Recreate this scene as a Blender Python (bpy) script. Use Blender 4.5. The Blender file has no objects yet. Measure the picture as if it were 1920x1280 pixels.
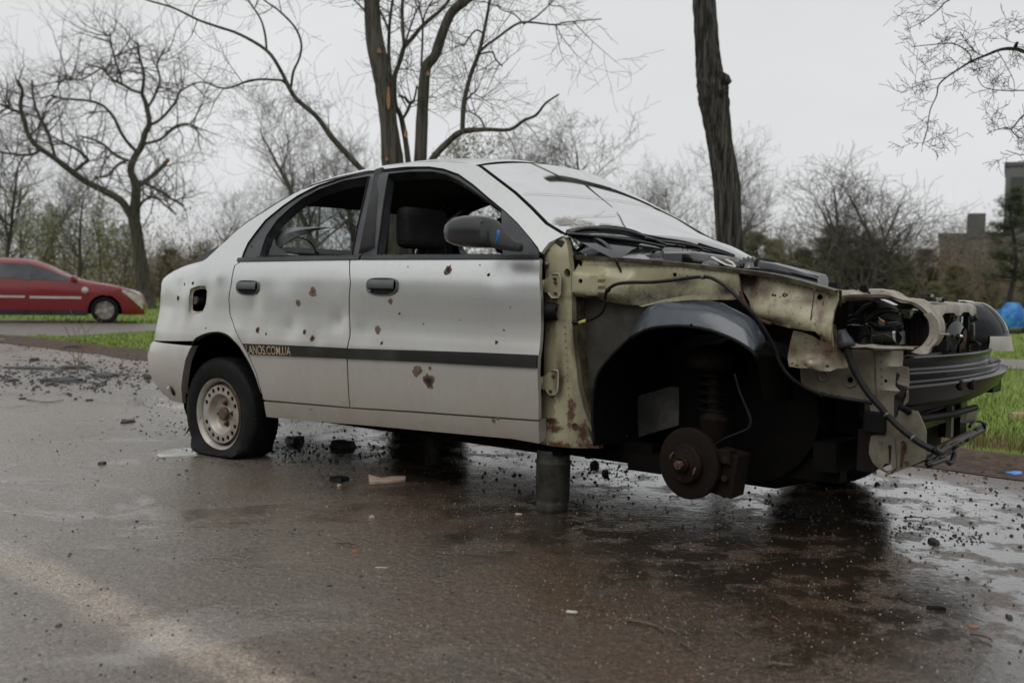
import bpy, math, random
import numpy as np
from math import sin, cos, pi, radians, sqrt, atan2, exp
from mathutils import Vector, Matrix, noise
from mathutils.geometry import delaunay_2d_cdt
random.seed(7)
SC = bpy.context.scene
COL = SC.collection

# ------------------------------------------------------------------ camera
FPX = 1867.0                      # focal length in pixels of a 1920 px wide frame
CAMH, PITCH, ROLL = 0.866, 0.0547237, 0.0160785
_fw = Vector((0, cos(PITCH), -sin(PITCH))); _up0 = Vector((0, sin(PITCH), cos(PITCH))); _r0 = Vector((1, 0, 0))
CR = _r0*cos(ROLL) + _up0*sin(ROLL); CU = _up0*cos(ROLL) - _r0*sin(ROLL); CF = _fw
CO = Vector((0, 0, CAMH))
cam = bpy.data.cameras.new('camera'); camo = bpy.data.objects.new('camera', cam); COL.objects.link(camo)
camo.matrix_world = Matrix(((CR.x, CU.x, -CF.x, 0), (CR.y, CU.y, -CF.y, 0), (CR.z, CU.z, -CF.z, CAMH), (0, 0, 0, 1)))
cam.sensor_width = 36.0; cam.lens = 36.0*FPX/1920.0; cam.clip_start = 0.05; cam.clip_end = 900
cam.dof.use_dof = True; cam.dof.focus_distance = 4.1; cam.dof.aperture_fstop = 3.2
SC.camera = camo
SC.view_settings.view_transform = 'Standard'; SC.view_settings.look = 'None'
SC.view_settings.exposure = 0.0; SC.view_settings.gamma = 1.0
try: SC.view_settings.use_curve_mapping = False
except Exception: pass
SC.render.engine = 'CYCLES'
SC.cycles.use_denoising = True
SC.cycles.max_bounces = 7; SC.cycles.transparent_max_bounces = 10
SC.cycles.caustics_reflective = False; SC.cycles.caustics_refractive = False
SC.cycles.sample_clamp_indirect = 4.0

# ------------------------------------------------------------------ overcast sky + soft sun
W = bpy.data.worlds.new('World'); SC.world = W; W.use_nodes = True
nt = W.node_tree; nt.nodes.clear()
def wn(t, **k):
    n = nt.nodes.new(t)
    for a, b in k.items(): setattr(n, a, b)
    return n
out = wn('ShaderNodeOutputWorld'); bg = wn('ShaderNodeBackground')
sky = wn('ShaderNodeTexSky', sky_type='NISHITA', sun_disc=False, sun_elevation=radians(38), sun_rotation=radians(-140), air_density=1.0, dust_density=6.0, ozone_density=1.0)
bw = wn('ShaderNodeRGBToBW'); nt.links.new(sky.outputs[0], bw.inputs[0])
tc = wn('ShaderNodeTexCoord'); mp = wn('ShaderNodeMapping'); mp.inputs['Scale'].default_value = (1.2, 1.2, 3.2)
nt.links.new(tc.outputs['Generated'], mp.inputs[0])
nz = wn('ShaderNodeTexNoise'); nz.inputs['Scale'].default_value = 1.6; nz.inputs['Detail'].default_value = 4; nz.inputs['Roughness'].default_value = .5
nt.links.new(mp.outputs[0], nz.inputs[0])
cr = wn('ShaderNodeMapRange'); cr.inputs['From Min'].default_value = .3; cr.inputs['From Max'].default_value = .7
cr.inputs['To Min'].default_value = 7.05; cr.inputs['To Max'].default_value = 8.1
nt.links.new(nz.outputs[0], cr.inputs[0])
cl = wn('ShaderNodeVectorMath', operation='SCALE'); cl.inputs[0].default_value = (.985, .998, 1.012)
nt.links.new(cr.outputs[0], cl.inputs['Scale'])
# the cloud deck hides nearly all of the clear sky
mx = wn('ShaderNodeMix', data_type='RGBA'); mx.inputs[0].default_value = 0.955
nt.links.new(bw.outputs[0], mx.inputs[6]); nt.links.new(cl.outputs[0], mx.inputs[7])
nt.links.new(mx.outputs[2], bg.inputs[0]); bg.inputs[1].default_value = 0.1
nt.links.new(bg.outputs[0], out.inputs[0])
sl = bpy.data.lights.new('sun', 'SUN'); sl.energy = 0.9; sl.angle = radians(40); sl.color = (1, .97, .93)
so = bpy.data.objects.new('sun', sl); COL.objects.link(so)
_az = radians(-140); _el = radians(52)
so.rotation_euler = Vector((sin(_az)*cos(_el), cos(_az)*cos(_el), sin(_el))).to_track_quat('Z', 'Y').to_euler()
so['kind'] = 'helper'

# ------------------------------------------------------------------ picture <-> place helpers
def ray(px, py): return CR*((px-960)/FPX) + CU*((640-py)/FPX) + CF
def G(px, py, z=0.0):                       # pixel -> point on the ground
    d = ray(px, py); t = (z-CO.z)/d.z; return CO + d*t
def D(px, py, depth):                       # pixel -> world point at a distance ahead
    d = ray(px, py); return CO + d*(depth/d.y)
def proj(P):
    d = P-CO; z = d.dot(CF); return 960+FPX*d.dot(CR)/z, 640-FPX*d.dot(CU)/z
CX0, CY0, CTH = -0.93435, 5.52678, 0.661545
cX = Vector((cos(CTH), -sin(CTH), 0)); cY = Vector((sin(CTH), cos(CTH), 0)); cO = Vector((CX0, CY0, 0))
def c2w(p): return cO + cX*p[0] + cY*p[1] + Vector((0, 0, p[2]))
def P3(px, py, y):                          # pixel -> car coordinates on the plane y
    d = ray(px, py); t = (y-(CO-cO).dot(cY))/d.dot(cY); q = CO+d*t-cO
    return Vector((q.dot(cX), y, q.z))
def PX(px, py, x):                          # pixel -> car coordinates on the plane x
    d = ray(px, py); t = (x-(CO-cO).dot(cX))/d.dot(cX); q = CO+d*t-cO
    return Vector((x, q.dot(cY), q.z))
def P3s(pts, y): return [P3(a, b, y) for a, b in pts]

# ------------------------------------------------------------------ materials
def new_mat(name):
    m = bpy.data.materials.new(name); m.use_nodes = True
    return m, m.node_tree, m.node_tree.nodes['Principled BSDF']
def nnode(t, typ, **k):
    n = t.nodes.new(typ)
    for a, b in k.items(): setattr(n, a, b)
    return n
def ramp(t, src, stops):
    r = t.nodes.new('ShaderNodeValToRGB'); e = r.color_ramp.elements
    e[0].position = stops[0][0]; e[0].color = tuple(stops[0][1])+(1,)
    e[1].position = stops[-1][0]; e[1].color = tuple(stops[-1][1])+(1,)
    for p, c in stops[1:-1]:
        x = e.new(p); x.color = tuple(c)+(1,)
    t.links.new(src, r.inputs[0]); return r.outputs[0]
def g3(v): return (v, v, v)
def noise_n(t, co, scale, detail=4, rough=.55, dist=0, stretch=None):
    if stretch:
        mpn = nnode(t, 'ShaderNodeMapping'); mpn.inputs['Scale'].default_value = stretch
        t.links.new(co, mpn.inputs[0]); co = mpn.outputs[0]
    n = nnode(t, 'ShaderNodeTexNoise'); n.inputs['Scale'].default_value = scale; n.inputs['Detail'].default_value = detail
    n.inputs['Roughness'].default_value = rough; n.inputs['Distortion'].default_value = dist
    t.links.new(co, n.inputs['Vector']); return n.outputs['Fac']
def mixc(t, f, a, b):
    m = nnode(t, 'ShaderNodeMix', data_type='RGBA')
    for i, v in ((0, f), (6, a), (7, b)):
        if hasattr(v, 'is_linked') or hasattr(v, 'links'): t.links.new(v, m.inputs[i])
        elif i == 0: m.inputs[i].default_value = v
        else: m.inputs[i].default_value = tuple(v)+(1,)
    return m.outputs[2]
def bump(t, b, h, strength, dist):
    n = nnode(t, 'ShaderNodeBump'); n.inputs['Strength'].default_value = strength; n.inputs['Distance'].default_value = dist
    t.links.new(h, n.inputs['Height']); t.links.new(n.outputs[0], b.inputs['Normal'])
def coord(t, kind='Object'): return nnode(t, 'ShaderNodeTexCoord').outputs[kind]
def M(name, col, rough=.5, metal=0, col2=None, scale=8, lo=.4, hi=.65, col3=None, scale3=30, lo3=.6, hi3=.7, bmp=0, bscale=60, coat=0, spec=.5, stretch=None, rvar=0, spots=None, spotcol=(.085, .038, .022)):
    m, t, b = new_mat(name); co = coord(t)
    c = None
    b.inputs['Roughness'].default_value = rough; b.inputs['Metallic'].default_value = metal
    b.inputs['Specular IOR Level'].default_value = spec
    b.inputs['Coat Weight'].default_value = coat; b.inputs['Coat Roughness'].default_value = .12
    b.inputs['Base Color'].default_value = tuple(col)+(1,)
    if col2:
        f = noise_n(t, co, scale, 6, .62, 0, stretch)
        f = ramp(t, f, [(lo, g3(0)), (hi, g3(1))]); c = mixc(t, f, col, col2)
        if col3:
            f3 = ramp(t, noise_n(t, co, scale3, 6, .65, 0, stretch), [(lo3, g3(0)), (hi3, g3(1))]); c = mixc(t, f3, c, col3)
        t.links.new(c, b.inputs['Base Color'])
    for sp_ in (spots or []):
        P_, (rx_, rz_) = sp_[:2]; spotcol_ = sp_[2] if len(sp_) > 2 else spotcol
        q = P3(*P_); s_ = nnode(t, 'ShaderNodeVectorMath', operation='SUBTRACT'); t.links.new(co, s_.inputs[0]); s_.inputs[1].default_value = q
        s2 = nnode(t, 'ShaderNodeVectorMath', operation='MULTIPLY'); t.links.new(s_.outputs[0], s2.inputs[0]); s2.inputs[1].default_value = (1/rx_, 4, 1/rz_)
        s3 = nnode(t, 'ShaderNodeVectorMath', operation='LENGTH'); t.links.new(s2.outputs[0], s3.inputs[0])
        a_ = nnode(t, 'ShaderNodeMath', operation='MULTIPLY_ADD'); t.links.new(noise_n(t, co, 55, 6, .75), a_.inputs[0]); soft = len(sp_) > 2; a_.inputs[1].default_value = -1.3 if soft else -3.2; t.links.new(s3.outputs['Value'], a_.inputs[2])
        f_ = nnode(t, 'ShaderNodeMapRange'); f_.inputs['From Min'].default_value = .55 if soft else -.35; f_.inputs['From Max'].default_value = -.55 if soft else -.95; t.links.new(a_.outputs[0], f_.inputs[0])
        c = mixc(t, f_.outputs[0], c, spotcol_); t.links.new(c, b.inputs['Base Color'])
    if rvar:
        r = nnode(t, 'ShaderNodeMapRange'); r.inputs['To Min'].default_value = max(.02, rough-rvar); r.inputs['To Max'].default_value = min(1, rough+rvar)
        r.inputs['From Min'].default_value = .3; r.inputs['From Max'].default_value = .7
        t.links.new(noise_n(t, co, scale*1.7, 4), r.inputs[0]); t.links.new(r.outputs[0], b.inputs['Roughness'])
    if bmp: bump(t, b, noise_n(t, co, bscale, 5, .6, 0, stretch), 1.0, bmp)
    return m

def nmul(t, a, k):
    n = nnode(t, 'ShaderNodeMath', operation='MULTIPLY'); t.links.new(a, n.inputs[0]); n.inputs[1].default_value = k; return n.outputs[0]
# silver metallic paint with road film low down
def paint_silver():
    m, t, b = new_mat('silver_paint'); co = coord(t)
    sp = nnode(t, 'ShaderNodeSeparateXYZ'); t.links.new(co, sp.inputs[0])
    n1 = noise_n(t, co, 5, 6, .65, .3, (1, 1, .5)); n2 = noise_n(t, co, 45, 5, .7)
    mr = nnode(t, 'ShaderNodeMapRange'); mr.inputs['From Min'].default_value = .85; mr.inputs['From Max'].default_value = .22
    mr.inputs['To Min'].default_value = 0.0; mr.inputs['To Max'].default_value = .95; t.links.new(sp.outputs['Z'], mr.inputs[0])
    mu = nnode(t, 'ShaderNodeMath', operation='MULTIPLY'); t.links.new(mr.outputs[0], mu.inputs[0])
    t.links.new(ramp(t, n1, [(.25, g3(.45)), (.7, g3(1))]), mu.inputs[1])
    ad = nnode(t, 'ShaderNodeMath', operation='MULTIPLY_ADD'); t.links.new(ramp(t, n2, [(.5, g3(0)), (.8, g3(1))]), ad.inputs[0]); ad.inputs[1].default_value = .12
    t.links.new(mu.outputs[0], ad.inputs[2])
    c = mixc(t, ad.outputs[0], (.68, .69, .675), (.33, .275, .20))
    t.links.new(c, b.inputs['Base Color'])
    me = nnode(t, 'ShaderNodeMapRange'); me.inputs['To Min'].default_value = .90; me.inputs['To Max'].default_value = .10
    t.links.new(ad.outputs[0], me.inputs[0]); t.links.new(me.outputs[0], b.inputs['Metallic'])
    r = nnode(t, 'ShaderNodeMapRange'); r.inputs['To Min'].default_value = .29; r.inputs['To Max'].default_value = .5
    t.links.new(ad.outputs[0], r.inputs[0]); t.links.new(r.outputs[0], b.inputs['Roughness'])
    stk = ramp(t, noise_n(t, co, 30, 5, .7, 0, (1, 1, .10)), [(.52, g3(0)), (.72, g3(1))]); c2_ = mixc(t, nmul(t, stk, .10), c, (.30, .27, .21)); t.links.new(c2_, b.inputs['Base Color'])
    b.inputs['Coat Weight'].default_value = .35; b.inputs['Coat Roughness'].default_value = .14
    bump(t, b, noise_n(t, co, 3.0, 3, .5), .35, .006)
    return m
M_SIL = paint_silver()
M_DOOR_EDGE = M('door_edge_metal', (.35, .35, .33), .5, .4)
M_BLK = M('black_frame_plastic', (.024, .027, .03), .34, 0, (.05, .054, .056), 7, .4, .7, rvar=.12)
M_RUB = M('rubber', (.007, .007, .008), .62, 0, (.020, .018, .015), 12, .5, .8, bmp=.0012, bscale=90, spec=.16)
M_MOULD = M('moulding_plastic', (.012, .012, .011), .5, 0, (.040, .038, .032), 5, .48, .75, spec=.3)
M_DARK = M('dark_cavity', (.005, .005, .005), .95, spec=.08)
M_INT = M('interior_trim', (.02, .021, .022), .8, 0, (.03, .03, .03), 10)
M_SEAT = M('seat_cloth', (.012, .012, .014), .95, 0, (.03, .026, .024), 14)
M_BEIGE = M('beige_trim', (.12, .09, .07), .8)
M_LINER = M('headliner_cloth', (.028, .030, .032), .9)
M_GREEN = M('greenish_bare_body_metal', (.37, .35, .225), .47, .12, (.10, .075, .045), 5, .50, .72, (.13, .042, .02), 22, .64, .72, bmp=.0012, bscale=25, coat=.15, stretch=(1, 1, .45), spots=[((1067, 775, -.76), (.014, .055)), ((1035, 803, -.77), (.034, .018)), ((1087, 812, -.75), (.016, .04)), ((1030, 790, -.77), (.04, .012)), ((1100, 838, -.75), (.05, .016)), ((1040, 836, -.77), (.08, .014)), ((1225, 560, -.73), (.22, .05), (.012, .011, .009)), ((1120, 558, -.73), (.12, .022), (.03, .026, .018)), ((1270, 528, -.73), (.07, .028), (.035, .032, .026)), ((1080, 620, -.74), (.016, .12), (.05, .035, .02)), ((1360, 545, -.70), (.05, .04), (.02, .016, .012)), ((1050, 700, -.75), (.02, .10), (.11, .085, .05)), ((1190, 497, -.72), (.20, .012), (.10, .085, .05))])
M_APR = M('mottled_apron_metal', (.38, .36, .235), .5, .1, (.115, .085, .055), 9, .42, .66, (.05, .022, .014), 70, .58, .66, bmp=.0012, bscale=40, coat=.15, spots=[((1425, 545, -.70), (.055, .045), (.09, .055, .035)), ((1515, 565, -.70), (.06, .016), (.10, .055, .035)), ((1392, 530, -.69), (.03, .08), (.02, .016, .012)), ((1440, 600, -.66), (.10, .018), (.03, .02, .014)), ((1545, 590, -.66), (.016, .05), (.12, .06, .04)), ((1552, 640, -.64), (.03, .03), (.07, .03, .018))])
M_RAIL = M('grimy_flange', (.13, .125, .075), .5, .1, (.04, .035, .02), 16, .4, .6, bmp=.0012, bscale=70)
M_PANEL = M('grey_front_metal', (.20, .185, .14), .5, .15, (.085, .072, .05), 6, .42, .68, (.07, .035, .02), 30, .66, .72, bmp=.001, bscale=30)
M_LIGHT = M('pale_dusty_metal', (.40, .37, .31), .5, .15, (.22, .19, .14), 14, .42, .68, (.12, .07, .045), 34, .63, .7, bmp=.001, bscale=40)
M_TORN = M('torn_pale_metal', (.46, .42, .31), .38, .3, (.24, .15, .10), 11, .50, .66, (.10, .035, .018), 30, .58, .66, bmp=.003, bscale=22)
M_RUST = M('rust', (.060, .030, .018), .85, .1, (.11, .055, .03), 30, .4, .65, (.02, .009, .006), 70, .5, .6, bmp=.002, bscale=90)
M_RUSTD = M('dark_brake_rust', (.008, .0045, .003), .75, .2, (.020, .009, .005), 40, .45, .75, bmp=.001, bscale=120, spec=.25)
M_OILSHADE = M('oily_shade_black', (.004, .0035, .003), .7, 0, (.010, .007, .005), 20, .5, .8, spec=.12)  # oily black taken darker, for the shade in the wheel well and underneath
M_RSTAIN = M('rust_stain', (.17, .115, .078), .7, 0, (.085, .046, .028), 60, .4, .65)
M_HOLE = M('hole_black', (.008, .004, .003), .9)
M_WETBLK = M('wet_black_plastic', (.008, .009, .010), .13, 0, (.02, .02, .021), 20, .45, .7, coat=.5, rvar=.06)
M_BEAM = M('wet_black_steel', (.003, .003, .003), .20, .0, (.016, .013, .009), 12, .55, .78, coat=.0, bmp=.0008, bscale=18, spec=.4)
M_FEND = M('blue_black_liner', (.045, .055, .070), .25, 0, (.075, .086, .10), 6, .4, .7, coat=.25, bmp=.002, bscale=11)
M_CABLE = M('black_cable', (.005, .005, .006), .42, 0, (.016, .015, .013), 30, .5, .7, spec=.3)
M_ALU = M('grey_cast_metal', (.20, .20, .20), .4, .7, (.09, .085, .08), 25)
M_CHROME = M('bright_metal', (.6, .6, .58), .25, 1)
M_RIM = M('silver_steel_wheel', (.40, .385, .35), .42, .35, (.25, .19, .135), 12, .40, .72, (.12, .06, .035), 40, .62, .70, bmp=.0006, bscale=60)
M_RIMD = M('dirty_hub', (.10, .08, .06), .7, .1, (.10, .045, .022), 40, .45, .6)
M_BLUE = M('blue_paint_mark', (.02, .17, .48), .5)
M_YEL = M('yellow_tape', (.45, .42, .10), .6)
M_ORG = M('orange_wire', (.55, .22, .10), .6)
M_LETTER = M('worn_beige_lettering', (.42, .33, .22), .6, 0, (.22, .17, .12), 60, .45, .6)
M_WHITE = M('off_white_plastic', (.55, .54, .50), .4, 0, (.42, .40, .35), 12)
M_CYL = M('weathered_pipe', (.10, .10, .085), .55, .25, (.045, .045, .038), 14, .4, .6, (.16, .15, .13), 22, .6, .68, bmp=.004, bscale=16)
def glass(name, tint=(.8, .85, .85), opac=.12, dirt=(.45, .46, .46), dscale=3.0, dlo=.5, dhi=.9, dmax=.5, rough=.04, fog=0.0):
    m, t, b = new_mat(name); co = coord(t)
    t.nodes.remove(b); o = t.nodes['Material Output']
    tr = nnode(t, 'ShaderNodeBsdfTransparent'); tr.inputs[0].default_value = tuple(tint)+(1,)
    gl = nnode(t, 'ShaderNodeBsdfGlossy'); gl.inputs['Roughness'].default_value = rough
    df = nnode(t, 'ShaderNodeBsdfDiffuse'); df.inputs[0].default_value = tuple(dirt)+(1,)
    fr = nnode(t, 'ShaderNodeFresnel'); fr.inputs[0].default_value = 1.55
    m1 = nnode(t, 'ShaderNodeMixShader'); t.links.new(fr.outputs[0], m1.inputs[0]); t.links.new(tr.outputs[0], m1.inputs[1]); t.links.new(gl.outputs[0], m1.inputs[2])
    f = ramp(t, noise_n(t, co, dscale, 7, .62, .6), [(dlo, g3(opac)), (dhi, g3(dmax))])
    m2 = nnode(t, 'ShaderNodeMixShader'); t.links.new(f, m2.inputs[0]); t.links.new(m1.outputs[0], m2.inputs[1]); t.links.new(df.outputs[0], m2.inputs[2])
    t.links.new(m2.outputs[0], o.inputs[0]); return m
M_WS = glass('dusty_windscreen', (.42, .45, .46), .01, (.36, .38, .39), 3.2, .48, .85, .26, .04)
M_WIN = glass('car_window_glass', (.6, .64, .64), .02, (.25, .27, .28), 2.5, .5, .95, .14, .02)
M_DKGL = glass('tinted_glass', (.12, .13, .14), .02, (.3, .31, .32), 2.5, .5, .95, .1, .03)
M_LENS = glass('headlight_lens', (.75, .78, .8), .0, (.3, .3, .3), 8, .5, .95, .08, .03)
M_MIRR = M('mirror_shell', (.012, .013, .014), .30, 0, (.022, .023, .024), 9, .4, .7, coat=.3)

# ------------------------------------------------------------------ object helpers
def link(name, me, mat=None, parent=None, smooth=False):
    o = bpy.data.objects.new(name, me); COL.objects.link(o)
    mats = mat if isinstance(mat, (list, tuple)) else ([mat] if mat else [])
    if not me.materials:
        for x in mats: me.materials.append(x)
    if smooth and me.polygons:
        me.polygons.foreach_set('use_smooth', [True]*len(me.polygons))
    if parent: o.parent = parent
    return o
def empty(name, loc, rz=0, **tags):
    o = bpy.data.objects.new(name, None); COL.objects.link(o); o.location = loc; o.rotation_euler = (0, 0, rz)
    o.empty_display_size = .1
    for k, v in tags.items(): o[k] = v
    return o
def tag(o, label=None, category=None, group=None, kind=None):
    for k, v in (('label', label), ('category', category), ('group', group), ('kind', kind)):
        if v: o[k] = v
    return o
def copy_tree(o, parent=None):
    c = o.copy(); COL.objects.link(c); c.parent = parent
    for ch in list(o.children): copy_tree(ch, c)
    return c

class MB:
    """collects geometry for one mesh object"""
    def __init__(s): s.v = []; s.f = []; s.m = []; s.mi = 0
    def add(s, vs, fs):
        n = len(s.v); s.v += [tuple(x) for x in vs]; s.f += [tuple(i+n for i in f) for f in fs]; s.m += [s.mi]*len(fs)
    def box(s, c, d, rot=None):
        vs = []
        for i in (-1, 1):
            for j in (-1, 1):
                for k in (-1, 1):
                    p = Vector((i*d[0]/2, j*d[1]/2, k*d[2]/2))
                    if rot is not None: p = rot @ p
                    vs.append(p+Vector(c))
        s.add(vs, [(0, 1, 3, 2), (4, 6, 7, 5), (0, 4, 5, 1), (2, 3, 7, 6), (0, 2, 6, 4), (1, 5, 7, 3)])
    def tube(s, pts, r, n=8, cap=True, flat=1.0):
        pts = [Vector(p) for p in pts]
        rs = r if isinstance(r, (list, tuple)) else [r]*len(pts)
        rings = []; ref = None
        for i, p in enumerate(pts):
            d = (pts[min(i+1, len(pts)-1)]-pts[max(i-1, 0)])
            if d.length < 1e-9: d = Vector((0, 0, 1))
            d.normalize()
            if ref is None: ref = d.cross(Vector((0, 0, 1)) if abs(d.z) < .9 else Vector((1, 0, 0))).normalized()
            a = (ref - d*ref.dot(d))
            a = a.normalized() if a.length > 1e-6 else d.orthogonal().normalized()
            ref = a; b = d.cross(a)
            rings.append([p+(a*cos(2*pi*k/n)+b*sin(2*pi*k/n)*flat)*rs[i] for k in range(n)])
        vs = [q for R_ in rings for q in R_]
        fs = [(i*n+k, i*n+(k+1) % n, (i+1)*n+(k+1) % n, (i+1)*n+k) for i in range(len(pts)-1) for k in range(n)]
        if cap: fs += [tuple(range(n-1, -1, -1)), tuple((len(pts)-1)*n+k for k in range(n))]
        s.add(vs, fs)
    def lathe(s, prof, c, axis, n=32, start=0, sweep=2*pi):
        """prof: (radius, height) rows round axis through c"""
        ax = Vector(axis).normalized(); a = ax.orthogonal().normalized(); b = ax.cross(a); c = Vector(c)
        full = abs(sweep-2*pi) < 1e-6; cols = n if full else n+1
        vs = [c+ax*h+(a*cos(start+sweep*k/n)+b*sin(start+sweep*k/n))*r for r, h in prof for k in range(cols)]
        fs = []
        for i in range(len(prof)-1):
            for k in range(n):
                k2 = (k+1) % cols
                fs.append((i*cols+k, i*cols+k2, (i+1)*cols+k2, (i+1)*cols+k))
        s.add(vs, fs)
    def grid(s, rows, close=False):
        """rows of equal length points -> quad sheet"""
        nr, nc = len(rows), len(rows[0])
        s.add([p for r in rows for p in r], [(i*nc+j, i*nc+(j+1) % nc, (i+1)*nc+(j+1) % nc, (i+1)*nc+j)
              for i in range(nr-1) for j in range(nc if close else nc-1)])
    def prism(s, pts, dvec, holes=()):
        """flat outline (3d) -> solid plate of thickness dvec, with holes"""
        d = Vector(dvec); pts = [Vector(p) for p in pts]
        c = sum(pts, Vector())/len(pts); nrm = d.normalized()
        a = nrm.orthogonal().normalized(); b = nrm.cross(a)
        loops = [pts]+[[Vector(q) for q in h] for h in holes]
        P2 = []; edges = []
        for L in loops:
            k = len(P2); P2 += [Vector(((q-c).dot(a), (q-c).dot(b))) for q in L]
            edges += [(k+i, k+(i+1) % len(L)) for i in range(len(L))]
        tri = tri2d(P2, edges, [[P2[i] for i in range(len(pts))]], [[Vector(((q-c).dot(a), (q-c).dot(b))) for q in h] for h in loops[1:]])
        vv, ff = tri
        off = [0.0]*len(vv)
        n = len(vv)
        V3 = [c+a*v.x+b*v.y+nrm*((loops[0][0]-c).dot(nrm)) for v in vv]
        s.add(V3, ff); s.add([q+d for q in V3], [tuple(reversed(f)) for f in ff])
        for L in loops:
            m = len(L); s.add(L+[q+d for q in L], [(i, (i+1) % m, m+(i+1) % m, m+i) for i in range(m)])
    def build(s, name, mat, parent=None, smooth=False, auto=None):
        me = bpy.data.meshes.new(name); me.from_pydata(s.v, [], s.f)
        mats = mat if isinstance(mat, (list, tuple)) else [mat]
        for x in mats: me.materials.append(x)
        if len(mats) > 1: me.polygons.foreach_set('material_index', s.m)
        if smooth:
            me.polygons.foreach_set('use_smooth', [True]*len(me.polygons))
            if auto: me.set_sharp_from_angle(angle=radians(auto))
        me.update()
        return link(name, me, None, parent)
def inpoly(p, poly):
    x, y = p; c = False; j = len(poly)-1
    for i in range(len(poly)):
        xi, yi = poly[i][0], poly[i][1]; xj, yj = poly[j][0], poly[j][1]
        if (yi > y) != (yj > y) and x < (xj-xi)*(y-yi)/(yj-yi)+xi: c = not c
        j = i
    return c
def tri2d(P2, edges, outer, holes):
    vv, ee, ff, *_ = delaunay_2d_cdt([Vector((p[0], p[1])) for p in P2], edges, [], 0, 1e-6)
    res = []
    for f in ff:
        c = (sum(vv[i].x for i in f)/len(f), sum(vv[i].y for i in f)/len(f))
        if any(inpoly(c, o) for o in outer) and not any(inpoly(c, h) for h in holes): res.append(tuple(f))
    return vv, res
def subdiv(pts, step, closed=True):
    o = []; n = len(pts)
    for i in range(n if closed else n-1):
        a = pts[i]; b = pts[(i+1) % n]; L = sqrt((a[0]-b[0])**2+(a[1]-b[1])**2); k = max(1, int(L/step))
        o += [(a[0]+(b[0]-a[0])*j/k, a[1]+(b[1]-a[1])*j/k) for j in range(k)]
    if not closed: o.append(tuple(pts[-1]))
    return o
def spline(pts, k=6, closed=False):
    """Catmull-Rom through points"""
    pts = [Vector(p) for p in pts]; n = len(pts); o = []
    for i in range(n if closed else n-1):
        if closed: a, b, c, d = pts[i-1], pts[i], pts[(i+1) % n], pts[(i+2) % n]
        else: a, b, c, d = pts[max(i-1, 0)], pts[i], pts[i+1], pts[min(i+2, n-1)]
        for j in range(k):
            u = j/k; o.append(.5*((2*b)+(c-a)*u+(2*a-5*b+4*c-d)*u*u+(3*b-a-3*c+d)*u*u*u))
    if not closed: o.append(pts[-1])
    return o
def herm(xs, ys):
    n = len(xs); d = [(ys[i+1]-ys[i])/(xs[i+1]-xs[i]) for i in range(n-1)]
    m = [d[0]]+[0 if d[i-1]*d[i] <= 0 else 2*d[i-1]*d[i]/(d[i-1]+d[i]) for i in range(1, n-1)]+[d[-1]]
    def f(x):
        if x <= xs[0]: return ys[0]+m[0]*(x-xs[0])
        if x >= xs[-1]: return ys[-1]+m[-1]*(x-xs[-1])
        lo, hi = 0, n-1
        while hi-lo > 1:
            k = (lo+hi)//2
            if xs[k] <= x: lo = k
            else: hi = k
        h = xs[hi]-xs[lo]; t = (x-xs[lo])/h
        return ys[lo]*(1+2*t)*(1-t)**2+m[lo]*h*t*(1-t)**2+ys[hi]*t*t*(3-2*t)+m[hi]*h*t*t*(t-1)
    return f
def sstep(a, b, x):
    t = max(0, min(1, (x-a)/(b-a))); return t*t*(3-2*t)
# ================================================================== the stripped silver saloon
# body side as a surface S(s, z): s runs along the flank and round the tail, z is height
_wz = herm([.12, .20, .27, .33, .40, .48, .545, .59, .63, .68, .74, .80, .87, .93, .975, 1.02, 1.10, 1.25, 1.38, 1.45],
           [.74, .775, .800, .817, .829, .837, .841, .840, .834, .826, .822, .824, .820, .808, .792, .770, .722, .628, .548, .505])
_tp = [(-.28, 1.0), (-.42, .983), (-.545, .945), (-.635, .885), (-.700, .795), (-.740, .655), (-.763, .45), (-.774, .22), (-.776, 0.0)]
_ts = [-.28]
for i in range(1, len(_tp)): _ts.append(_ts[-1]-sqrt((_tp[i][0]-_tp[i-1][0])**2+(.82*(_tp[i][1]-_tp[i-1][1]))**2))
_sx = herm(_ts[::-1], [p[0] for p in _tp][::-1]); _sn = herm(_ts[::-1], [p[1] for p in _tp][::-1])
S_END = _ts[-1]
_E = [(S_END, .868), (-1.1, .868), (-.95, .872), (-.80, .885), (-.63, .922), (-.43, .950), (-.257, .972), (-.176, 1.012), (-.079, 1.094), (.044, 1.182),
      (.16, 1.243), (.288, 1.301), (.409, 1.345), (.56, 1.381), (.702, 1.400), (.86, 1.412), (1.02, 1.413), (1.2, 1.405), (1.345, 1.389), (1.405, 1.373)]
_sil = [(437, 444), (475, 410.5), (512, 386.5), (550, 362.5), (587, 344), (634, 329), (681, 318), (719, 311.5), (777, 304.5), (830, 303.5), (881, 306)]
_E = [e for e in _E if e[0] < -.16]+[None]+[e for e in _E if e[0] > 1.38]
_q = []
for _p in _sil:
    _z = 1.25
    for _k in range(5): _r = P3(_p[0], _p[1], -(_wz(_z)-.052*(1-sstep(.55, 1.38, 1.0 if _k == 0 else _r.x)))); _z = _r.z
    _q.append((_r.x, _r.z))
_k = _E.index(None); _E = _E[:_k]+_q+_E[_k+1:]
zE = herm([e[0] for e in _E], [e[1] for e in _E])
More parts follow.
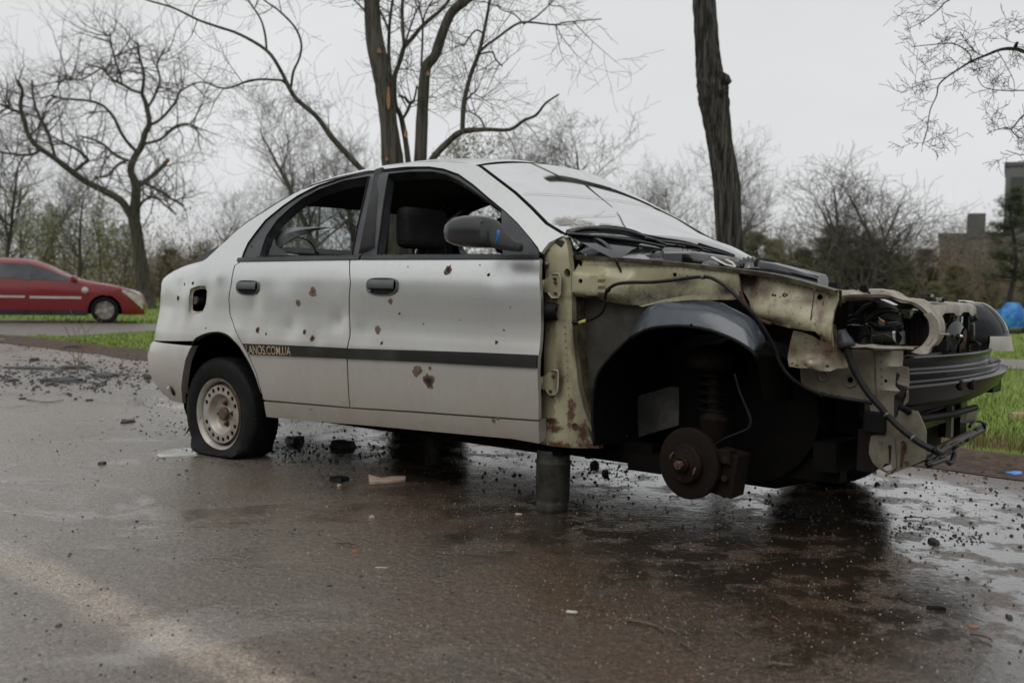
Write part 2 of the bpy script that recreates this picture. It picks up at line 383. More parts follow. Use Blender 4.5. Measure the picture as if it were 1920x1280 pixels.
_dents = [(-.10, .80, .05, .006), (-.30, .86, .07, .007), (-.46, .74, .06, .006), (-.02, .90, .05, -.004), (.55, .66, .05, .004), (.16, .63, .05, -.004), (1.02, .66, .06, .003), (1.75, .93, .05, .004),
          (.42, .88, .10, .003), (1.35, .80, .14, .002), (.87, .71, .045, .006), (.72, .60, .05, .005), (.80, .50, .08, .003), (-.20, .72, .05, .005), (.28, .78, .05, .004), (.75, .82, .12, .0025), (1.6, .5, .1, .002)]
def S(s, z, off=0.0):
    if s > _ts[0]: x, n = s, 1.0
    else: x, n = _sx(s), max(0.0, _sn(s))
    tw = sstep(-.28, -.85, s)
    x -= tw*.060*max(0.0, min(1.2, (.82-z)/.26))
    w = _wz(z)
    if s < 1.42:
        zt = zE(s); k = (z-(zt-.075))/.075
        if k > 0: w -= (.055*(1-sstep(.55, 1.38, s)) if s > -.2 else .055+.015*sstep(-.2, -.5, s))*min(k, 1.3)**2.2; x += tw*.05*min(k, 1.3)**2
    for a, b, r, h in _dents:
        q = ((s-a)**2+(z-b)**2)/(r*r)
        if q < 6: w -= h*exp(-q)
    w += .0011*noise.noise(Vector((s*4.2, z*4.2, 3.1)))
    w -= .012*sstep(1.5, 2.1, s)
    p = Vector((x, -n*w, z))
    if off: p = p + Sn(s, z)*off
    return p
def Sn(s, z):
    e = .004
    a = S(s+e, z)-S(s-e, z); b = S(s, z+e)-S(s, z-e); n = a.cross(b)
    return n.normalized() if n.length > 1e-12 else Vector((-1, 0, 0))
def sp(px, py, off=0.0, g=None):
    """pixel -> (s, z) on the flank"""
    q = P3(px, py, -.80) if g is None else Vector((g[0], 0, g[1]))
    s, z = q.x, q.z
    for it in range(14):
        a = proj(c2w(S(s, z, off))); ex, ey = px-a[0], py-a[1]
        if abs(ex)+abs(ey) < .05: break
        e = 1e-3
        b = proj(c2w(S(s+e, z, off))); c = proj(c2w(S(s, z+e, off)))
        j11, j21, j12, j22 = (b[0]-a[0])/e, (b[1]-a[1])/e, (c[0]-a[0])/e, (c[1]-a[1])/e
        dt = j11*j22-j12*j21
        if abs(dt) < 1e-3: break
        ds = (ex*j22-ey*j12)/dt; dz = (ey*j11-ex*j21)/dt
        m = max(abs(ds), abs(dz), .08)/.08
        s += ds/m; z += dz/m
    return (s, z)
def sps(pts, off=0.0): return [sp(a, b, off) for a, b in pts]
def panel(name, outline, mat, parent, holes=(), off=0.0, depth=.018, step=.022, rimstep=.018):
    """sheet-metal skin lying on S inside an (s, z) outline, its edges turned in"""
    out_ = subdiv(outline, rimstep); hs = [subdiv(h, .010) for h in holes]
    P = list(out_); E = [(i, (i+1) % len(out_)) for i in range(len(out_))]
    for h in hs:
        k = len(P); P += h; E += [(k+i, k+(i+1) % len(h)) for i in range(len(h))]
    x0, x1 = min(p[0] for p in out_), max(p[0] for p in out_); y0, y1 = min(p[1] for p in out_), max(p[1] for p in out_)
    def near(p, L):
        for i in range(len(L)):
            if (p[0]-L[i][0])**2+(p[1]-L[i][1])**2 < (step*.42)**2: return True
        return False
    j = 0; y = y0+step/2
    while y < y1:
        x = x0+(step/2 if j % 2 else 0)
        while x < x1:
            if inpoly((x, y), out_) and not any(inpoly((x, y), h) for h in hs) and not near((x, y), out_) and not any(near((x, y), h) for h in hs): P.append((x, y))
            x += step
        y += step*.87; j += 1
    vv, ff = tri2d(P, E, [out_], hs)
    V = [S(v.x, v.y, off) for v in vv]; N = [Sn(v.x, v.y) for v in vv]
    F = []
    for f in ff:
        a, b, c = V[f[0]], V[f[1]], V[f[2]]
        F.append(f if (b-a).cross(c-a).dot(N[f[0]]) > 0 else tuple(reversed(f)))
    nsk = len(F)
    for L in [out_]+hs:
        k = len(V); n = len(L)
        for q in L: nn = Sn(*q); V.append(S(q[0], q[1], off)); N.append(nn)
        for q in L: nn = Sn(*q); V.append(S(q[0], q[1], off)-nn*depth); N.append(nn)
        F += [(k+i, k+(i+1) % n, k+n+(i+1) % n, k+n+i) for i in range(n)]
    me = bpy.data.meshes.new(name); me.from_pydata([tuple(v) for v in V], [], F); me.materials.append(mat)
    sm = [True]*nsk+[False]*(len(F)-nsk)
    me.polygons.foreach_set('use_smooth', sm); me.update()
    nl = []
    for p in me.polygons:
        for li in p.loop_indices:
            vi = me.loops[li].vertex_index
            nl.append(tuple(N[vi]) if p.index < nsk else tuple(p.normal))
    me.normals_split_custom_set(nl)
    return link(name, me, None, parent)

car = empty('wrecked_car', tuple(cO), -CTH, label='stripped silver saloon riddled with rusty shrapnel holes, front end missing, on a wet road', category='car')

# outlines traced on the flank -------------------------------------------------
seam = [(440, 498), (434, 530), (429, 560), (431, 590), (440, 615), (452, 640), (466, 666), (481, 700), (494, 749)]
arch = [(363, 639), (380, 628), (397, 623.5), (415, 624), (432, 633), (449, 651), (466, 679), (480, 711), (491, 744)]
dlo_r = [(452, 489), (458, 471), (466, 454), (479, 436), (499, 411), (531, 385), (559, 366), (597, 347), (644, 332), (691, 321), (715, 317.5)]
dlo_f = [(715, 317.5), (760, 312.5), (805, 312), (832, 316), (860, 326), (887, 345), (915, 369), (949, 397), (970, 417), (994, 445), (1008, 463), (1012, 472)]
apil = [(1015, 473), (1029, 455), (1053, 443)]
wsedge = [(1057, 442), (1023, 421), (994, 391), (964, 363), (934, 340), (900, 313)]
S_seam = sps(seam); S_arch = sps(arch); S_dr = sps(dlo_r); S_df = sps(dlo_f)
S_ws = sps(wsedge[:-1]+[(898, 312.5)])
def inset(L, ds, dz): return [(a+ds, b+dz) for a, b in L]
gap = .0035
zs = .540                                                  # bumper seam height
Eedge = [(s, z) for s, z in _E if s < 1.4]
quarter = ([(S_END, zs), (-1.1, zs), (-.95, zs), (-.85, zs)] + [sp(363, 639)] + S_arch[1:] + [(S_arch[-1][0]+.002, S_arch[-1][1])] +
           inset(S_seam[::-1], -gap, 0) + S_dr + S_df[1:] + sps(apil) + S_ws + Eedge[::-1])
quarter[3] = (-.80, zs)
ff_pts = sps([(357, 541), (372, 535.5), (385, 536), (388, 545), (386, 570), (380, 585), (368, 589), (356, 588), (353, 582), (354, 560)])
fh = [(ff_pts[i][0], ff_pts[i][1]) for i in range(len(ff_pts))]
body = panel('body_side', quarter, M_SIL, car, holes=[fh])
far = body.copy(); COL.objects.link(far); far.scale = (1, -1, 1); far.parent = car

# fuel filler pocket -----------------------------------------------------------
b = MB(); c_s = sum(p[0] for p in fh)/len(fh); c_z = sum(p[1] for p in fh)/len(fh)
rows = []
for k, (sc_, dp) in enumerate([(1.06, -.001), (.99, -.001), (.95, -.010), (.78, -.014), (.76, -.055), (0, -.058)]):
    rows.append([S(c_s+(p[0]-c_s)*sc_, c_z+(p[1]-c_z)*sc_, dp) for p in spline([(q[0], q[1], 0) for q in fh], 3, True)])
b.grid(rows[:4], True); b.mi = 1; b.grid(rows[3:], True)
o = b.build('fuel_filler_recess', [M_LIGHT, M_DARK], car, True)
b = MB(); p = P3(379, 563, -.76); b.tube([p+Vector((0, .02, -.005)), p+Vector((.004, -.035, 0))], [.017, .017], 12); b.tube([p+Vector((.004, -.035, 0)), p+Vector((.004, -.045, 0))], [.022, .020], 12)
b.tube([p+Vector((-.03, -.01, -.02)), p+Vector((.01, -.03, .012))], .004, 6)
b.build('filler_neck', M_ALU, o)

# doors ------------------------------------------------------------------------
S_mid = sps([(656, 487), (657, 530), (655, 590), (656, 631), (651, 652), (651, 672), (653, 720), (656, 763)])
belt_r = sp(447, 491); 
rd = [sp(441, 491)]+S_seam[1:]
rd_out = inset(S_seam, gap, 0)+[(S_mid[-1][0]-gap, S_mid[-1][1])]+inset(S_mid[::-1][1:], -gap, 0)+[sp(600, 487.5), sp(520, 489.5), sp(452, 491)]
rear_door = panel('rear_door', rd_out, M_SIL, car)
fd_edge = sps([(1013, 484), (1014, 560), (1014, 620), (1012, 650), (1009, 672), (1008, 700), (1010, 750), (1010, 787)])
fd_out = inset(S_mid, gap, 0)+[sp(770, 770), sp(890, 778.5)]+fd_edge[::-1]+[sp(900, 485), sp(770, 486)]
front_door = panel('front_door', fd_out, M_SIL, car)
# window frames in black, with their openings
gapl = [(714, 319), (704, 355), (693, 400), (684, 440), (678, 480)]
Sg = sps(gapl)
gr_open = sps([(491, 480), (491, 466), (500, 441), (520, 412), (545, 389), (566, 373), (597, 356), (644, 339), (692, 330.5), (680, 380), (668, 430), (660, 479)])
fr_r = S_dr[:-1]+inset(Sg, -.003, 0)+[sp(600, 483), sp(530, 485), sp(452, 488)][0:2]
wf_r = panel('window_frame', S_dr[:-1]+inset(Sg, -.003, 0)+[sp(560, 484.5)], M_BLK, rear_door, holes=[gr_open], off=-.004, depth=.045, step=.03)
gf_open = sps([(707, 478), (713, 430), (720, 375), (729, 326), (770, 322), (812, 322), (836, 327), (860, 339), (888, 358), (915, 377), (940, 394), (941, 430), (945, 478)])
wf_f = panel('window_frame', inset(Sg[::-1], .003, 0)+S_df[:-1]+[sp(1012, 479)], M_BLK, front_door, holes=[gf_open], off=-.004, depth=.045, step=.03)
# raised beads round the frames
for loop, par, rr in ((gr_open, wf_r, .004), (gf_open, wf_f, .004)):
    b = MB(); L = [S(q[0], q[1], -.002) for q in subdiv(loop, .03)]; L.append(L[0]); b.tube(L, rr, 6, False); b.build('window_seal', M_RUB, par, True)
for L0, par in ((S_dr, wf_r), (S_df, wf_f)):
    b = MB(); b.tube([S(q[0], q[1]-.004, -.001) for q in subdiv(L0, .03, False)], .0042, 6, False); b.build('weather_strip', M_RUB, par, True)
for (a0, a1, par) in (((447, 487), (676, 482.6), rear_door), ((679, 482.6), (1013, 481), front_door)):
    b = MB(); A = sp(*a0); B_ = sp(*a1)
    L = [(A[0]+(B_[0]-A[0])*i/20, A[1]+(B_[1]-A[1])*i/20) for i in range(21)]
    rows = [[S(q[0], q[1]+dz, of) for q in L] for dz, of in ((-.011, .0), (-.010, .007), (.004, .009), (.010, .003), (.010, -.03))]
    b.grid(rows); b.build('belt_strip', M_BLK, par, True, 30)
# divider bar of the rear window
b = MB(); A, B_ = sp(483, 481), sp(497, 443); b.grid([[S(A[0]+(B_[0]-A[0])*u+dx, A[1]+(B_[1]-A[1])*u, of) for u in (0, .33, .66, 1)] for dx, of in ((-.012, -.01), (-.010, .0), (.012, .0), (.014, -.01))])
b.build('divider_bar', M_BLK, wf_r, True, 30)
# window panes
def pane(name, loop, mat, par, off=-.022):
    L = spline([(q[0], q[1], 0) for q in loop], 1, True)
    b = MB(); o_ = subdiv(loop, .04); P = list(o_); E = [(i, (i+1) % len(o_)) for i in range(len(o_))]
    vv, ff = tri2d(P, E, [o_], []); b.add([S(v.x, v.y, off) for v in vv], ff); b.add([S(v.x, v.y, off-.004) for v in vv], [tuple(reversed(f)) for f in ff])
    return b.build(name, mat, par)
fg = [(q[0], q[1]) for q in gf_open]
# rear door glass is smashed: only a corner of it is left in the channel
pane('broken_glass', sps([(491, 480), (491, 466), (499, 445), (507, 436), (512, 455), (530, 470), (560, 474), (600, 476), (659, 478)]), M_WIN, rear_door)

# mouldings ---------------------------------------------------------------------
def strip_panel(name, pts, par, off, mat): return panel(name, sps(pts), mat, par, off=off, depth=.012, step=.02)
ml_r = strip_panel('side_moulding', [(457, 644), (500, 645.5), (560, 648), (652, 652.5), (652, 672), (560, 668.5), (500, 665.5), (468, 664)], rear_door, .010, M_MOULD)
ml_f = strip_panel('side_moulding', [(651, 653), (780, 657), (900, 661), (1009, 666), (1008, 690), (900, 684.5), (780, 678), (651, 672.5)], front_door, .010, M_MOULD)
txt = bpy.data.curves.new('moulding_lettering', 'FONT'); txt.body = 'LANOS.COM.UA'; txt.size = 1; txt.extrude = .0; txt.offset = .012
to = bpy.data.objects.new('tmp_text', txt); COL.objects.link(to); dg = bpy.context.evaluated_depsgraph_get()
tm = bpy.data.meshes.new_from_object(to.evaluated_get(dg)); bpy.data.objects.remove(to)
xs = [v.co.x for v in tm.vertices]; ys = [v.co.y for v in tm.vertices]; X0, X1, Y0, Y1 = min(xs), max(xs), min(ys), max(ys)
a0 = sp(466, 663.0); a1 = sp(549, 666.0); b0 = sp(464, 646.5); b1 = sp(549, 650)
for v in tm.vertices:
    u = (v.co.x-X0)/(X1-X0); w_ = (v.co.y-Y0)/(Y1-Y0)
    lo = (a0[0]+(a1[0]-a0[0])*u, a0[1]+(a1[1]-a0[1])*u); hi_ = (b0[0]+(b1[0]-b0[0])*u, b0[1]+(b1[1]-b0[1])*u)
    v.co = S(lo[0]+(hi_[0]-lo[0])*w_, lo[1]+(hi_[1]-lo[1])*w_, .0118)
tm.materials.clear(); o = link('moulding_lettering', tm, M_LETTER, rear_door)

M_HNDL = M('grey_handle_plastic', (.07, .075, .08), .38, 0, (.10, .105, .11), 9, .4, .7)
# door handles --------------------------------------------------------------------
def handle(px0, px1, py0, py1, par):
    A = sp(px0, (py0+py1)/2); B_ = sp(px1, (py0+py1)/2); T = sp((px0+px1)/2, py0); Bt = sp((px0+px1)/2, py1)
    cx, cz = (A[0]+B_[0])/2, (T[1]+Bt[1])/2; hw, hh = (B_[0]-A[0])/2, (T[1]-Bt[1])/2
    def ring(k, of):
        L = []
        for i in range(40):
            t = 2*pi*i/40; c_, s_ = cos(t), sin(t)
            e = .45 if s_ > 0 else .8
            x = math.copysign(abs(c_)**(.6 if s_ > 0 else .85), c_); y = math.copysign(abs(s_)**e, s_)
            L.append(S(cx+x*hw*k, cz+y*hh*k, of))
        return L
    b = MB(); b.grid([ring(1.02, -.002), ring(1.0, .006), ring(.93, .008), ring(.89, .004), ring(.86, .0015)], True); b.mi = 1; b.grid([ring(.86, .0015), ring(.5, .001), ring(.02, .001)], True)  # inner face painted rubber black, flush, for the shade of the finger recess
    o = b.build('door_handle', [M_HNDL, M_RUB], par, True)
    b = MB()
    rows = []
    for v, of in ((.86, .004), (.7, .011), (.3, .014), (-.02, .014), (-.16, .011), (-.22, .003)):
        rows.append([S(cx+u*hw*(.84-.1*max(0, v-.5)), cz+v*hh, of) for u in np.linspace(-1, 1, 9)])
    b.grid(rows); b.build('handle_flap', M_HNDL, o, True, 40)
    return o
handle(444, 486, 525.5, 554, rear_door); o = handle(688, 746.5, 521, 555, front_door)
b = MB(); p = sp(696, 545); n_ = Sn(*p); q = S(p[0], p[1], .004); b.tube([q, q+n_*.004], .0065, 14); b.build('lock_cylinder', M_ALU, front_door, True, 40)

# shrapnel holes --------------------------------------------------------------------
def hole(px, py, r, par, deep=.6, kind=0):
    c = sp(px, py); rr = r/ (FPX/ (c2w(S(*c))-CO).y)
    rnd = random.Random(int(px*7+py)); k = 14
    ph = rnd.uniform(0, 6); am = [1+.30*rnd.uniform(-1, 1) for _ in range(k)]
    def ring(f, of): return [S(c[0]+cos(2*pi*i/k)*rr*f*am[i], c[1]+sin(2*pi*i/k)*rr*1.05*f*am[i], of) for i in range(k)]
    b = MB(); b.grid([ring(1.15, .0004), ring(.9, .0016), ring(.8, .0016)], True)
    b.mi = 1; b.grid([ring(.8, .0016), ring(deep, .0012)], True)
    b.mi = 2; b.grid([ring(deep, .0012), ring(deep*.7, .0008), ring(.01, .0006)], True)
    return b.build('shrapnel_hole', [M_RSTAIN, M_RUST if kind == 0 else M_RSTAIN, M_HOLE if kind == 0 else M_RUST], par, True)
for a in [(334, 559, 4.5), (361.5, 531, 3.2)]: hole(*a, body)
hole(346, 533, 2, body); hole(471, 461, 1.6, body); hole(386, 615, 1.5, body)
for a in [(483, 619, 5, .5), (499, 626, 2.2, .4), (559, 568, 6, .3, 1), (587, 548, 8, .25, 1), (571, 623, 4, .5), (586, 634, 5, .5)]: hole(*a[:3], rear_door, *a[3:])
for a in [(841, 506, 7, .45), (836, 511, 4, .4), (916, 515, 3, .5), (732, 565, 5, .3, 1), (749, 588, 2.3), (708, 618, 7, .2, 1), (716, 643, 3.2, .4), (931, 642, 3.4, .5), (945, 619, 1.9), (957, 576, 1.4),
          (794, 607, 1.4), (780, 696, 8, .2, 1), (787, 694, 6, .2, 1), (806, 690, 3.2, .3, 1), (804, 714.5, 12, .35), (765, 500, 1.3), (900, 497, 1.2), (862, 600, 1.1)]: hole(*a[:3], front_door, *a[3:])

# sill ------------------------------------------------------------------------------
st = sps([(495, 753), (560, 758), (656, 766), (770, 773.5), (890, 782), (1010, 790.5)])
sb = sps([(500, 781), (560, 787), (700, 798), (850, 812), (960, 822), (1012, 831)])
sill = panel('sill', st+sb[::-1], M_SIL, car, off=.001, depth=.05)
hole(583, 767, 2.2, sill)
o = sill.copy(); COL.objects.link(o); o.scale = (1, -1, 1)
for r_ in (rear_door, front_door):
    c = r_.copy(); COL.objects.link(c); c.scale = (1, -1, 1); c.parent = car
    for ch in list(r_.children):
        if ch.name.split('.')[0] in ('window_frame', 'belt_strip'):
            d = ch.copy(); COL.objects.link(d); d.parent = c
o.parent = car
# rust scab on the sill front
b = MB()
for (px, py, r) in ((926, 788, 4.5), (934, 785, 3)):
    hole(px, py, r, sill, .2, 1)

# rear bumper ------------------------------------------------------------------------
bz = [(.545, .0), (.53, .014), (.47, .030), (.40, .034), (.33, .022), (.27, -.004), (.235, -.04)]
def Bp(s, z, of):
    p = S(s, z); n = Sn(s, max(z, .30)); n.z = 0
    if n.length > 0: n.normalize()
    t = sstep(-.42, -.75, s)
    q = p+n*(of*(.25+.75*t)); q.x -= .03*t*of/.05
    return q
rows = []
front_s = {.545: sp(360, 640)[0], .53: sp(357, 650)[0], .47: sp(350, 680)[0], .40: sp(346, 705)[0], .33: sp(344, 735)[0], .27: sp(344, 755)[0], .235: sp(343, 768)[0]}
for z, of in bz:
    s0 = front_s[z]; sl_ = [s0]+[s0+(S_END-s0)*u for u in np.linspace(0, 1, 34)[1:]]
    rows.append([Bp(s, z, of) for s in sl_])
rows.append([p+Vector((0, .05, .01)) for p in rows[-1]])
full = [r+[Vector((p.x, -p.y, p.z)) for p in r[::-1][1:]] for r in rows]
b = MB(); b.grid(full)
b.grid([[p for p in [r[0] for r in rows]], [p+Vector((.0, .04, 0)) for p in [r[0] for r in rows]]])
bumper = b.build('rear_bumper', M_SIL, car, True, 50)
p = Bp(sp(322, 733)[0], sp(322, 733)[1], .045); n_ = Sn(-.62, .3)
b = MB(); b.lathe([(.001, .012), (.016, .010), (.022, .006), (.026, .0)], P3(325, 733, -.79), n_, 16); b.build('reflector_hole', M_HOLE, bumper, True)
b = MB(); b.lathe([(.001, .019), (.010, .016), (.016, .008)], P3(320, 728, -.80), n_, 12); b.build('broken_reflector', M_CHROME, bumper, True)
# grime line over the bumper edge
b = MB(); b.tube([P3(283, 690, -.66), P3(290, 691, -.70), P3(300, 692, -.73)], .0025, 5); b.build('scratch', M_RSTAIN, bumper)

# roof, rear deck, back glass -----------------------------------------------------------
def cross(s, z, crown, back, n=20, pw=3.2, dz=0.0):
    p = S(s, z)
    row = []
    for i in range(n+1):
        t = -1+2*i/n
        row.append(Vector((p.x+back*(1-t*t), p.y*(-t), z+dz+crown*(1-abs(t)**pw))))
    return row
ss = [.13, .20, .288, .38, .47, .56, .66, .78, .9, 1.02, 1.14, 1.25, 1.345, 1.405]
rows = [cross(s, zE(s), .046, .05*sstep(1.1, 1.405, s)-.03*sstep(.7, .13, s)) for s in ss]
b = MB(); b.grid(rows); b.grid([[q-Vector((0, 0, .02)) for q in r] for r in rows[::-1]]); roof = b.build('roof', M_SIL, car, True)
b = MB(); b.grid([cross(s, zE(s)-.03, .035, .05*sstep(1.1, 1.405, s)-.03*sstep(.7, .13, s)) for s in ss]); b.build('headliner', M_LINER, car, True)
b = MB(); b.grid([rows[-1], [q+Vector((.006, 0, -.012)) for q in rows[-1]]]); b.tube([q+Vector((.004, 0, -.002)) for q in rows[-1]], .005, 6); b.build('windscreen_trim', M_RUB, car, True)
sg = [-.176, -.12, -.06, .0, .065, .13]
rg = [cross(s, zE(s), .030+.016*sstep(-.17, .13, s), -.03-.07*(1-sstep(-.176, .13, s)), dz=-.004) for s in sg]
b = MB(); b.grid([[r[i] for i in range(20, -1, -1)] for r in rg][::-1]); b.build('rear_windscreen', M_WIN, car, True)
b = MB(); b.tube([q+Vector((-.004, 0, -.006)) for q in rg[-1][1:-1]], .010, 6); b.build('rear_windscreen_seal', M_RUB, car, True)
sd = [S_END+.002, -1.15, -1.0, -.88, -.78, -.68, -.58, -.47, -.36, -.257, -.176]
rd_ = [cross(s, zE(s), .020, 0, dz=-.001) for s in sd]
b = MB(); b.grid(rd_); boot = b.build('boot_lid', M_SIL, car, True)
# black lip spoiler across the boot lid
A = P3s([(338, 502), (356, 489), (376, 476), (399, 463), (413, 459)], -.62)
Bt_ = P3s([(343, 506.5), (352, 503), (378, 492), (402, 480), (411, 473)], -.62)
b = MB(); n = 14
for arr in (A, Bt_): pass
rows = []
for i in range(n+1):
    t = -1+2*i/n; y = t*.60; bk = -.10*(1-t*t)
    rows.append([Vector((q.x+bk, y, q.z+.012*(1-t*t))) for q in A]+[Vector((q.x+bk, y*1.01, q.z-.004)) for q in Bt_[::-1]])
b.grid(rows, True); m_ = len(rows[0]); 
b.add(rows[0], [tuple(range(m_))]); b.add(rows[-1], [tuple(range(m_-1, -1, -1))])
b.build('boot_spoiler', M_BLK, car, True, 35)
# antenna base on the roof
p = None
b = MB(); q0 = Vector((1.27, .10, 1.434))
for k in range(1): b.lathe([(.032, -.01), (.030, .006), (.022, .022), (.012, .030), (.001, .032)], q0, (0, 0, 1), 14)
b.tube([q0+Vector((-.0, 0, .012)), q0+Vector((-.035, 0, .030))], [.014, .010], 8)
b.build('antenna_base', M_RUB, car, True)

# windscreen ----------------------------------------------------------------------------
wse = [S(q[0], q[1]) for q in S_ws[::-1]]          # top to bottom along the pillar
rows = []
for i, p in enumerate(wse):
    u = i/(len(wse)-1); row = []
    for k in range(25):
        t = -1+2*k/24; row.append(Vector((p.x+.004+(.055+.075*u)*(1-t*t), p.y*(-t)*.985, p.z+.004+(.046*(1-u)**1.5+.022*u)*(1-abs(t)**2.4))))
    rows.append(row)
b = MB(); b.grid(rows); ws = b.build('windscreen', M_WS, car, True)
b = MB(); b.tube([r[0]+Vector((0, -.001, 0)) for r in rows], .0045, 6); b.build('windscreen_seal', M_RUB, car, True)
WSR = rows
# crazed glass patch in the lower near corner and a long crack
def wsp(u, v):   # u across 0..1, v down 0..1
    i = min(int(v*(len(rows)-1)), len(rows)-2); fv = v*(len(rows)-1)-i; j = min(int(u*24), 23); fu = u*24-j
    a = rows[i][j].lerp(rows[i][j+1], fu); b_ = rows[i+1][j].lerp(rows[i+1][j+1], fu); return a.lerp(b_, fv)+Vector((.003, 0, .003))
rnd = random.Random(5)
b = MB()
for cxu, cyv, R_, n in ((.085, .80, .075, 150), (.20, .86, .05, 90)):
    for i in range(n):
        a_ = rnd.uniform(0, 6.28); L = []
        r0 = rnd.uniform(0, .3)*R_; uu, vv_ = cxu+cos(a_)*r0, cyv+sin(a_)*r0
        for k in range(4):
            L.append(wsp(max(.005, min(.99, uu)), max(0, min(.99, vv_)))); a_ += rnd.uniform(-.7, .7); uu += cos(a_)*R_*.25; vv_ += sin(a_)*R_*.3
        b.tube(L, .00045, 3, False)
for st_, ang, n in (((.02, .42), .55, 30), ((.12, .72), -.5, 9), ((.2, .70), -.9, 8)):
    u_, v_ = st_; L = []
    for k in range(n): L.append(wsp(min(.98, u_), min(.98, v_))); u_ += .028*cos(ang); v_ += .028*sin(ang)*.4; ang += rnd.uniform(-.25, .22)
    b.tube(L, .0006, 3, False)
b.build('glass_cracks', M_WHITE, ws)

# sail panel and mirror -------------------------------------------------------------------
sail = panel('mirror_sail', sps([(941, 394), (950, 401), (968, 418), (990, 443), (1010, 470), (1011, 479), (944, 479), (942, 440)]), M_BLK, front_door, off=.004, depth=.02)
mir = MB()
cm = P3(893, 434, -.93); rows = []
prof = [(.000, .05), (.012, .45), (.035, .75), (.065, .93), (.10, 1.0), (.125, .97)]
# shell: superellipse sections along the car axis direction, thick towards the glass (rear) side
X = Vector((1, 0, 0)); 
corner = [P3(840, 436, -.96), P3(940, 440, -.90)]
L = 0
secs = [(842, 436, 6, 12), (847, 436, 8, 21), (858, 434, 12, 28.5), (875, 434, 15, 31.5), (895, 434.5, 15, 32.5), (915, 436, 12, 30.5), (928, 439, 9, 28), (938, 446, 6, 23), (949, 454, 5, 17), (962, 460, 5, 12), (975, 464, 5, 9)]
rows = []
for i, (px, py, dy, hz) in enumerate(secs):
    t = i/(len(secs)-1); y = -.965+.15*max(0, (t-.5)/.5)**1.1; c0 = P3(px, py, y); sc_ = 1/(FPX/((c2w(c0)-CO).y))
    hh = hz*sc_*.94; dd = (.025, .045, .05, .05, .05, .048, .042, .034, .026, .022, .02)[i]
    row = []
    for k in range(20):
        a_ = 2*pi*k/20; row.append(c0+Vector((0, math.copysign(abs(cos(a_))**.8, cos(a_))*dd, math.copysign(abs(sin(a_))**.75, sin(a_))*hh)))
    rows.append(row)
b = MB(); b.grid(rows, True); b.add(rows[0], [tuple(range(20))]); b.add(rows[-1], [tuple(range(19, -1, -1))])
mirror = b.build('side_mirror', M_MIRR, front_door, True, 60)
b = MB(); r0 = [p+Vector((-.004, -.0, 0)) for p in rows[0]]; b.add(r0, [tuple(range(20))]); b.build('mirror_glass', M_CHROME, front_door)
b = MB(); b.tube(P3s([(935, 431), (934, 441), (932, 450), (929, 459)], -.962), [.0055, .006, .0055, .003], 6); b.build('paint_smear', M_BLUE, mirror, True) if False else b.build('paint_smear', M_BLUE, front_door, True)
b = MB(); b.lathe([(.001, .002), (.004, .0015), (.0045, 0)], P3(903, 417.5, -1.012), (0, -1, .25), 10); b.build('drain_hole', M_HOLE, front_door)

# ------------------------------------------------------------------ bare front structure
# A-pillar post / door hinge pillar
def bulge_plate(name, px, yfun, depth, mat, parent, holes=(), step=.02, smooth=True, auto=40, dz=None):
    """pressed sheet: outline traced on the plane y0, relief given by yfun(x, z)"""
    y0 = yfun(None, None)
    out_ = subdiv([(q.x, q.z) for q in P3s(px, y0)], .02); hs = [subdiv([(q.x, q.z) for q in P3s(h, y0)], .012) for h in holes]
    P = list(out_); E = [(i, (i+1) % len(out_)) for i in range(len(out_))]
    for h in hs:
        k = len(P); P += h; E += [(k+i, k+(i+1) % len(h)) for i in range(len(h))]
    x0, x1 = min(p[0] for p in out_), max(p[0] for p in out_); z0, z1 = min(p[1] for p in out_), max(p[1] for p in out_)
    z = z0+step/2; j = 0
    while z < z1:
        x = x0+(step/2 if j % 2 else 0)
        while x < x1:
            if inpoly((x, z), out_) and not any(inpoly((x, z), h) for h in hs): P.append((x, z))
            x += step
        z += step*.87; j += 1
    vv, ff = tri2d(P, E, [out_], hs)
    b = MB(); V = [Vector((v.x, yfun(v.x, v.y), v.y)) for v in vv]
    ff = [f if (V[f[1]]-V[f[0]]).cross(V[f[2]]-V[f[0]]).y < 0 else tuple(reversed(f)) for f in ff]
    b.add(V, ff); b.add([v+Vector((0, depth, 0)) for v in V], [tuple(reversed(f)) for f in ff])
    for L in [out_]+hs:
        n = len(L); A = [Vector((q[0], yfun(*q), q[1])) for q in L]
        b.add(A+[a+Vector((0, depth, 0)) for a in A], [(i, (i+1) % n, n+(i+1) % n, n+i) for i in range(n)])
    return b.build(name, mat, parent, smooth, auto)
def circ(px, py, r, n=12, sy=1.0): return [(px+r*cos(2*pi*k/n), py+r*sy*sin(2*pi*k/n)) for k in range(n)]
def nz3(x, z, f, a): return a*noise.noise(Vector((x*f, z*f, 7.7)))

def y_post(x, z):
    if x is None: return -.745
    xm = 2.03; u = (x-xm)/.07
    y = -.752+.03*min(1.6, u*u) if x > xm else -.752+.010*sstep(1.95, 1.90, x)
    y -= .010*exp(-((x-1.985)/.012)**2)*(1 if z < .86 else 0)
    return y + nz3(x, z, 9, .006) + .02*sstep(.98, 1.06, z)
post = bulge_plate('hinge_pillar', [(1016, 474), (1029, 456), (1053, 444), (1060, 455), (1066, 472), (1070, 495), (1073, 560), (1074, 600), (1077, 660), (1082, 720), (1090, 770), (1098, 800), (1110, 828), (1112, 843),
    (1060, 838), (1014, 832), (1012, 790), (1020, 700), (1022, 640), (1022, 560), (1021, 510)], y_post, .03, M_GREEN, car, holes=[circ(1065.5, 512, 6, 12, 1.45)])
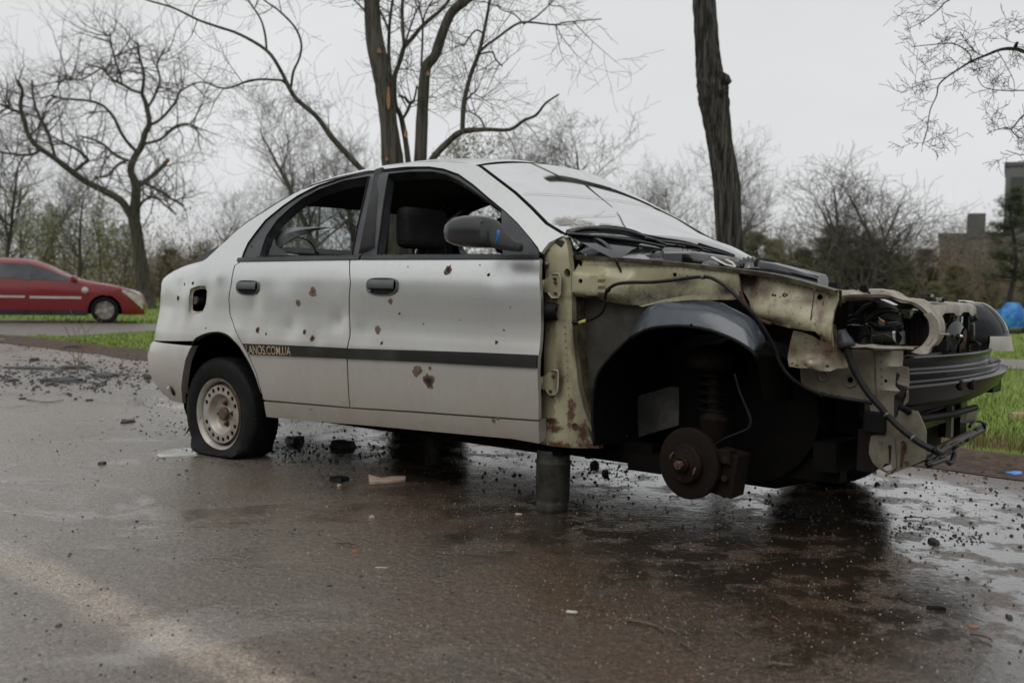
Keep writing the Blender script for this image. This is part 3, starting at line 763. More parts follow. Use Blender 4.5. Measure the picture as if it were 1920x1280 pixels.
# return face of the pillar
b = MB(); L1 = P3s([(1071, 560), (1075, 640), (1082, 720), (1092, 775), (1110, 828)], -.722); rows = [L1, [p+Vector((.018, .05, 0)) for p in L1], [p+Vector((.02, .22, 0)) for p in L1]]
b.grid(rows); b.build('pillar_return', M_RAIL, car, True)
# hinges: bracket, raised rim and bolts
def hinge(pts, bolts, y):
    b = MB(); b.prism(P3s(pts, y), (0, .006, 0)); h = b.build('door_hinge', M_GREEN, car)
    b = MB(); b.tube(P3s(pts[2:5]+pts[5:-1], y-.003), .0035, 6); b.build('hinge_rim', M_LIGHT, h, True)
    for px, py, r in bolts:
        b = MB(); p = P3(px, py, y-.001); b.tube([p, p+Vector((0, -.008, 0))], r, 6); b.build('bolt', M_RUST, h)
    b = MB(); a = P3(pts[0][0]+1, pts[0][1], y); c = P3(pts[0][0]+1, pts[-1][1], y); b.tube([a, c], .010, 10); b.build('hinge_pin', M_GREEN, h, True)
hinge([(1016, 525), (1024, 523), (1034, 513), (1048, 513), (1051, 520), (1051, 551), (1047, 558), (1035, 558), (1028, 549), (1016, 547)], [(1041, 523, .006), (1042, 530, .0055), (1042, 550, .006)], -.772)
hinge([(1013, 706), (1022, 704), (1032, 694), (1045, 694), (1047, 700), (1046, 731), (1042, 740), (1030, 740), (1024, 731), (1013, 729)], [(1038, 705, .006), (1033, 733, .006)], -.775)
b = MB(); b.lathe([(.001, -.006), (.009, -.006), (.010, 0)], P3(1025, 495, -.752), (0, 1, 0), 12); b.build('grommet', M_ALU, car, True)
# rubber wiring boot between door and pillar
b = MB(); prof = []
for k in range(15): prof.append((.030-.004*(k % 2)+.006*sin(k/14*pi), k*.006))
b.lathe(prof, P3(1020, 583, -.765)+Vector((-.02, .0, 0)), (1, .1, 0), 16); b.build('wiring_boot', M_RUB, car, True)
# rust runs on the pillar foot
def scab(pts, y, mat, par, name='rust_patch', n=0):
    b = MB(); L = P3s(pts, y); b.prism(L, (0, .003, 0)); return b.build(name, mat, par)
def blot(px, py, rx, ry, y, mat, par, seed=0, name='rust_patch'):
    r = random.Random(seed+int(px)); pts = []
    for k in range(16):
        a_ = 2*pi*k/16; f = .65+.5*r.random(); pts.append((px+cos(a_)*rx*f, py+sin(a_)*ry*f))
    return scab(pts, y, mat, par, name)
b = MB(); p = P3(1079, 800, -.765); b.lathe([(.001, .0), (.012, 0), (.015, -.002)], p, (0, 1, 0), 14); b.build('drain_plug', M_RUST, post, True)


# upper rail (apron), pressed box with two steps
topY = -.69
def y_apr(x, z):
    if x is None: return -.735
    zt = .985-.062*((x-2.03)/.67)
    v = (zt-z)
    out_b = sstep(.03, .065, v)-sstep(.135, .165, v)*.9
    y = -.69-.052*out_b
    y += .030*sstep(2.155, 2.163, x)*out_b+.022*sstep(2.265, 2.280, x)*out_b
    y += .02*exp(-((x-2.385)/.05)**2-((v-.10)/.04)**2)
    return y+nz3(x, z, 12, .004)
apron = bulge_plate('apron_rail', [(1074, 481), (1140, 485), (1216, 490), (1290, 497), (1372, 505), (1377, 545), (1374, 561), (1330, 558), (1260, 556), (1235, 562), (1205, 573), (1160, 571), (1132, 566), (1120, 560), (1074, 557)],
    y_apr, .012, M_GREEN, car, holes=[circ(1090.5, 527, 4.2, 10, 1.1), circ(1253, 514.5, 4.2, 10), circ(1278, 517, 1.6, 8)], step=.014)
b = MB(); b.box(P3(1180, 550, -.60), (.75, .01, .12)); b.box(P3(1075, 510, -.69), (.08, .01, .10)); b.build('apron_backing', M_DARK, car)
# top flange
b = MB(); L = P3s([(1074, 479), (1140, 482), (1216, 487), (1290, 494), (1372, 503), (1440, 512), (1500, 526), (1566, 545)], -.70)
L = spline(L, 3)
b.grid([[p+Vector((0, .004, -.014)) for p in L], [p for p in L], [p+Vector((0, .006, .002)) for p in L], [p+Vector((0, .060, .001)) for p in L], [p+Vector((0, .062, -.05)) for p in L]]); b.build('apron_flange', M_RAIL, car, True, 40)
m = b  # mirrored flange on the far side
# inner skirt under the rail
b = MB(); 
def y_sk(x, z):
    if x is None: return -.665
    return -.665+.01*sstep(2.05, 2.2, x)+nz3(x, z, 8, .006)-.012*exp(-((x-2.23)/.012)**2)
skirt = bulge_plate('inner_wing', [(1074, 552), (1135, 562), (1210, 572), (1232, 570), (1205, 588), (1182, 630), (1152, 658), (1126, 690), (1112, 735), (1109, 790), (1112, 838), (1098, 842), (1085, 740), (1077, 640)], y_sk, .01, M('dirty_inner_wing', (.055, .052, .04), .6, 0, (.02, .018, .014), 7, .4, .65, (.07, .04, .02), 20, .62, .7, bmp=.002, bscale=20), car, step=.025)
# lower step with torn seam behind the cable
bulge_plate('apron_lower_flange', [(1198, 574), (1250, 560), (1300, 552), (1340, 550), (1376, 556), (1376, 562), (1300, 562), (1240, 567), (1205, 575)], lambda x, z: -.742 if x is None else -.742+nz3(x, z, 30, .003), .006, M_APR, car)
# forward apron, the mottled bulged sheet
def y_fa(x, z):
    if x is None: return -.69
    zt = .93-.072*max(0, (x-2.69)/.30); v = zt-z
    y = -.668-.035*sstep(.0, .12, v)+.16*sstep(.10, .26, v)**1.5
    y += .03*sstep(2.75, 2.70, x)+.004*sin(z*120)*exp(-((x-2.90)/.02)**2)*sstep(.12, .16, v)
    for xc, w_ in ((2.862, .005), (2.883, .006), (2.905, .004)):
        y += .006*exp(-((x-xc-(.3*(v-.15))**2)/w_)**2)*sstep(.11, .13, v)
    return y+nz3(x, z, 14, .006)
fa = bulge_plate('front_apron', [(1376, 505), (1408, 508), (1440, 513), (1500, 527), (1540, 538), (1566, 546), (1567, 560), (1562, 585), (1561, 620), (1558, 650), (1548, 640), (1530, 621), (1508, 619), (1477, 614), (1446, 606), (1424, 598), (1408, 584), (1400, 565), (1388, 548), (1378, 540)],
    y_fa, .010, M_APR, car, holes=[circ(1533, 557, 5.5, 12, 1.05), circ(1452, 554, 2.4, 8), circ(1472, 553, 2.6, 8)], step=.014)
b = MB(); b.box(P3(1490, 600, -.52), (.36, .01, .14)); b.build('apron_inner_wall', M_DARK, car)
for px, py, r in ((1472, 553, .008), (1450, 553, .005)):
    b = MB(); b.lathe([(r, -.004), (r*.5, -.004), (r*.5, .004)], P3(px, py, -.703), (0, 1, 0), 8); b.build('bolt', M_RUST, fa)
b = MB(); L = spline(P3s([(1388, 545), (1398, 570), (1420, 596), (1446, 607)], -.705), 5); b.tube(L, .006, 6); b.build('rusty_flange', M_RUST, fa, True)

# blue-black wheel arch liner: barrel with a face that leans out ------------------------------
cxz = (2.515, .362); R0 = .372
def LP(a_, r, y): return Vector((cxz[0]+r*cos(a_), y, cxz[1]+r*sin(a_)))
face_o = P3s([(1183, 632), (1194, 605), (1207, 584), (1231, 563), (1270, 561), (1331, 565), (1359, 576), (1388, 590), (1405, 601), (1420, 624), (1427, 640), (1420, 655), (1416, 665)], -.735)
face_i = P3s([(1183, 632), (1200, 623), (1221, 615), (1255, 611), (1290, 611.5), (1331, 619), (1366, 632), (1384, 641), (1400, 651), (1408, 657), (1412, 661), (1414, 663), (1416, 665)], -.785)
fi2 = spline(face_i, 2); fo2 = spline(face_o, 2)
mid = [(a_*.5+c_*.5)+Vector((0, -.010, 0)) for a_, c_ in zip(fi2, fo2)]
b = MB(); b.grid([[p+Vector((0, .035, .002)) for p in fo2], fo2, mid, fi2, [p+Vector((0, .015, -.006)) for p in fi2]]); 
liner = b.build('wheel_arch_liner', M_FEND, car, True, 50)
bl = P3s([(1115, 836), (1111, 790), (1112, 740), (1118, 710), (1128, 690), (1152, 661), (1183, 633)], -.74)
edge = spline(bl, 3)[:-1]+[p+Vector((0, .0, 0)) for p in fi2]+spline([fi2[-1], P3(1424, 700, -.70), P3(1432, 750, -.66)], 5)[1:]
b = MB()
rows = [edge]+[[Vector((p.x, p.y+dy, p.z-.012*k)) for p in edge] for k, dy in enumerate((.06, .16, .28, .36))]
b.grid(rows); b.build('liner_barrel', M_OILSHADE, liner, True)
b = MB(); b.tube(edge[:-8], .006, 6); b.build('liner_lip', M_RUB, liner, True)
b = MB(); p = P3(1296, 609, -.79)
b.lathe([(.001, -.003), (.004, -.002), (.005, 0)], p, (0, 1, 0), 8); b.build('clip', M_DARK, liner)
# dark body shell behind everything: firewall, floor, inner wheelhouse, engine bay lining
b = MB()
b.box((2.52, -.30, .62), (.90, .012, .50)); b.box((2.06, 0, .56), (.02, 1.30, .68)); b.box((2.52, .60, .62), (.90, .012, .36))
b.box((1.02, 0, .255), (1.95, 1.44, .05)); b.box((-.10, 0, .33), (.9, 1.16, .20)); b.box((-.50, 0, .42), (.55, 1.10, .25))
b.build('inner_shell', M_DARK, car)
b = MB()
b.box((.92, -.60, .60), (1.86, .02, .60)); b.box((.92, .60, .60), (1.86, .02, .60)); b.box((.0, 0, .60), (.02, 1.2, .55)); b.box((1.02, 0, .29), (2.0, 1.3, .02))
b.build('cabin_lining', M_INT, car)
# sheet-metal splash panel inside the arch
pl = bulge_plate('splash_panel', [(1150, 749), (1200, 741), (1257, 724), (1272, 726), (1273, 760), (1272, 797), (1210, 815), (1152, 835), (1148, 790)], lambda x, z: -.42 if x is None else -.42+nz3(x, z, 8, .006), .008, M('rusty_galvanised_sheet', (.06, .06, .055), .5, .3, (.16, .155, .145), 6, .48, .7, (.09, .035, .018), 24, .58, .66, bmp=.001, bscale=30), car)
# strut, spring seat, top mount
b = MB(); b.lathe([(.001, .05), (.045, .045), (.085, .03), (.10, .0), (.095, -.02), (.05, -.045), (.03, -.05)], P3(1337, 672, -.50), (0, -.12, 1), 24); st_ = b.build('strut_top_mount', M_RUSTD, car, True, 50)
b = MB(); a_ = P3(1340, 682, -.50); c_ = P3(1340, 800, -.57); b.tube([a_, c_], [.024, .026], 14); b.tube([c_+Vector((0, 0, .06)), c_+Vector((0, -.004, .03)), c_+Vector((0, -.006, -.05))], [.03, .055, .035], 16)
b.build('suspension_strut', M_RUSTD, car, True, 50)
b = MB(); L = []
for k in range(90):
    t = k/89; a_ = t*5.2*2*pi; c0 = P3(1338, 690, -.50).lerp(P3(1340, 775, -.555), t); L.append(c0+Vector((cos(a_)*.058, sin(a_)*.058, 0)))
b.tube(L, .005, 6); b.build('coil_spring', M_OILSHADE, car, True)
b = MB(); b.tube(spline(P3s([(1378, 700), (1386, 730), (1398, 760), (1407, 785), (1404, 802), (1385, 812), (1360, 822), (1340, 835)], -.62), 5), .006, 7); b.build('brake_hose', M_CABLE, car, True)
# brake disc with hub
hc = P3(1293, 868, -.715); ax = (-.16, -1, .02)
b = MB(); b.lathe([(.118, -.012), (.1235, -.010), (.1235, .010), (.118, .012), (.072, .012), (.070, .0135), (.068, .030), (.062, .036), (.034, .037), (.030, .040), (.001, .040)], hc, ax, 56); disc = b.build('brake_disc', M_RUSTD, car, True, 35)
b = MB(); b.lathe([(.118, -.012), (.04, -.013), (.04, -.08), (.001, -.08)], hc, ax, 40); b.build('dust_shield', M_DARK, disc, True, 35)
axv = Vector(ax).normalized(); ta = axv.orthogonal().normalized(); tb = axv.cross(ta)
b = MB(); b.lathe([(.030, .036), (.030, .050), (.024, .056), (.020, .056), (.020, .048)], hc, ax, 24); b.build('hub', M_RUSTD, disc, True, 35)
b = MB(); b.tube([hc+axv*.048, hc+axv*.068], .0165, 6); b.build('hub_nut', M('worn_nut', (.22, .15, .11), .45, .5, (.08, .035, .02), 60), disc)
b = MB(); b.tube([hc+axv*.060, hc+axv*.074], .008, 10); b.build('axle_end', M_RUST, disc)
for k in range(4):
    a_ = k*pi/2+.55; q = hc+(ta*cos(a_)+tb*sin(a_))*.050
    b = MB(); b.tube([q+axv*.030, q+axv*.0375], .0065, 10); b.build('stud_hole', M_HOLE, disc)
for a_ in (2.0, 5.1):
    b = MB(); L = [hc+(ta*cos(a_+u)+tb*sin(a_+u))*.054+axv*.0385 for u in np.linspace(-.3, .3, 8)]; b.tube(L, [.003, .006, .008, .009, .009, .008, .006, .003], 8, True, .3); b.build('bare_metal_mark', M('scuffed_metal', (.28, .20, .15), .5, .4, (.08, .035, .02), 80), disc, True)
b = MB(); q = P3(1367, 885, -.66); b.box(q, (.09, .10, .15), Matrix.Rotation(.15, 3, 'Y')); b.box(P3(1362, 855, -.70), (.05, .05, .05)); b.box(P3(1355, 905, -.66), (.09, .09, .05), Matrix.Rotation(.5, 3, 'Y'))
b.tube([P3(1360, 862, -.73), P3(1360, 862, -.70)], .014, 12); b.tube([P3(1358, 897, -.73), P3(1358, 897, -.70)], .012, 12)
cal = b.build('brake_caliper', M_RUSTD, car); bm = cal.modifiers.new('bevel', 'BEVEL'); bm.width = .008; bm.segments = 2
b = MB(); b.tube([P3(1340, 880, -.60), P3(1400, 862, -.30), (2.45, -.05, .27)], .018, 10); b.tube([P3(1335, 905, -.60), (2.42, -.30, .17), (2.30, -.28, .20)], [.03, .022, .03], 8); b.build('drive_shaft', M_RUSTD, car, True)
# engine, gearbox, subframe
b = MB()
sec = [(.30, .08, .56), (.34, .075, .70), (.30, .085, .80), (.2, .12, .72)]
rows = []
for y, zb, xw in ((-.42, .30, .16), (-.40, .16, .30), (-.20, .11, .36), (.10, .09, .38), (.36, .10, .34), (.44, .22, .22), (.45, .40, .12)):
    row = []
    for k in range(18):
        a_ = 2*pi*k/18; row.append(Vector((2.56+cos(a_)*xw, y, .42+sin(a_)*(.42-zb if sin(a_) < 0 else .28))))
    rows.append(row)
b.grid(rows, True); b.add(rows[0], [tuple(range(18))]); b.add(rows[-1], [tuple(range(17, -1, -1))])
eng = b.build('engine', M_OILSHADE, car, True, 50)
b = MB(); b.box((2.25, 0, .215), (.14, 1.10, .07)); b.box((2.9, 0, .30), (.08, .9, .10)); b.box((2.58, -.34, .24), (.70, .07, .08)); b.box((2.58, .34, .24), (.70, .07, .08)); b.box((2.02, -.50, .24), (.5, .06, .08)); b.build('subframe', M_OILSHADE, car)
b = MB(); b.tube([(2.1, .1, .20), (1.5, .12, .19), (.7, .15, .20), (.1, .25, .22), (-.6, .35, .25)], .025, 8); b.box((1.3, .13, .19), (.42, .2, .12)); b.box((-.45, -.2, .26), (.45, .3, .16)); b.build('exhaust', M_RUSTD, car, True, 40)
b = MB(); b.box((.05, 0, .24), (.1, 1.3, .08)); b.box((-.30, .05, .30), (.55, .6, .16)); b.build('rear_axle_beam', M_DARK, car)

# ------------------------------------------------------------------ wheels
def tyre_mesh(b, c, R, Wd, rim, flat=True, n=120, treads=True):
    prof = [(rim-.006, -.42), (rim+.004, -.50), (rim+.022, -.56), (R*.80, -.60), (R*.93, -.57), (R*.985, -.50), (R, -.42), (R, .42), (R*.985, .50), (R*.93, .57), (R*.80, .60), (rim+.022, .56), (rim+.004, .50), (rim-.006, .42)]
    rows = []
    for i in range(n+1):
        a_ = 2*pi*i/n; row = []
        for j, (r, h) in enumerate(prof):
            rr = r
            if treads and 4 <= j <= 9 and i % 2: rr = r-.006 if j in (5, 8) else r-.003
            x, z, y = cos(a_)*rr, sin(a_)*rr, h*Wd
            if flat and z < 0 and r > rim+.01:
                zz = c[2]+z; lim = .035 if j in (3, 4, 9, 10) else 0.0
                k = sstep(.06, 0, zz)
                zz2 = (zz+sqrt(zz*zz+.035**2))/2 if zz < .12 else zz; z = zz2-c[2]+.001
                if zz < -.0 and 5 <= j <= 8: z = min(z, -c[2]+.001+.012*sstep(-.03, 0, zz))
                k2 = sstep(rim*.75, rim+.03, -z)
                if j in (3, 10): y += math.copysign(.045*k2, y); z = max(z, -c[2]+.018)
                if j in (4, 9): y += math.copysign(.040*k2, y); z = max(z, -c[2]+.004)
                if j in (2, 11): y += math.copysign(.030*k2, y); z = max(z, -c[2]+.035) if -z > rim else z
            row.append(Vector((c[0]+x, c[1]+y, c[2]+z)))
        rows.append(row)
    b.grid(rows)
wc = P3(415.5, 776, -.775); wc = Vector((wc.x, -.715, wc.z)); RR = .180
wheel = empty('rear_wheel', (0, 0, 0)); wheel.parent = car
b = MB(); tyre_mesh(b, wc, .285, .145, RR-.008); b.build('tyre', M_RUB, wheel, True, 80)
fy = wc.y-.072
def WL(name, prof, mat, par, n=48, auto=40):
    b = MB(); b.lathe([(r, h) for r, h in prof], (wc.x, fy, wc.z), (0, -1, 0), n); return b.build(name, mat, par, True, auto)
rim = WL('rim', [(RR-.02, -.145), (RR-.025, -.08), (RR-.022, -.03), (RR-.016, -.005), (RR-.004, .004), (RR+.001, .008), (RR, .002), (RR-.006, -.004)], M_RIM, wheel)
# perforated disc
def ringpts(r, h, n, ph=0): return [Vector((wc.x+r*cos(2*pi*k/n+ph), fy-h, wc.z+r*sin(2*pi*k/n+ph))) for k in range(n)]
holes = []
for s_ in (0, 1):
    for k in range(8):
        a_ = radians(23+19*k)+s_*pi
        holes.append([Vector((wc.x+.126*cos(a_)+.0118*cos(u), fy+.006, wc.z+.126*sin(a_)+.0118*sin(u))) for u in np.linspace(0, 2*pi, 13)[:-1]])
b = MB(); b.prism(ringpts(.1445, -.006, 64), (0, .006, 0), holes=[ringpts(.102, -.006, 40)]+holes)
b.build('perforated_disc', M_RIM, rim)
WL('rim_well', [(.1445, -.006), (.150, -.020), (.156, -.034), (RR-.022, -.026)], M_RIMD, rim)
WL('rim_bowl', [(.102, -.006), (.096, -.012), (.088, -.030), (.078, -.040), (.066, -.043), (.040, -.043), (.036, -.036), (.030, -.034), (.001, -.034)], M_RIM, rim)
WL('brake_drum', [(.150, -.08), (.10, -.075), (.001, -.07)], M_HOLE, wheel)
b = MB(); b.lathe([(.034, -.036), (.034, -.022), (.029, -.014), (.001, -.012)], (wc.x, fy, wc.z), (0, -1, 0), 20); b.build('hub_cap', M_RIMD, rim, True, 35)
for k in range(4):
    a_ = k*pi/2+.1; q = Vector((wc.x+.052*cos(a_), fy+.043, wc.z+.052*sin(a_))); b = MB(); b.lathe([(.014, .0), (.014, -.002), (.0105, -.004)], q, (0, 1, 0), 12); b.tube([q, q+Vector((0, -.018, 0))], [.0095, .008], 6); b.build('wheel_bolt', M_RUST, rim)
# mud flap strip hanging behind the wheel
b = MB(); L = P3s([(343, 740), (345, 765), (352, 785), (358, 795)], -.70); b.grid([L, [p+Vector((.012, .06, 0)) for p in L]]); 
L = P3s([(357, 786), (356, 800), (351, 810), (345, 816)], -.70); b.tube(L, [.008, .007, .005, .002], 6, True, .4); b.build('mud_flap', M_RUB, car, True)
# rear arch: inner barrel and rubber lip
al = [S(q[0], q[1], -.004) for q in S_arch]
al = spline([S(*sp(346, 756), 0)+Vector((0, .01, 0))] + [P3(345, 700, -.79), P3(352, 668, -.80)]+al, 3)
b = MB(); b.grid([al]+[[p+Vector((0, dy, dz)) for p in al] for dy, dz in ((.03, .004), (.20, .01), (.30, -.01))]); b.build('rear_arch_lining', M_DARK, car, True)
b = MB(); b.tube(al[2:], .006, 6); b.build('arch_lip', M_RUB, body, True)
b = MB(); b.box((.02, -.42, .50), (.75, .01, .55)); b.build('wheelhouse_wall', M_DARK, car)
# far wheels
for X_, R_ in ((2.50, .285), (0.0, .285)):
    w2 = empty('front_wheel' if X_ > 1 else 'rear_wheel', (0, 0, 0)); w2.parent = car
    c = Vector((X_, .69, .262 if X_ > 1 else .225)); b = MB(); tyre_mesh(b, c, R_, .16, RR); b.build('tyre', M_RUB, w2, True, 60)
    b = MB(); b.lathe([(RR, -.08), (RR-.01, 0), (.13, .05), (.001, .06)], c, (0, 1, 0), 32); b.lathe([(RR, .06), (.05, .02), (.001, .02)], c, (0, 1, 0), 32); b.build('rim', M_RIM, w2, True, 40)

# ------------------------------------------------------------------ front end
# long side plate of the front frame
def y_fp(x, z):
    if x is None: return -.50
    y = -.50
    for zc in (.632, .553): y -= .008*exp(-((z-zc)/.008)**2)*sstep(3.08, 3.11, x)*sstep(3.20, 3.18, x)
    y -= .004*exp(-((x-3.075)/.004)**2)
    return y+nz3(x, z, 7, .004)
fp = bulge_plate('front_frame_plate', [(1500, 690), (1545, 680), (1591, 655), (1640, 656), (1692, 658), (1692, 686), (1703, 688), (1704, 718), (1702, 752), (1690, 766), (1720, 771), (1729, 790), (1736, 808), (1735, 861), (1700, 877), (1667, 890), (1650, 880), (1636, 866), (1629, 850), (1630, 832), (1634, 817),
      (1655, 812), (1660, 800), (1659, 782), (1633, 775), (1630, 757), (1605, 750), (1578, 744), (1528, 736), (1512, 727), (1502, 716)], y_fp, .010, M_PANEL, car,
      holes=[circ(1594, 712, 6, 12), circ(1661, 714, 3.2, 10), circ(1664, 875, 10, 14, .75)], step=.018)
for px, py, r in ((1543, 705, .015),): 
    b = MB(); b.lathe([(.020, 0), (.020, -.003), (.014, -.003), (.013, 0), (.004, 0), (.001, -.004)], P3(px, py, -.503), (0, 1, 0), 16); b.build('pressed_ring', M_PANEL, fp, True)
b = MB(); b.lathe([(.026, 0), (.025, -.003), (.019, -.003), (.018, 0)], P3(1594, 712, -.503), (0, 1, 0), 20); b.build('pressed_ring', M_PANEL, fp, True)
b = MB(); b.prism(P3s([(1645, 825), (1656, 821), (1677, 822), (1679, 850), (1680, 876), (1668, 888), (1652, 878), (1646, 868), (1646, 846), (1655, 842), (1655, 830)], -.508), (0, .006, 0), holes=[P3s(circ(1664, 875, 9, 14, .75), -.508)])
br = b.build('tow_bracket', M_PANEL, fp); bv = br.modifiers.new('b', 'BEVEL'); bv.width = .002
b = MB(); b.prism(P3s([(1666, 838), (1671, 838), (1669, 868), (1667, 868)], -.5105), (0, .002, 0)); b.prism(P3s(circ(1668, 837, 3.2, 10), -.5108), (0, .002, 0)); b.build('slot', M_HOLE, br)
b = MB(); b.prism(P3s([(1690, 828), (1696, 829), (1694, 850), (1690, 876), (1687, 876)], -.5075), (0, .003, 0)); b.prism(P3s(circ(1693, 831, 5, 10), -.508), (0, .003, 0)); b.prism(P3s([(1697, 832), (1699, 833), (1697, 850), (1695.5, 850)], -.508), (0, .003, 0)); b.prism(P3s(circ(1699, 868, 4, 10), -.508), (0, .003, 0)); b.build('slot', M_RUST, fp)
b = MB(); c = P3(1640, 792, -.505); b.box(c, (.075, .02, .075)); o = b.build('rubber_pad', M_RUB, fp); bv = o.modifiers.new('b', 'BEVEL'); bv.width = .012; bv.segments = 3
# torn white metal flap
def y_fl(x, z):
    if x is None: return -.61
    return -.61+.03*sstep(2.80, 2.95, x)-.02*exp(-((x-2.905)/.025)**2-((z-.63)/.015)**2)+nz3(x, z, 16, .014)
flap = bulge_plate('torn_flap', [(1485, 620), (1500, 623), (1518, 630), (1531, 640), (1531, 612), (1545, 606), (1560, 610), (1562, 650), (1574, 668), (1584, 680), (1590, 690), (1562, 692), (1548, 697), (1533, 696), (1515, 690), (1496, 690), (1479, 687), (1476, 672), (1480, 645)], y_fl, .006, M_TORN, car,
      holes=[circ(1544, 687.5, 3.4, 8, .8), circ(1484, 681, 2, 8)], step=.012)
blot(1548, 625, 13, 15, -.615, M_RUST, flap, 5)
# bumper beam (stepped section swept along a bowed plan line)
def beam_plan(u):   # u 0 near .. 1 far
    y = -.505+1.16*u; x = 3.155+.100*(1-((u-.5)/.5)**2)+.05*u
    if u > .93: x += .0
    return x, y
zt_n = PX(1695, 664, 3.17).z
sec = [(-.10, .655), (-.006, .658), (.0, .653), (-.012, .618), (-.008, .612), (.026, .609), (.031, .604), (.022, .580), (.026, .574), (.052, .569), (.058, .562), (.040, .505), (.030, .494), (.028, .472), (.018, .460), (-.03, .450), (-.10, .450)]
zoff = -.0
rows = []
for i in range(33):
    u = i/32; x, y = beam_plan(u); dd = beam_plan(min(1, u+.01)); d0 = beam_plan(max(0, u-.01)); tx, ty = dd[0]-d0[0], dd[1]-d0[1]; l_ = sqrt(tx*tx+ty*ty); nx, ny = ty/l_, -tx/l_
    tp = 1-.35*sstep(.16, 0, u)*0
    rows.append([Vector((x+nx*(o_-.03), y+ny*(o_-.03), z_ if z_ > .60 else .60-(.60-z_)*(1-.40*min(1, u*1.5)))) for o_, z_ in sec])
b = MB(); b.grid([[r[k] for r in rows] for k in range(len(sec))]); k_ = len(sec)
b.add(rows[0], [tuple(range(k_))]); b.add(rows[-1], [tuple(range(k_-1, -1, -1))])
beam = b.build('bumper_beam', M_BEAM, car, True, 35)
def on_beam(px, py, o_=.0): 
    best = None
    for i in range(401):
        u = i/400; x, y = beam_plan(u); q = P3(px, py, y); e = abs(q.x-(x+.026))
        if best is None or e < best[0]: best = (e, q, u)
    return best[1]
for px, py, w_, h_ in ((1823.5, 721, 3.6, 9.5), (1801, 722, 3, 6)):
    q = on_beam(px, py); b = MB(); b.tube([q+Vector((-.02, 0, 0)), q+Vector((.006, 0, 0))], .009, 12); o = b.build('beam_slot', M_HOLE, beam); o.scale = (1, 1, 1)
    for v in o.data.vertices: v.co.z = q.z+(v.co.z-q.z)*2.0
# crash box on the far end
q = P3(1858, 714, .48); b = MB(); b.box(q, (.05, .10, .085), Matrix.Rotation(-.1, 3, 'Z')); b.box(q+Vector((.0, -.06, .045)), (.07, .16, .010), Matrix.Rotation(-.1, 3, 'Z')); 
o = b.build('crash_box', M_BEAM, beam); bv = o.modifiers.new('b', 'BEVEL'); bv.width = .006; bv.segments = 2
b = MB(); p = P3(1690, 763, -.55); L = P3s([(1688, 765), (1700, 764), (1760, 768), (1800, 768)], -.50); b.tube([p, (3.20, -.40, .455), (3.24, -.2, .455), (3.25, .1, .455)], .012, 8); b.build('lower_lip', M_RUB, car, True)
# lower radiator support: uprights, cross tube, cooler, tangled looms
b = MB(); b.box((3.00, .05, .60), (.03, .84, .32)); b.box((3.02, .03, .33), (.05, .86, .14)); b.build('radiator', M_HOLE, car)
b = MB()
for k in range(26): b.box((3.02, -.36+k*.032, .60), (.006, .003, .26))
b.build('radiator_fins', M('dark_cooler_metal', (.015, .015, .015), .45, .5), car)
low = [PX(1737, 866, 3.22), PX(1780, 822, 3.18), PX(1833, 800, 3.13)]
b = MB(); b.tube([Vector((3.19, -.46, .32)), Vector((3.20, -.1, .33)), Vector((3.19, .45, .33))], .016, 8); b.build('lower_crossmember', M('rusty_beige_rail', (.11, .08, .05), .55, .1, (.05, .03, .018), 18), car, True)
b = MB(); a_ = PX(1781, 762, 3.20); c_ = PX(1781, 818, 3.20); b.box((a_+c_)/2, (.018, .03, (a_-c_).length)); b.build('support_strut', M_PANEL, car)
b = MB(); a_ = PX(1812, 762, 3.17); c_ = PX(1818, 790, 3.17); b.prism([PX(1806, 760, 3.16), PX(1824, 760, 3.16), PX(1818, 792, 3.16), PX(1800, 792, 3.16)], (.02, 0, 0)); b.build('support_strut', M_PANEL, car)
b = MB(); b.box((3.13, 0, .40), (.02, .90, .025)); b.box((3.10, .40, .38), (.08, .10, .16)); b.build('lower_brace', M_BEAM, car)
rnd = random.Random(11)
for k in range(13):
    L = []
    for j in range(9):
        u = j/8; L.append(PX(1738+108*u+rnd.uniform(-3, 3), 868-68*u+rnd.uniform(-9, 9)*(1-.3*u), 3.245-.07*u+rnd.uniform(-.03, .02)))
    b = MB(); b.tube(spline(L, 4), rnd.choice((.003, .004, .006)), 6); b.build('wiring_loom', M_CABLE, car, True)
b = MB(); b.tube(spline([PX(x, y, 3.2) for x, y in ((1818, 800), (1828, 789), (1842, 792), (1846, 804), (1836, 810), (1828, 806))], 6), .006, 8); b.build('wiring_loom', M_CABLE, car, True)
b = MB(); b.tube(spline([PX(x, y, 3.25) for x, y in ((1742, 872), (1758, 866), (1772, 862), (1782, 868), (1790, 850))], 5), .009, 8); b.build('wiring_loom', M_CABLE, car, True)

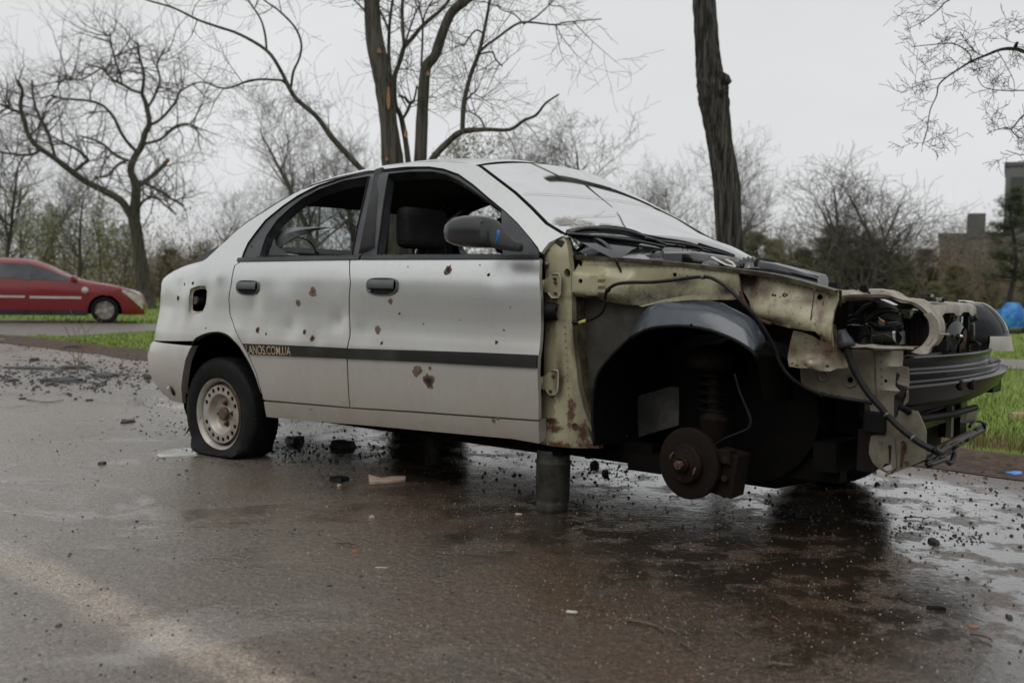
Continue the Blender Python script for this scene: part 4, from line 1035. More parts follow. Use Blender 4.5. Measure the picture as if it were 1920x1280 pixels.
# headlight aperture of the near side: folded frame around the hole
ap = [(1566, 560), (1574, 554), (1588, 548), (1612, 548), (1658, 546), (1690, 561), (1718, 566), (1740, 584), (1752, 600), (1754, 630), (1740, 652), (1722, 662), (1700, 661), (1660, 656), (1620, 654), (1597, 646), (1578, 636), (1566, 615)]
def yx(px, k=0): return -.60+.22*sstep(1600, 1750, px)
def FA(px, py, dy=0): return P3(px, py, yx(px)+dy)
ring_o = spline([FA(*q) for q in [(1564, 556), (1580, 549), (1612, 547), (1660, 546), (1690, 561), (1718, 563), (1742, 582), (1756, 604), (1757, 630), (1746, 650)]], 4)
ring_i = spline([FA(*q) for q in [(1573, 568), (1586, 558), (1612, 556.5), (1656, 558), (1687, 562), (1712, 572), (1733, 588), (1742, 606), (1741.5, 628), (1731, 645)]], 4)
b = MB(); n_ = len(ring_o); rows = [[p+Vector((0, .09, .004)) for p in ring_o], ring_o, [(p+q)/2+Vector((.004, -.006, 0)) for p, q in zip(ring_o, ring_i)], ring_i, [p+Vector((0, .05, 0)) for p in ring_i]]
b.grid(rows); frame = b.build('headlamp_frame', M_LIGHT, car, True, 45)
# top tie panel running across to the far side
tpn = [PX(1566, 549, 2.97), PX(1600, 545, 2.99), PX(1640, 544, 3.02), PX(1662, 546, 3.03), PX(1692, 561, 3.05), PX(1720, 562, 3.06), PX(1745, 568, 3.07), PX(1790, 569, 3.06), PX(1830, 572, 3.05)]
b = MB(); L1 = spline([FA(1566, 548.5, .0), FA(1600, 545, 0), FA(1640, 543.5, 0), FA(1660, 545.5, 0), FA(1690, 560, 0), FA(1716, 562, 0), FA(1738, 576, 0)], 4)
b.grid([[p+Vector((.0, -.004, -.012)) for p in L1], L1, [p+Vector((-.01, .05, .004)) for p in L1], [p+Vector((-.02, .10, -.002)) for p in L1], [p+Vector((-.02, .10, -.03)) for p in L1]]); b.build('top_tie_panel', M_LIGHT, car, True, 45)
b = MB(); L1 = [P3(1738, 572, -.30), P3(1760, 569, -.16), P3(1790, 568, .02), P3(1812, 568, .20), P3(1826, 572, .40)]
L1 = spline(L1, 4); b.grid([[p+Vector((.01, 0, -.034-.012*(i%5 > 2))) for i, p in enumerate(L1)], [p+Vector((.01, 0, -.01)) for p in L1], L1, [p+Vector((-.07, 0, .004)) for p in L1]]); b.build('radiator_top_rail', M_LIGHT, car, True, 45)
b = MB(); q = P3(1742, 566, -.2); b.box(q+Vector((0, .03, .01)), (.05, .09, .012)); b.box(q+Vector((0, -.02, .02)), (.03, .04, .014)); o = b.build('bonnet_catch', M_WETBLK, car); 
b = MB(); q = P3(1619.5, 541, -.58); b.lathe([(.001, .018), (.008, .017), (.012, .010), (.012, .004), (.016, 0), (.014, -.012)], q, (.1, -.5, 1), 14); b.tube(spline([P3(1594, 531, -.58), P3(1601, 540, -.58), P3(1612, 546, -.58), P3(1632, 549, -.58)], 4), .0028, 6); b.build('rubber_stop', M_RUB, car, True)
b = MB(); b.tube(spline([P3(1560, 548, -.55), P3(1575, 541, -.50), P3(1597, 535, -.5)], 4), .0025, 5); b.build('release_cable', M_CABLE, car)
# vertical crooked bracket and lower light ledge
b = MB(); L1 = spline([FA(*q) for q in ((1731, 588), (1743, 606), (1744, 628), (1731, 645), (1715, 656), (1708, 660))], 4); L2 = spline([FA(*q) for q in ((1744, 586), (1757, 604), (1757, 634), (1742, 652), (1738, 662), (1722, 663))], 4)
b.grid([[p+Vector((0, .03, 0)) for p in L1], L1, [p+Vector((.006, -.008, 0)) for p in L2], [p+Vector((.0, .04, 0)) for p in L2]]); b.build('crooked_bracket', M_LIGHT, car, True, 45)
b = MB(); L1 = spline([FA(*q, -.01) for q in ((1588, 648), (1600, 651), (1622, 650), (1640, 652.5), (1670, 653.5), (1700, 653.5), (1712, 655))], 3)
b.grid([[p+Vector((0, .02, -.006)) for p in L1], L1, [p+Vector((.0, .02, .006)) for p in L1], [p+Vector((0, .08, .006)) for p in L1]]); b.build('torn_ledge', M_LIGHT, car, True, 45)
# contents of the bay behind the headlight hole
b = MB(); b.prism(P3s([(1600, 562), (1606, 556), (1640, 560), (1690, 580), (1702, 583), (1700, 590), (1640, 575), (1600, 575)], -.46), (0, .14, 0)); b.prism(P3s([(1598, 575), (1640, 575), (1690, 590), (1690, 605), (1640, 590), (1598, 590)], -.45), (0, .14, 0)); o = b.build('battery_tray', M_WETBLK, car); bv = o.modifiers.new('b', 'BEVEL'); bv.width = .006; bv.segments = 2
b = MB(); b.prism(P3s([(1612, 557), (1640, 557), (1676, 572), (1686, 582), (1640, 566)], -.47), (0, .003, 0)); b.build('pale_edge', M_ALU, car)
b = MB(); c_ = P3(1608, 635, -.44); b.box(c_+Vector((0, .05, .0)), (.12, .14, .10)); b.box(P3(1606, 613, -.40), (.06, .09, .02)); o = b.build('expansion_tank', M_WETBLK, car); bv = o.modifiers.new('b', 'BEVEL'); bv.width = .012; bv.segments = 3
b = MB(); a_ = P3(1630, 630, -.42); c_ = P3(1682, 626, -.42); b.tube([a_, c_], .036, 20); cyl = b.build('canister', M('grey_black_plastic', (.025, .026, .026), .3, 0, (.05, .05, .05), 20), car, True, 40)
b = MB(); b.tube([P3(1680, 626, -.42), P3(1685, 626, -.42)], .0375, 20); b.build('clamp_band', M_CHROME, cyl, True, 40)
b = MB(); b.prism(P3s([(1685, 622), (1694, 620), (1694, 645), (1686, 646), (1692, 632)], -.44), (0, .02, 0)); b.build('bracket', M_ALU, car)
b = MB(); b.prism(P3s([(1694, 580), (1712, 582), (1738, 594), (1740, 628), (1728, 644), (1712, 653), (1694, 650)], -.34), (0, .05, 0)); b.build('cooler_side', M_HOLE, car)
for k, px in enumerate((1700, 1708, 1718, 1726)):
    b = MB(); b.tube([P3(px, 598, -.35), P3(px, 648, -.35)], .004, 6); b.build('cooler_rib', M_RUB, car)
for L in ([(1606, 592), (1614, 582), (1624, 574), (1638, 570)], [(1620, 603), (1636, 590), (1652, 583), (1668, 582), (1685, 585)], [(1580, 640), (1576, 610), (1578, 592), (1584, 580)], [(1590, 636), (1583, 622), (1582, 608), (1588, 596), (1600, 590)],
          [(1568, 600), (1572, 615), (1580, 628), (1583, 640)], [(1576, 600), (1590, 604), (1600, 600), (1615, 601), (1624, 612), (1630, 630)], [(1630, 604), (1640, 608), (1655, 612), (1690, 608)], [(1662, 604), (1675, 612), (1694, 613)]):
    rr = .0085 if len(L) in (4, 5) and L[0][0] > 1600 else .0045
    b = MB(); b.tube(spline(P3s(L, -.47), 5), rr, 8); b.build('hose', M_CABLE, car, True)
rnd = random.Random(3)
for k in range(14):
    x0, y0 = rnd.uniform(1572, 1690), rnd.uniform(575, 645); L = [(x0, y0)]
    for j in range(4): x0 += rnd.uniform(-10, 14); y0 += rnd.uniform(-9, 9); L.append((x0, max(566, min(648, y0))))
    b = MB(); b.tube(spline(P3s(L, -.44+rnd.uniform(-.03, .1)), 4), rnd.choice((.002, .003, .0035)), 5); b.build('wire', rnd.choice((M_CABLE, M_CABLE, M_CABLE, M_ALU)), car, True)
for dx in (0, 4):
    b = MB(); b.tube(P3s([(1648+dx, 595+dx), (1655+dx, 603)], -.49), .002, 5); b.build('wire', M_ORG, car)
b = MB(); b.prism(P3s([(1646, 600), (1653, 598), (1660, 606), (1657, 611), (1650, 609)], -.48), (0, .01, 0)); b.build('torn_connector', M_ALU, car)
b = MB(); b.box(P3(1700, 588, -.42), (.03, .03, .03)); b.build('relay', M_WETBLK, car)
# loom hanging down outside, with cone boot at the top
b = MB(); b.tube(P3s([(1578, 618), (1580, 628), (1584, 640), (1587, 650)], -.60), [.012, .018, .026, .030], 14); b.build('cable_boot', M('grey_blue_rubber', (.05, .055, .065), .45), car, True)
L = spline(P3s([(1586, 648), (1592, 668), (1600, 690), (1612, 712), (1628, 737), (1650, 762), (1672, 787), (1700, 812), (1728, 832), (1750, 843)], -.60), 5)
b = MB(); b.tube(L, [.0125 if i < 12 and i % 2 else .0105 for i in range(len(L))], 12); loom = b.build('wiring_harness', M_CABLE, car, True)
for px, py in ((1661, 773), (1714, 822)):
    b = MB(); i_ = min(range(len(L)), key=lambda i: (proj(c2w(L[i]))[0]-px)**2); b.tube([L[i_-1].lerp(L[i_], .7), L[i_].lerp(L[i_+1], .2)], .0118, 12); b.build('cable_tie', M_ALU, loom, True)
b = MB(); b.tube(spline([L[-1], P3(1762, 848, -.56), P3(1775, 838, -.5)], 4), .012, 8); b.build('wiring_loom', M_CABLE, car, True)
# thin cable across the wheel arch, from the pillar to the nose
b = MB(); cb = [(1100, 601, -.74), (1112, 597, -.75), (1126, 588, -.765), (1133, 575, -.77), (1134, 556, -.775), (1140, 543, -.785), (1155, 533, -.785), (1180, 529.5, -.785), (1220, 529, -.785), (1262, 525, -.785), (1300, 520, -.785), (1326, 519, -.785), (1346, 527, -.785), (1368, 543, -.79), (1392, 567, -.79),
    (1415, 592, -.78), (1436, 622, -.76), (1452, 652, -.74), (1463, 682, -.72), (1480, 705, -.70), (1505, 724, -.66), (1535, 738, -.62), (1575, 746, -.58), (1610, 751, -.57), (1636, 756, -.56)]
L = spline([P3(*q) for q in cb], 5); b.tube(L, .0062, 8); tc_ = b.build('thin_cable', M_CABLE, car, True)
b = MB(); b.tube(P3s([(1086, 605.5), (1091, 603.5), (1099, 601)], -.742), .0066, 8); b.build('yellow_tape_end', M_YEL, tc_, True)
b = MB(); b.tube(P3s([(1071, 606), (1076, 604), (1085, 605)], -.742), [.006, .010, .004], 8); b.build('cable_connector', M_CABLE, tc_, True)
b = MB(); b.tube([P3(1315, 519, -.785), P3(1321, 518.5, -.785)], .009, 8); b.build('cable_clip', M_ALU, tc_, True)
for px, py in ((1140, 543), (1541, 739)):
    b = MB(); b.tube([P3(px-2.5, py+2, -.785 if px < 1300 else -.615), P3(px+2.5, py-1, -.785 if px < 1300 else -.615)], .009, 8); b.build('cable_tie', M_CABLE, tc_)
# headlight of the far side, its lens curved round the wing
b = MB(); rows = []
edge_ = [(1795, 566), (1820, 568), (1840, 580), (1855, 597), (1864, 615), (1869, 640), (1873.5, 656)]
inner_ = [(1786, 568), (1800, 575), (1812, 590), (1822, 605), (1828, 620), (1828, 640), (1822, 656)]
E1 = spline([P3(x, y, .66) for x, y in edge_], 4); E0 = spline([P3(x, y, .36) for x, y in inner_], 4)
sec_l = []
for p, q in zip(E0, E1): sec_l.append([p.lerp(q, u)+Vector((.07*sin(pi*u*.75), 0, 0)) for u in (0, .2, .4, .6, .8, 1)])
# keep the silhouette on the traced edge
b.grid(sec_l); hl = b.build('headlight', M('smoked_lens', (.006, .007, .008), .2, 0, (.028, .03, .033), 9, .42, .62, spec=.12), car, True)
b = MB(); b.grid([[p+Vector((-.04, 0, 0)) for p in r] for r in sec_l]); b.build('reflector_bowl', M('smoky_reflector', (.03, .03, .032), .4), hl, True)
b = MB(); k0 = min(range(len(E1)), key=lambda i: abs(proj(c2w(E1[i]))[1]-629)); low_ = [[p+Vector((.006, 0, 0)) for p in r[1:]] for r in sec_l[k0:]]; b.grid(low_); b.build('lower_lens', M_WHITE, hl, True)
b = MB(); b.tube([p+Vector((.004, .002, .002)) for p in E1], .007, 6); b.tube([p+Vector((.006, 0, .001)) for p in [r[3] for r in sec_l[:k0]]], .003, 5); b.build('lens_edge_gloss', M_WHITE, hl, True)  # white beads for the rim and the gloss painted along the lens
b = MB(); b.lathe([(.05, 0), (.045, -.03), (.02, -.06), (.001, -.065)], P3(1822, 600, .42), (1, .1, 0), 18); b.tube([P3(1818, 612, .34), P3(1822, 640, .34)], .014, 8); b.build('bulb_holder', M_ALU, hl, True)
b = MB(); q = P3(1826, 648, .36); b.tube([q+Vector((0, -.02, 0)), q+Vector((0, .03, 0))], .022, 10); b.box(P3(1812, 655, .33), (.05, .12, .05)); b.build('lamp_adjuster', M_WETBLK, car)
# centre: horn with its bracket
b = MB(); q = P3(1792, 631, .12); b.lathe([(.001, .018), (.010, .018), (.012, .010), (.040, .006), (.058, .0), (.060, -.012), (.050, -.025), (.02, -.04), (.001, -.04)], q, (1, -.35, 0), 28); horn = b.build('horn', M_WETBLK, car, True, 40)
b = MB(); q1 = P3(1791, 630, .10); b.lathe([(.001, .030), (.006, .029), (.008, .02)], q1, (1, -.35, 0), 12); b.build('horn_bolt', M_CHROME, horn, True)
b = MB(); b.lathe([(.030, .012), (.058, .008), (.062, .0), (.060, -.008)], q, (1, -.35, 0), 16, 4.2, 1.9); b.build('horn_rust_rim', M_RUST, horn, True)
b = MB(); b.prism([PX(1778, 585, 3.11), PX(1798, 585, 3.11), PX(1802, 612, 3.13), PX(1780, 612, 3.13)], (.006, 0, 0)); b.build('horn_bracket', M_LIGHT, car)
b = MB(); b.lathe([(.062, -.03), (.066, -.01), (.060, .0), (.052, .0)], P3(1789, 612, .12), (1, -.3, 0), 14, .0, pi); b.build('rusty_hood', M_RSTAIN, car, True)
b = MB(); b.tube(spline([PX(x, y, 3.1) for x, y in ((1768, 640), (1771, 620), (1768, 605))], 4), .006, 6); b.build('pale_tube', M_ALU, car)
b = MB(); b.tube([FA(1749, 626), FA(1762, 626)+Vector((.03, 0, 0))], .0035, 6); b.build('pin', M_LIGHT, car)
b = MB(); b.prism([P3(1800, 575, .22), P3(1824, 578, .40), P3(1828, 600, .40), P3(1818, 590, .30), P3(1802, 590, .22)], (.012, 0, 0)); b.build('far_lamp_frame', M_LIGHT, car)
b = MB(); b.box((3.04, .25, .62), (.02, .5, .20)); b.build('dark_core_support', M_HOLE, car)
rnd = random.Random(9)
for k in range(10):
    L = [PX(rnd.uniform(1760, 1832), rnd.uniform(585, 655), 3.12)]
    for j in range(4): L.append(L[-1]+Vector((rnd.uniform(-.02, .02), rnd.uniform(-.05, .05), rnd.uniform(-.04, .04))))
    b = MB(); b.tube(spline(L, 4), rnd.choice((.003, .005)), 6); b.build('wire', M_CABLE, car, True)

for (x0, y0, w_, h_, y_, m_) in ((1752, 562, .035, .012, -.20, M_WETBLK), (1768, 560, .05, .014, -.10, M_RUB), (1806, 578, .03, .05, .20, M_HOLE), (1818, 584, .02, .035, .30, M_ALU), (1776, 592, .018, .05, .05, M_HOLE), (1764, 600, .012, .09, .0, M_RUB), (1800, 600, .02, .03, .2, M_CHROME), (1812, 606, .03, .06, .25, M_RUB), (1822, 618, .02, .05, .3, M_ALU), (1805, 650, .04, .03, .25, M_RUB), (1772, 648, .03, .04, .02, M_HOLE)):
    b = MB(); b.box(P3(x0, y0, y_), (.02, w_, h_), Matrix.Rotation(rnd.uniform(-.3, .3), 3, 'X')); o = b.build('bracket', m_, car); bv = o.modifiers.new('b', 'BEVEL'); bv.width = .002
# spot welds and fold seams on the bare metal
b = MB()
for (xa, ya, xb, yb, n, y_) in ((1090, 489, 1365, 511, 24, -.70), (1385, 513, 1555, 549, 16, -.682), (1505, 727, 1600, 746, 8, -.506), (1030, 470, 1024, 505, 4, -.745), (1058, 600, 1066, 740, 12, -.756), (1652, 665, 1652, 745, 7, -.507)):
    for i in range(n):
        u = i/(n-1); p = P3(xa+(xb-xa)*u, ya+(yb-ya)*u, y_); b.lathe([(.001, -.0022), (.0022, -.0018), (.0032, 0)], p, (0, 1, 0), 6)
o = b.build('spot_welds', M_RAIL, car); o['kind'] = 'stuff'
for L_, y_ in (([(1640, 659), (1641, 700), (1642, 752)], -.505), ([(1528, 540), (1524, 570), (1520, 600)], -.70), ([(1546, 548), (1543, 572)], -.70)):
    b = MB(); b.tube(spline(P3s(L_, y_), 4), .0022, 5); b.build('fold_seam', M_RAIL, car, True)
# far side apron, mirrored
for nm in (apron, fa, post):
    d = nm.copy(); COL.objects.link(d); d.scale = (1, -1, 1); d.location = (0, 0, -.07 if nm is not post else 0); d.parent = car
b = MB(); b.grid([[Vector((2.0, .74, .90)), Vector((2.4, .75, .88)), Vector((2.8, .74, .81)), Vector((3.02, .68, .76))], [Vector((2.0, .78, .72)), Vector((2.4, .80, .70)), Vector((2.8, .80, .70)), Vector((3.08, .74, .66))]]); b.build('far_wing', M_SIL, car, True)

# ------------------------------------------------------------------ cowl, wipers, things lying on the bay
cw = []
top_e = [WSR[-1][k] for k in range(25)]
b = MB()
n_ = 25; rowA = [p+Vector((.012, 0, -.004)) for p in top_e]; rowB = [p+Vector((.05, 0, -.022)) for p in top_e]; rowC = [Vector((2.20+.10*(1-(p.y/.7)**2), p.y*.97, .975+.015*(1-(p.y/.7)**2))) for p in top_e]; rowD = [p+Vector((.03, 0, -.05)) for p in rowC]
b.grid([top_e, rowA, rowB, rowC, rowD]); b.build('cowl_panel', M_WETBLK, car, True, 50)
b = MB(); b.box((2.15, 0, .88), (.20, 1.1, .08)); b.build('scuttle', M_DARK, car)
from mathutils.bvhtree import BVHTree
def bvh_of(o): return BVHTree.FromPolygons([v.co.copy() for v in o.data.vertices], [tuple(p.vertices) for p in o.data.polygons])
_bv = [bvh_of(ws), bvh_of([x for x in car.children if x.name.startswith('cowl_panel')][0])]
_oc = Vector(((CO-cO).dot(cX), (CO-cO).dot(cY), CO.z))
def onglass(px, py, pull=.02):
    d = ray(px, py); dl = Vector((d.dot(cX), d.dot(cY), d.z)).normalized(); best = None
    for t_ in _bv:
        h = t_.ray_cast(_oc, dl)
        if h[0] is not None and (best is None or h[3] < best): best = h[3]
    if best is None: return None
    return _oc+dl*(best-pull)
# bonnet-side grey cover sheet lying above the bay
b = MB(); L0 = [P3(1085, 476, -.66), P3(1120, 479, -.66), P3(1170, 484, -.66), P3(1215, 488, -.66)]; L1 = [P3(1100, 455, -.52), P3(1140, 452, -.52), P3(1175, 458, -.50), P3(1225, 470, -.48)]; L2 = [P3(1130, 452, -.2), P3(1180, 455, -.2), P3(1225, 462, -.2), P3(1260, 472, -.2)]
b.grid([spline(L0, 4), spline(L1, 4), spline(L2, 4)]); b.build('scuttle_cover', M_WETBLK, car, True)
b = MB(); b.tube(spline(P3s([(1082, 470), (1090, 465), (1102, 452), (1118, 448), (1136, 458), (1150, 474), (1165, 484)], -.64), 5), .011, 8, True, .6); b.build('bent_trim', M_BLK, car, True)
b = MB(); b.tube(spline(P3s([(1066, 446), (1072, 462), (1080, 472), (1082, 480)], -.67), 5), .012, 8, True, .6); b.build('corner_trim', M_BLK, car, True)
# long black plastic rail with pale broken end
b = MB(); L = [P3(1245, 478, -.60), P3(1290, 478, -.50), P3(1330, 482, -.36), P3(1370, 488, -.22), P3(1400, 496, -.10)]; L = spline(L, 4)
b.grid([[p+Vector((-.01, .03, .012)) for p in L], [p+Vector((0, 0, .014)) for p in L], [p+Vector((.01, -.02, .004)) for p in L], [p+Vector((.01, -.02, -.035)) for p in L], [p+Vector((0, .01, -.05)) for p in L]]); b.build('plastic_rail', M_WETBLK, car, True, 50)
b = MB(); b.prism(P3s([(1205, 479), (1236, 474), (1244, 470), (1243, 484), (1205, 482)], -.585), (0, .03, 0)); b.build('broken_rail_end', M_ALU, car)
b = MB(); b.prism([P3(1332, 482, -.42), P3(1352, 483, -.40), P3(1372, 493, -.46), P3(1378, 501, -.50), P3(1360, 497, -.50)], (0, .012, .004)); b.build('paper_scrap', M_WHITE, car)
b = MB(); b.lathe([(.001, .016), (.022, .012), (.034, 0)], P3(1331, 497, -.55), (0, 0, 1), 14); b.build('strut_cap', M_ALU, car, True)
# wipers
def wiper(arm, blade, yy, y2):
    w_ = empty('wiper', (0, 0, 0)); w_.parent = car
    b = MB(); n = len(arm); b.tube(spline([onglass(x, y, .035) or P3(x, y, yy+(y2-yy)*i/(n-1)) for i, (x, y) in enumerate(arm)], 4), .009, 8, True, .6); b.build('wiper_arm', M_BLK, w_, True)
    b = MB(); n = len(blade); L = spline([onglass(x, y, .02) or P3(x, y, yy+(y2-yy)*i/(n-1)) for i, (x, y) in enumerate(blade)], 4); b.tube(L, .0075, 6); b.tube([p+Vector((.004, 0, -.010)) for p in L], .003, 5); b.build('wiper_blade', M_RUB, w_, True)
wiper([(1064, 436), (1085, 429), (1110, 427), (1160, 430), (1200, 440), (1248, 458)], [(1064, 434), (1090, 428.5), (1140, 426), (1180, 432), (1212, 444), (1246, 456)], -.60, -.02)
wiper([(1064, 438), (1100, 441), (1150, 446), (1200, 453), (1245, 462)], [(1064, 437), (1100, 442), (1150, 445), (1200, 451)], -.59, -.12)
wiper([(1210, 446), (1240, 452), (1275, 456), (1300, 461), (1315, 466)], [(1205, 441), (1240, 448), (1280, 454), (1312, 463)], -.08, .30)
wiper([(1312, 463), (1330, 468), (1352, 474), (1376, 482)], [(1310, 458), (1335, 466), (1355, 472), (1376, 480)], .30, .60)
rnd = random.Random(21)
for k in range(9):
    x0 = rnd.uniform(1215, 1300); y0 = rnd.uniform(454, 472); b = MB(); b.tube([P3(x0, y0, -.25), P3(x0+rnd.uniform(-16, 16), y0+rnd.uniform(-4, 5), -.22), P3(x0+rnd.uniform(-26, 26), y0+rnd.uniform(-5, 7), -.2)], .0016, 4); tag(b.build('dead_twig', M_RSTAIN, None), None)
    o = bpy.context.scene.collection.objects[-1]; o.parent = car; o.name = 'pine_needle'
# corrugated intake hose and duct
ax0 = P3(1386, 502, -.44); ax1 = P3(1424, 505, -.42)
b = MB(); L = []; R_ = []
for k in range(29):
    t = k/28; L.append(ax0.lerp(ax1, t)+Vector((0, 0, -.018+.030*sin(pi*(.2+.6*t))))); R_.append((.034 if k % 4 < 2 else .0285)*(.72+.28*sin(pi*(.15+.5*t))))
b.tube(L, R_, 20); b.build('intake_hose', M_WETBLK, car, True)
b = MB(); b.tube([P3(1420, 503, -.42), P3(1436, 505, -.42), P3(1447, 508, -.42)], [.040, .041, .038], 20); b.build('hose_collar', M_RUB, car, True)
rows = []
for t, px, py, wy, hz in ((0, 1428, 507, .036, .036), (.25, 1455, 511, .042, .034), (.5, 1480, 516, .048, .031), (.75, 1510, 523, .052, .030), (1, 1543, 532, .052, .031)):
    c = P3(px, py, -.44); row = []
    for k in range(36):
        a_ = 2*pi*k/36; rib = (1+.06*sin(a_*12)*t) if t > .4 else 1
        row.append(c+Vector((0, math.copysign(abs(cos(a_))**.7, cos(a_))*wy*rib, math.copysign(abs(sin(a_))**.7, sin(a_))*hz*rib)))
    rows.append(row)
b = MB(); b.grid(rows, True); b.add(rows[-1], [tuple(range(35, -1, -1))]); b.build('intake_duct', M_WETBLK, car, True, 50)
b = MB(); b.box(P3(1564, 540, -.50), (.03, .03, .036)); b.build('intake_mouth', M_RUB, car)
b = MB(); b.lathe([(.001, .02), (.012, .018), (.02, 0)], P3(1405, 503, -.60), (0, 0, 1), 10); b.tube(spline(P3s([(1398, 505), (1406, 498), (1412, 502), (1424, 503)], -.58), 4), .004, 6); b.build('hose_bracket', M_ALU, car, True)

# ------------------------------------------------------------------ cabin
def seat(x, y, rear=False):
    s_ = empty('seat', (0, 0, 0)); s_.parent = car
    w_ = .25 if not rear else .56
    b = MB(); b.box((x+.20, y, .52), (.50, w_*2*.96, .16)); o = b.build('seat_cushion', M_SEAT, s_); bv = o.modifiers.new('b', 'BEVEL'); bv.width = .05; bv.segments = 3
    rows = []
    for t, dx, hw, th in ((0, 0, .22, .07), (.3, -.03, .235, .075), (.7, -.09, .24, .06), (.95, -.14, .21, .045), (1, -.15, .15, .02)):
        zz = .55+.46*t; row = []
        for k in range(20):
            a_ = 2*pi*k/20; row.append(Vector((x-.04+dx+th*math.copysign(abs(cos(a_))**.6, cos(a_)), y+hw*(w_/.25)*math.copysign(abs(sin(a_))**.5, sin(a_)), zz)))
        rows.append(row)
    b = MB(); b.grid(rows, True); b.add(rows[-1], [tuple(range(20))]); b.build('backrest', M_SEAT, s_, True, 60)
    if not rear:
        b = MB(); b.tube([(x-.19, y-.06, .98), (x-.20, y-.06, 1.08)], .006, 6); b.tube([(x-.19, y+.06, .98), (x-.20, y+.06, 1.08)], .006, 6); b.build('headrest_post', M_RUB, s_)
        b = MB(); b.box((x-.20, y, 1.13), (.09, .29, .19)); o = b.build('headrest', M_SEAT, s_); bv = o.modifiers.new('b', 'BEVEL'); bv.width = .035; bv.segments = 3
seat(1.12, -.36); seat(1.12, .36); seat(.16, 0, True)
b = MB(); rows = []
for x, z in ((1.62, .80), (1.64, .93), (1.72, .99), (1.86, 1.0), (2.02, .985), (2.06, .90)): rows.append([Vector((x, y, z+.01*cos(y*4))) for y in np.linspace(-.62, .62, 12)])
b.grid(rows); b.build('dashboard', M_INT, car, True)
b = MB(); L = []
c = Vector((1.52, .36, .93))
for k in range(33): a_ = 2*pi*k/32; L.append(c+Vector((-.06*sin(a_)*1.2, .18*cos(a_), .17*sin(a_))))
b.tube(L, .013, 8, False); b.tube([c+Vector((0, -.16, 0)), c+Vector((.03, 0, -.02)), c+Vector((0, .16, 0))], .02, 8); b.tube([c+Vector((.03, 0, -.02)), c+Vector((.2, 0, -.06))], .025, 8); b.build('steering_wheel', M_RUB, car, True)
# dark trims lining pillars and roof rails inside
for sgn in (1, -1):
    for L, nm in ((S_ws, 'pillar_trim'),):
        b = MB(); pts = [S(q[0], q[1]-.03) for q in L]; pts = [Vector((p.x, (p.y+.03)*sgn, p.z-.01)) for p in pts]; b.tube(pts, .022, 6); b.build(nm, M_INT, car, True)
    b = MB(); pts = [S(s, zE(s)-.045) for s in (-.12, 0, .1, .2, .35, .5, .7, .9, 1.1, 1.3, 1.40)]; pts = [Vector((p.x, (p.y+.045)*sgn, p.z)) for p in pts]; b.tube(pts, [.03, .03, .03, .03, .03, .03, .03, .03, .03, .03, .03], 8); b.build('roof_trim', M_LINER, car, True)
    b = MB(); pts = [S(*sp(683, 478)), S(*sp(703, 325))]; pts = [Vector((p.x, (p.y+.05)*sgn, p.z)) for p in pts]; b.tube(pts, [.065, .045], 8); b.build('pillar_trim', M_INT, car, True)
    b = MB(); p0 = S(*sp(463, 484)); p1 = S(*sp(500, 425)); pts = [Vector((p.x-.02, (p.y+.06)*sgn, p.z)) for p in (p0, p1)]; b.tube(pts, [.035, .03], 8); b.build('pillar_trim', M_INT, car, True)
# parcel shelf and a sagging torn strip behind the broken window
b = MB(); b.grid([[Vector((x, y, .955+.0*x)) for y in np.linspace(-.60, .60, 8)] for x in (-.22, -.05, .12)]); b.build('parcel_shelf', M_INT, car)
Lt = spline([P3(503, 452, -.66), P3(520, 436, -.64), P3(545, 427, -.63), P3(585, 425.5, -.62), P3(622, 426.5, -.61)], 5); Lb = spline([P3(504, 480, -.66), P3(530, 460, -.64), P3(556, 444, -.63), P3(590, 432, -.62), P3(622, 427.5, -.61)], 5)
b = MB(); b.grid([Lt, [(p+q)/2+Vector((0, -.015, 0)) for p, q in zip(Lt, Lb)], Lb, [p+Vector((0, .012, .002)) for p in Lb]]); b.build('torn_trim_sheet', M('grey_trim_sheet', (.24, .25, .26), .45, 0, (.13, .135, .14), 8), car, True, 50)
b = MB(); b.tube(spline(P3s([(556, 444), (575, 450), (588, 462), (594, 478)], -.42), 5), .004, 6); b.tube([P3(593, 474, -.42), P3(597, 482, -.42)], .012, 8); b.build('hanging_strap', M_INT, car, True)


# ================================================================== ground, road, path
def hgt(x, y): return -.14*sstep(12, 24, y)
EDGE0 = Vector((2.37, 5.08)); EDGED = Vector((-.722, .692)); EDGEN = Vector((.692, .722))
def sheet(name, poly, mat, z, step=1.0, kind='structure', lim=None):
    out_ = subdiv(poly, step); P = list(out_); E = [(i, (i+1) % len(out_)) for i in range(len(out_))]
    x0, x1 = min(p[0] for p in poly), max(p[0] for p in poly); y0, y1 = min(p[1] for p in poly), max(p[1] for p in poly)
    y = y0+step/2
    while y < y1:
        x = x0+step/2
        while x < x1:
            if inpoly((x, y), out_): P.append((x, y))
            x += step
        y += step
    vv, ff = tri2d(P, E, [out_], [])
    b = MB(); V = [Vector((v.x, v.y, hgt(v.x, v.y)+z)) for v in vv]
    b.add(V, [f if (V[f[1]]-V[f[0]]).cross(V[f[2]]-V[f[0]]).z > 0 else tuple(reversed(f)) for f in ff])
    o = b.build(name, mat, None, True); o['kind'] = kind; return o

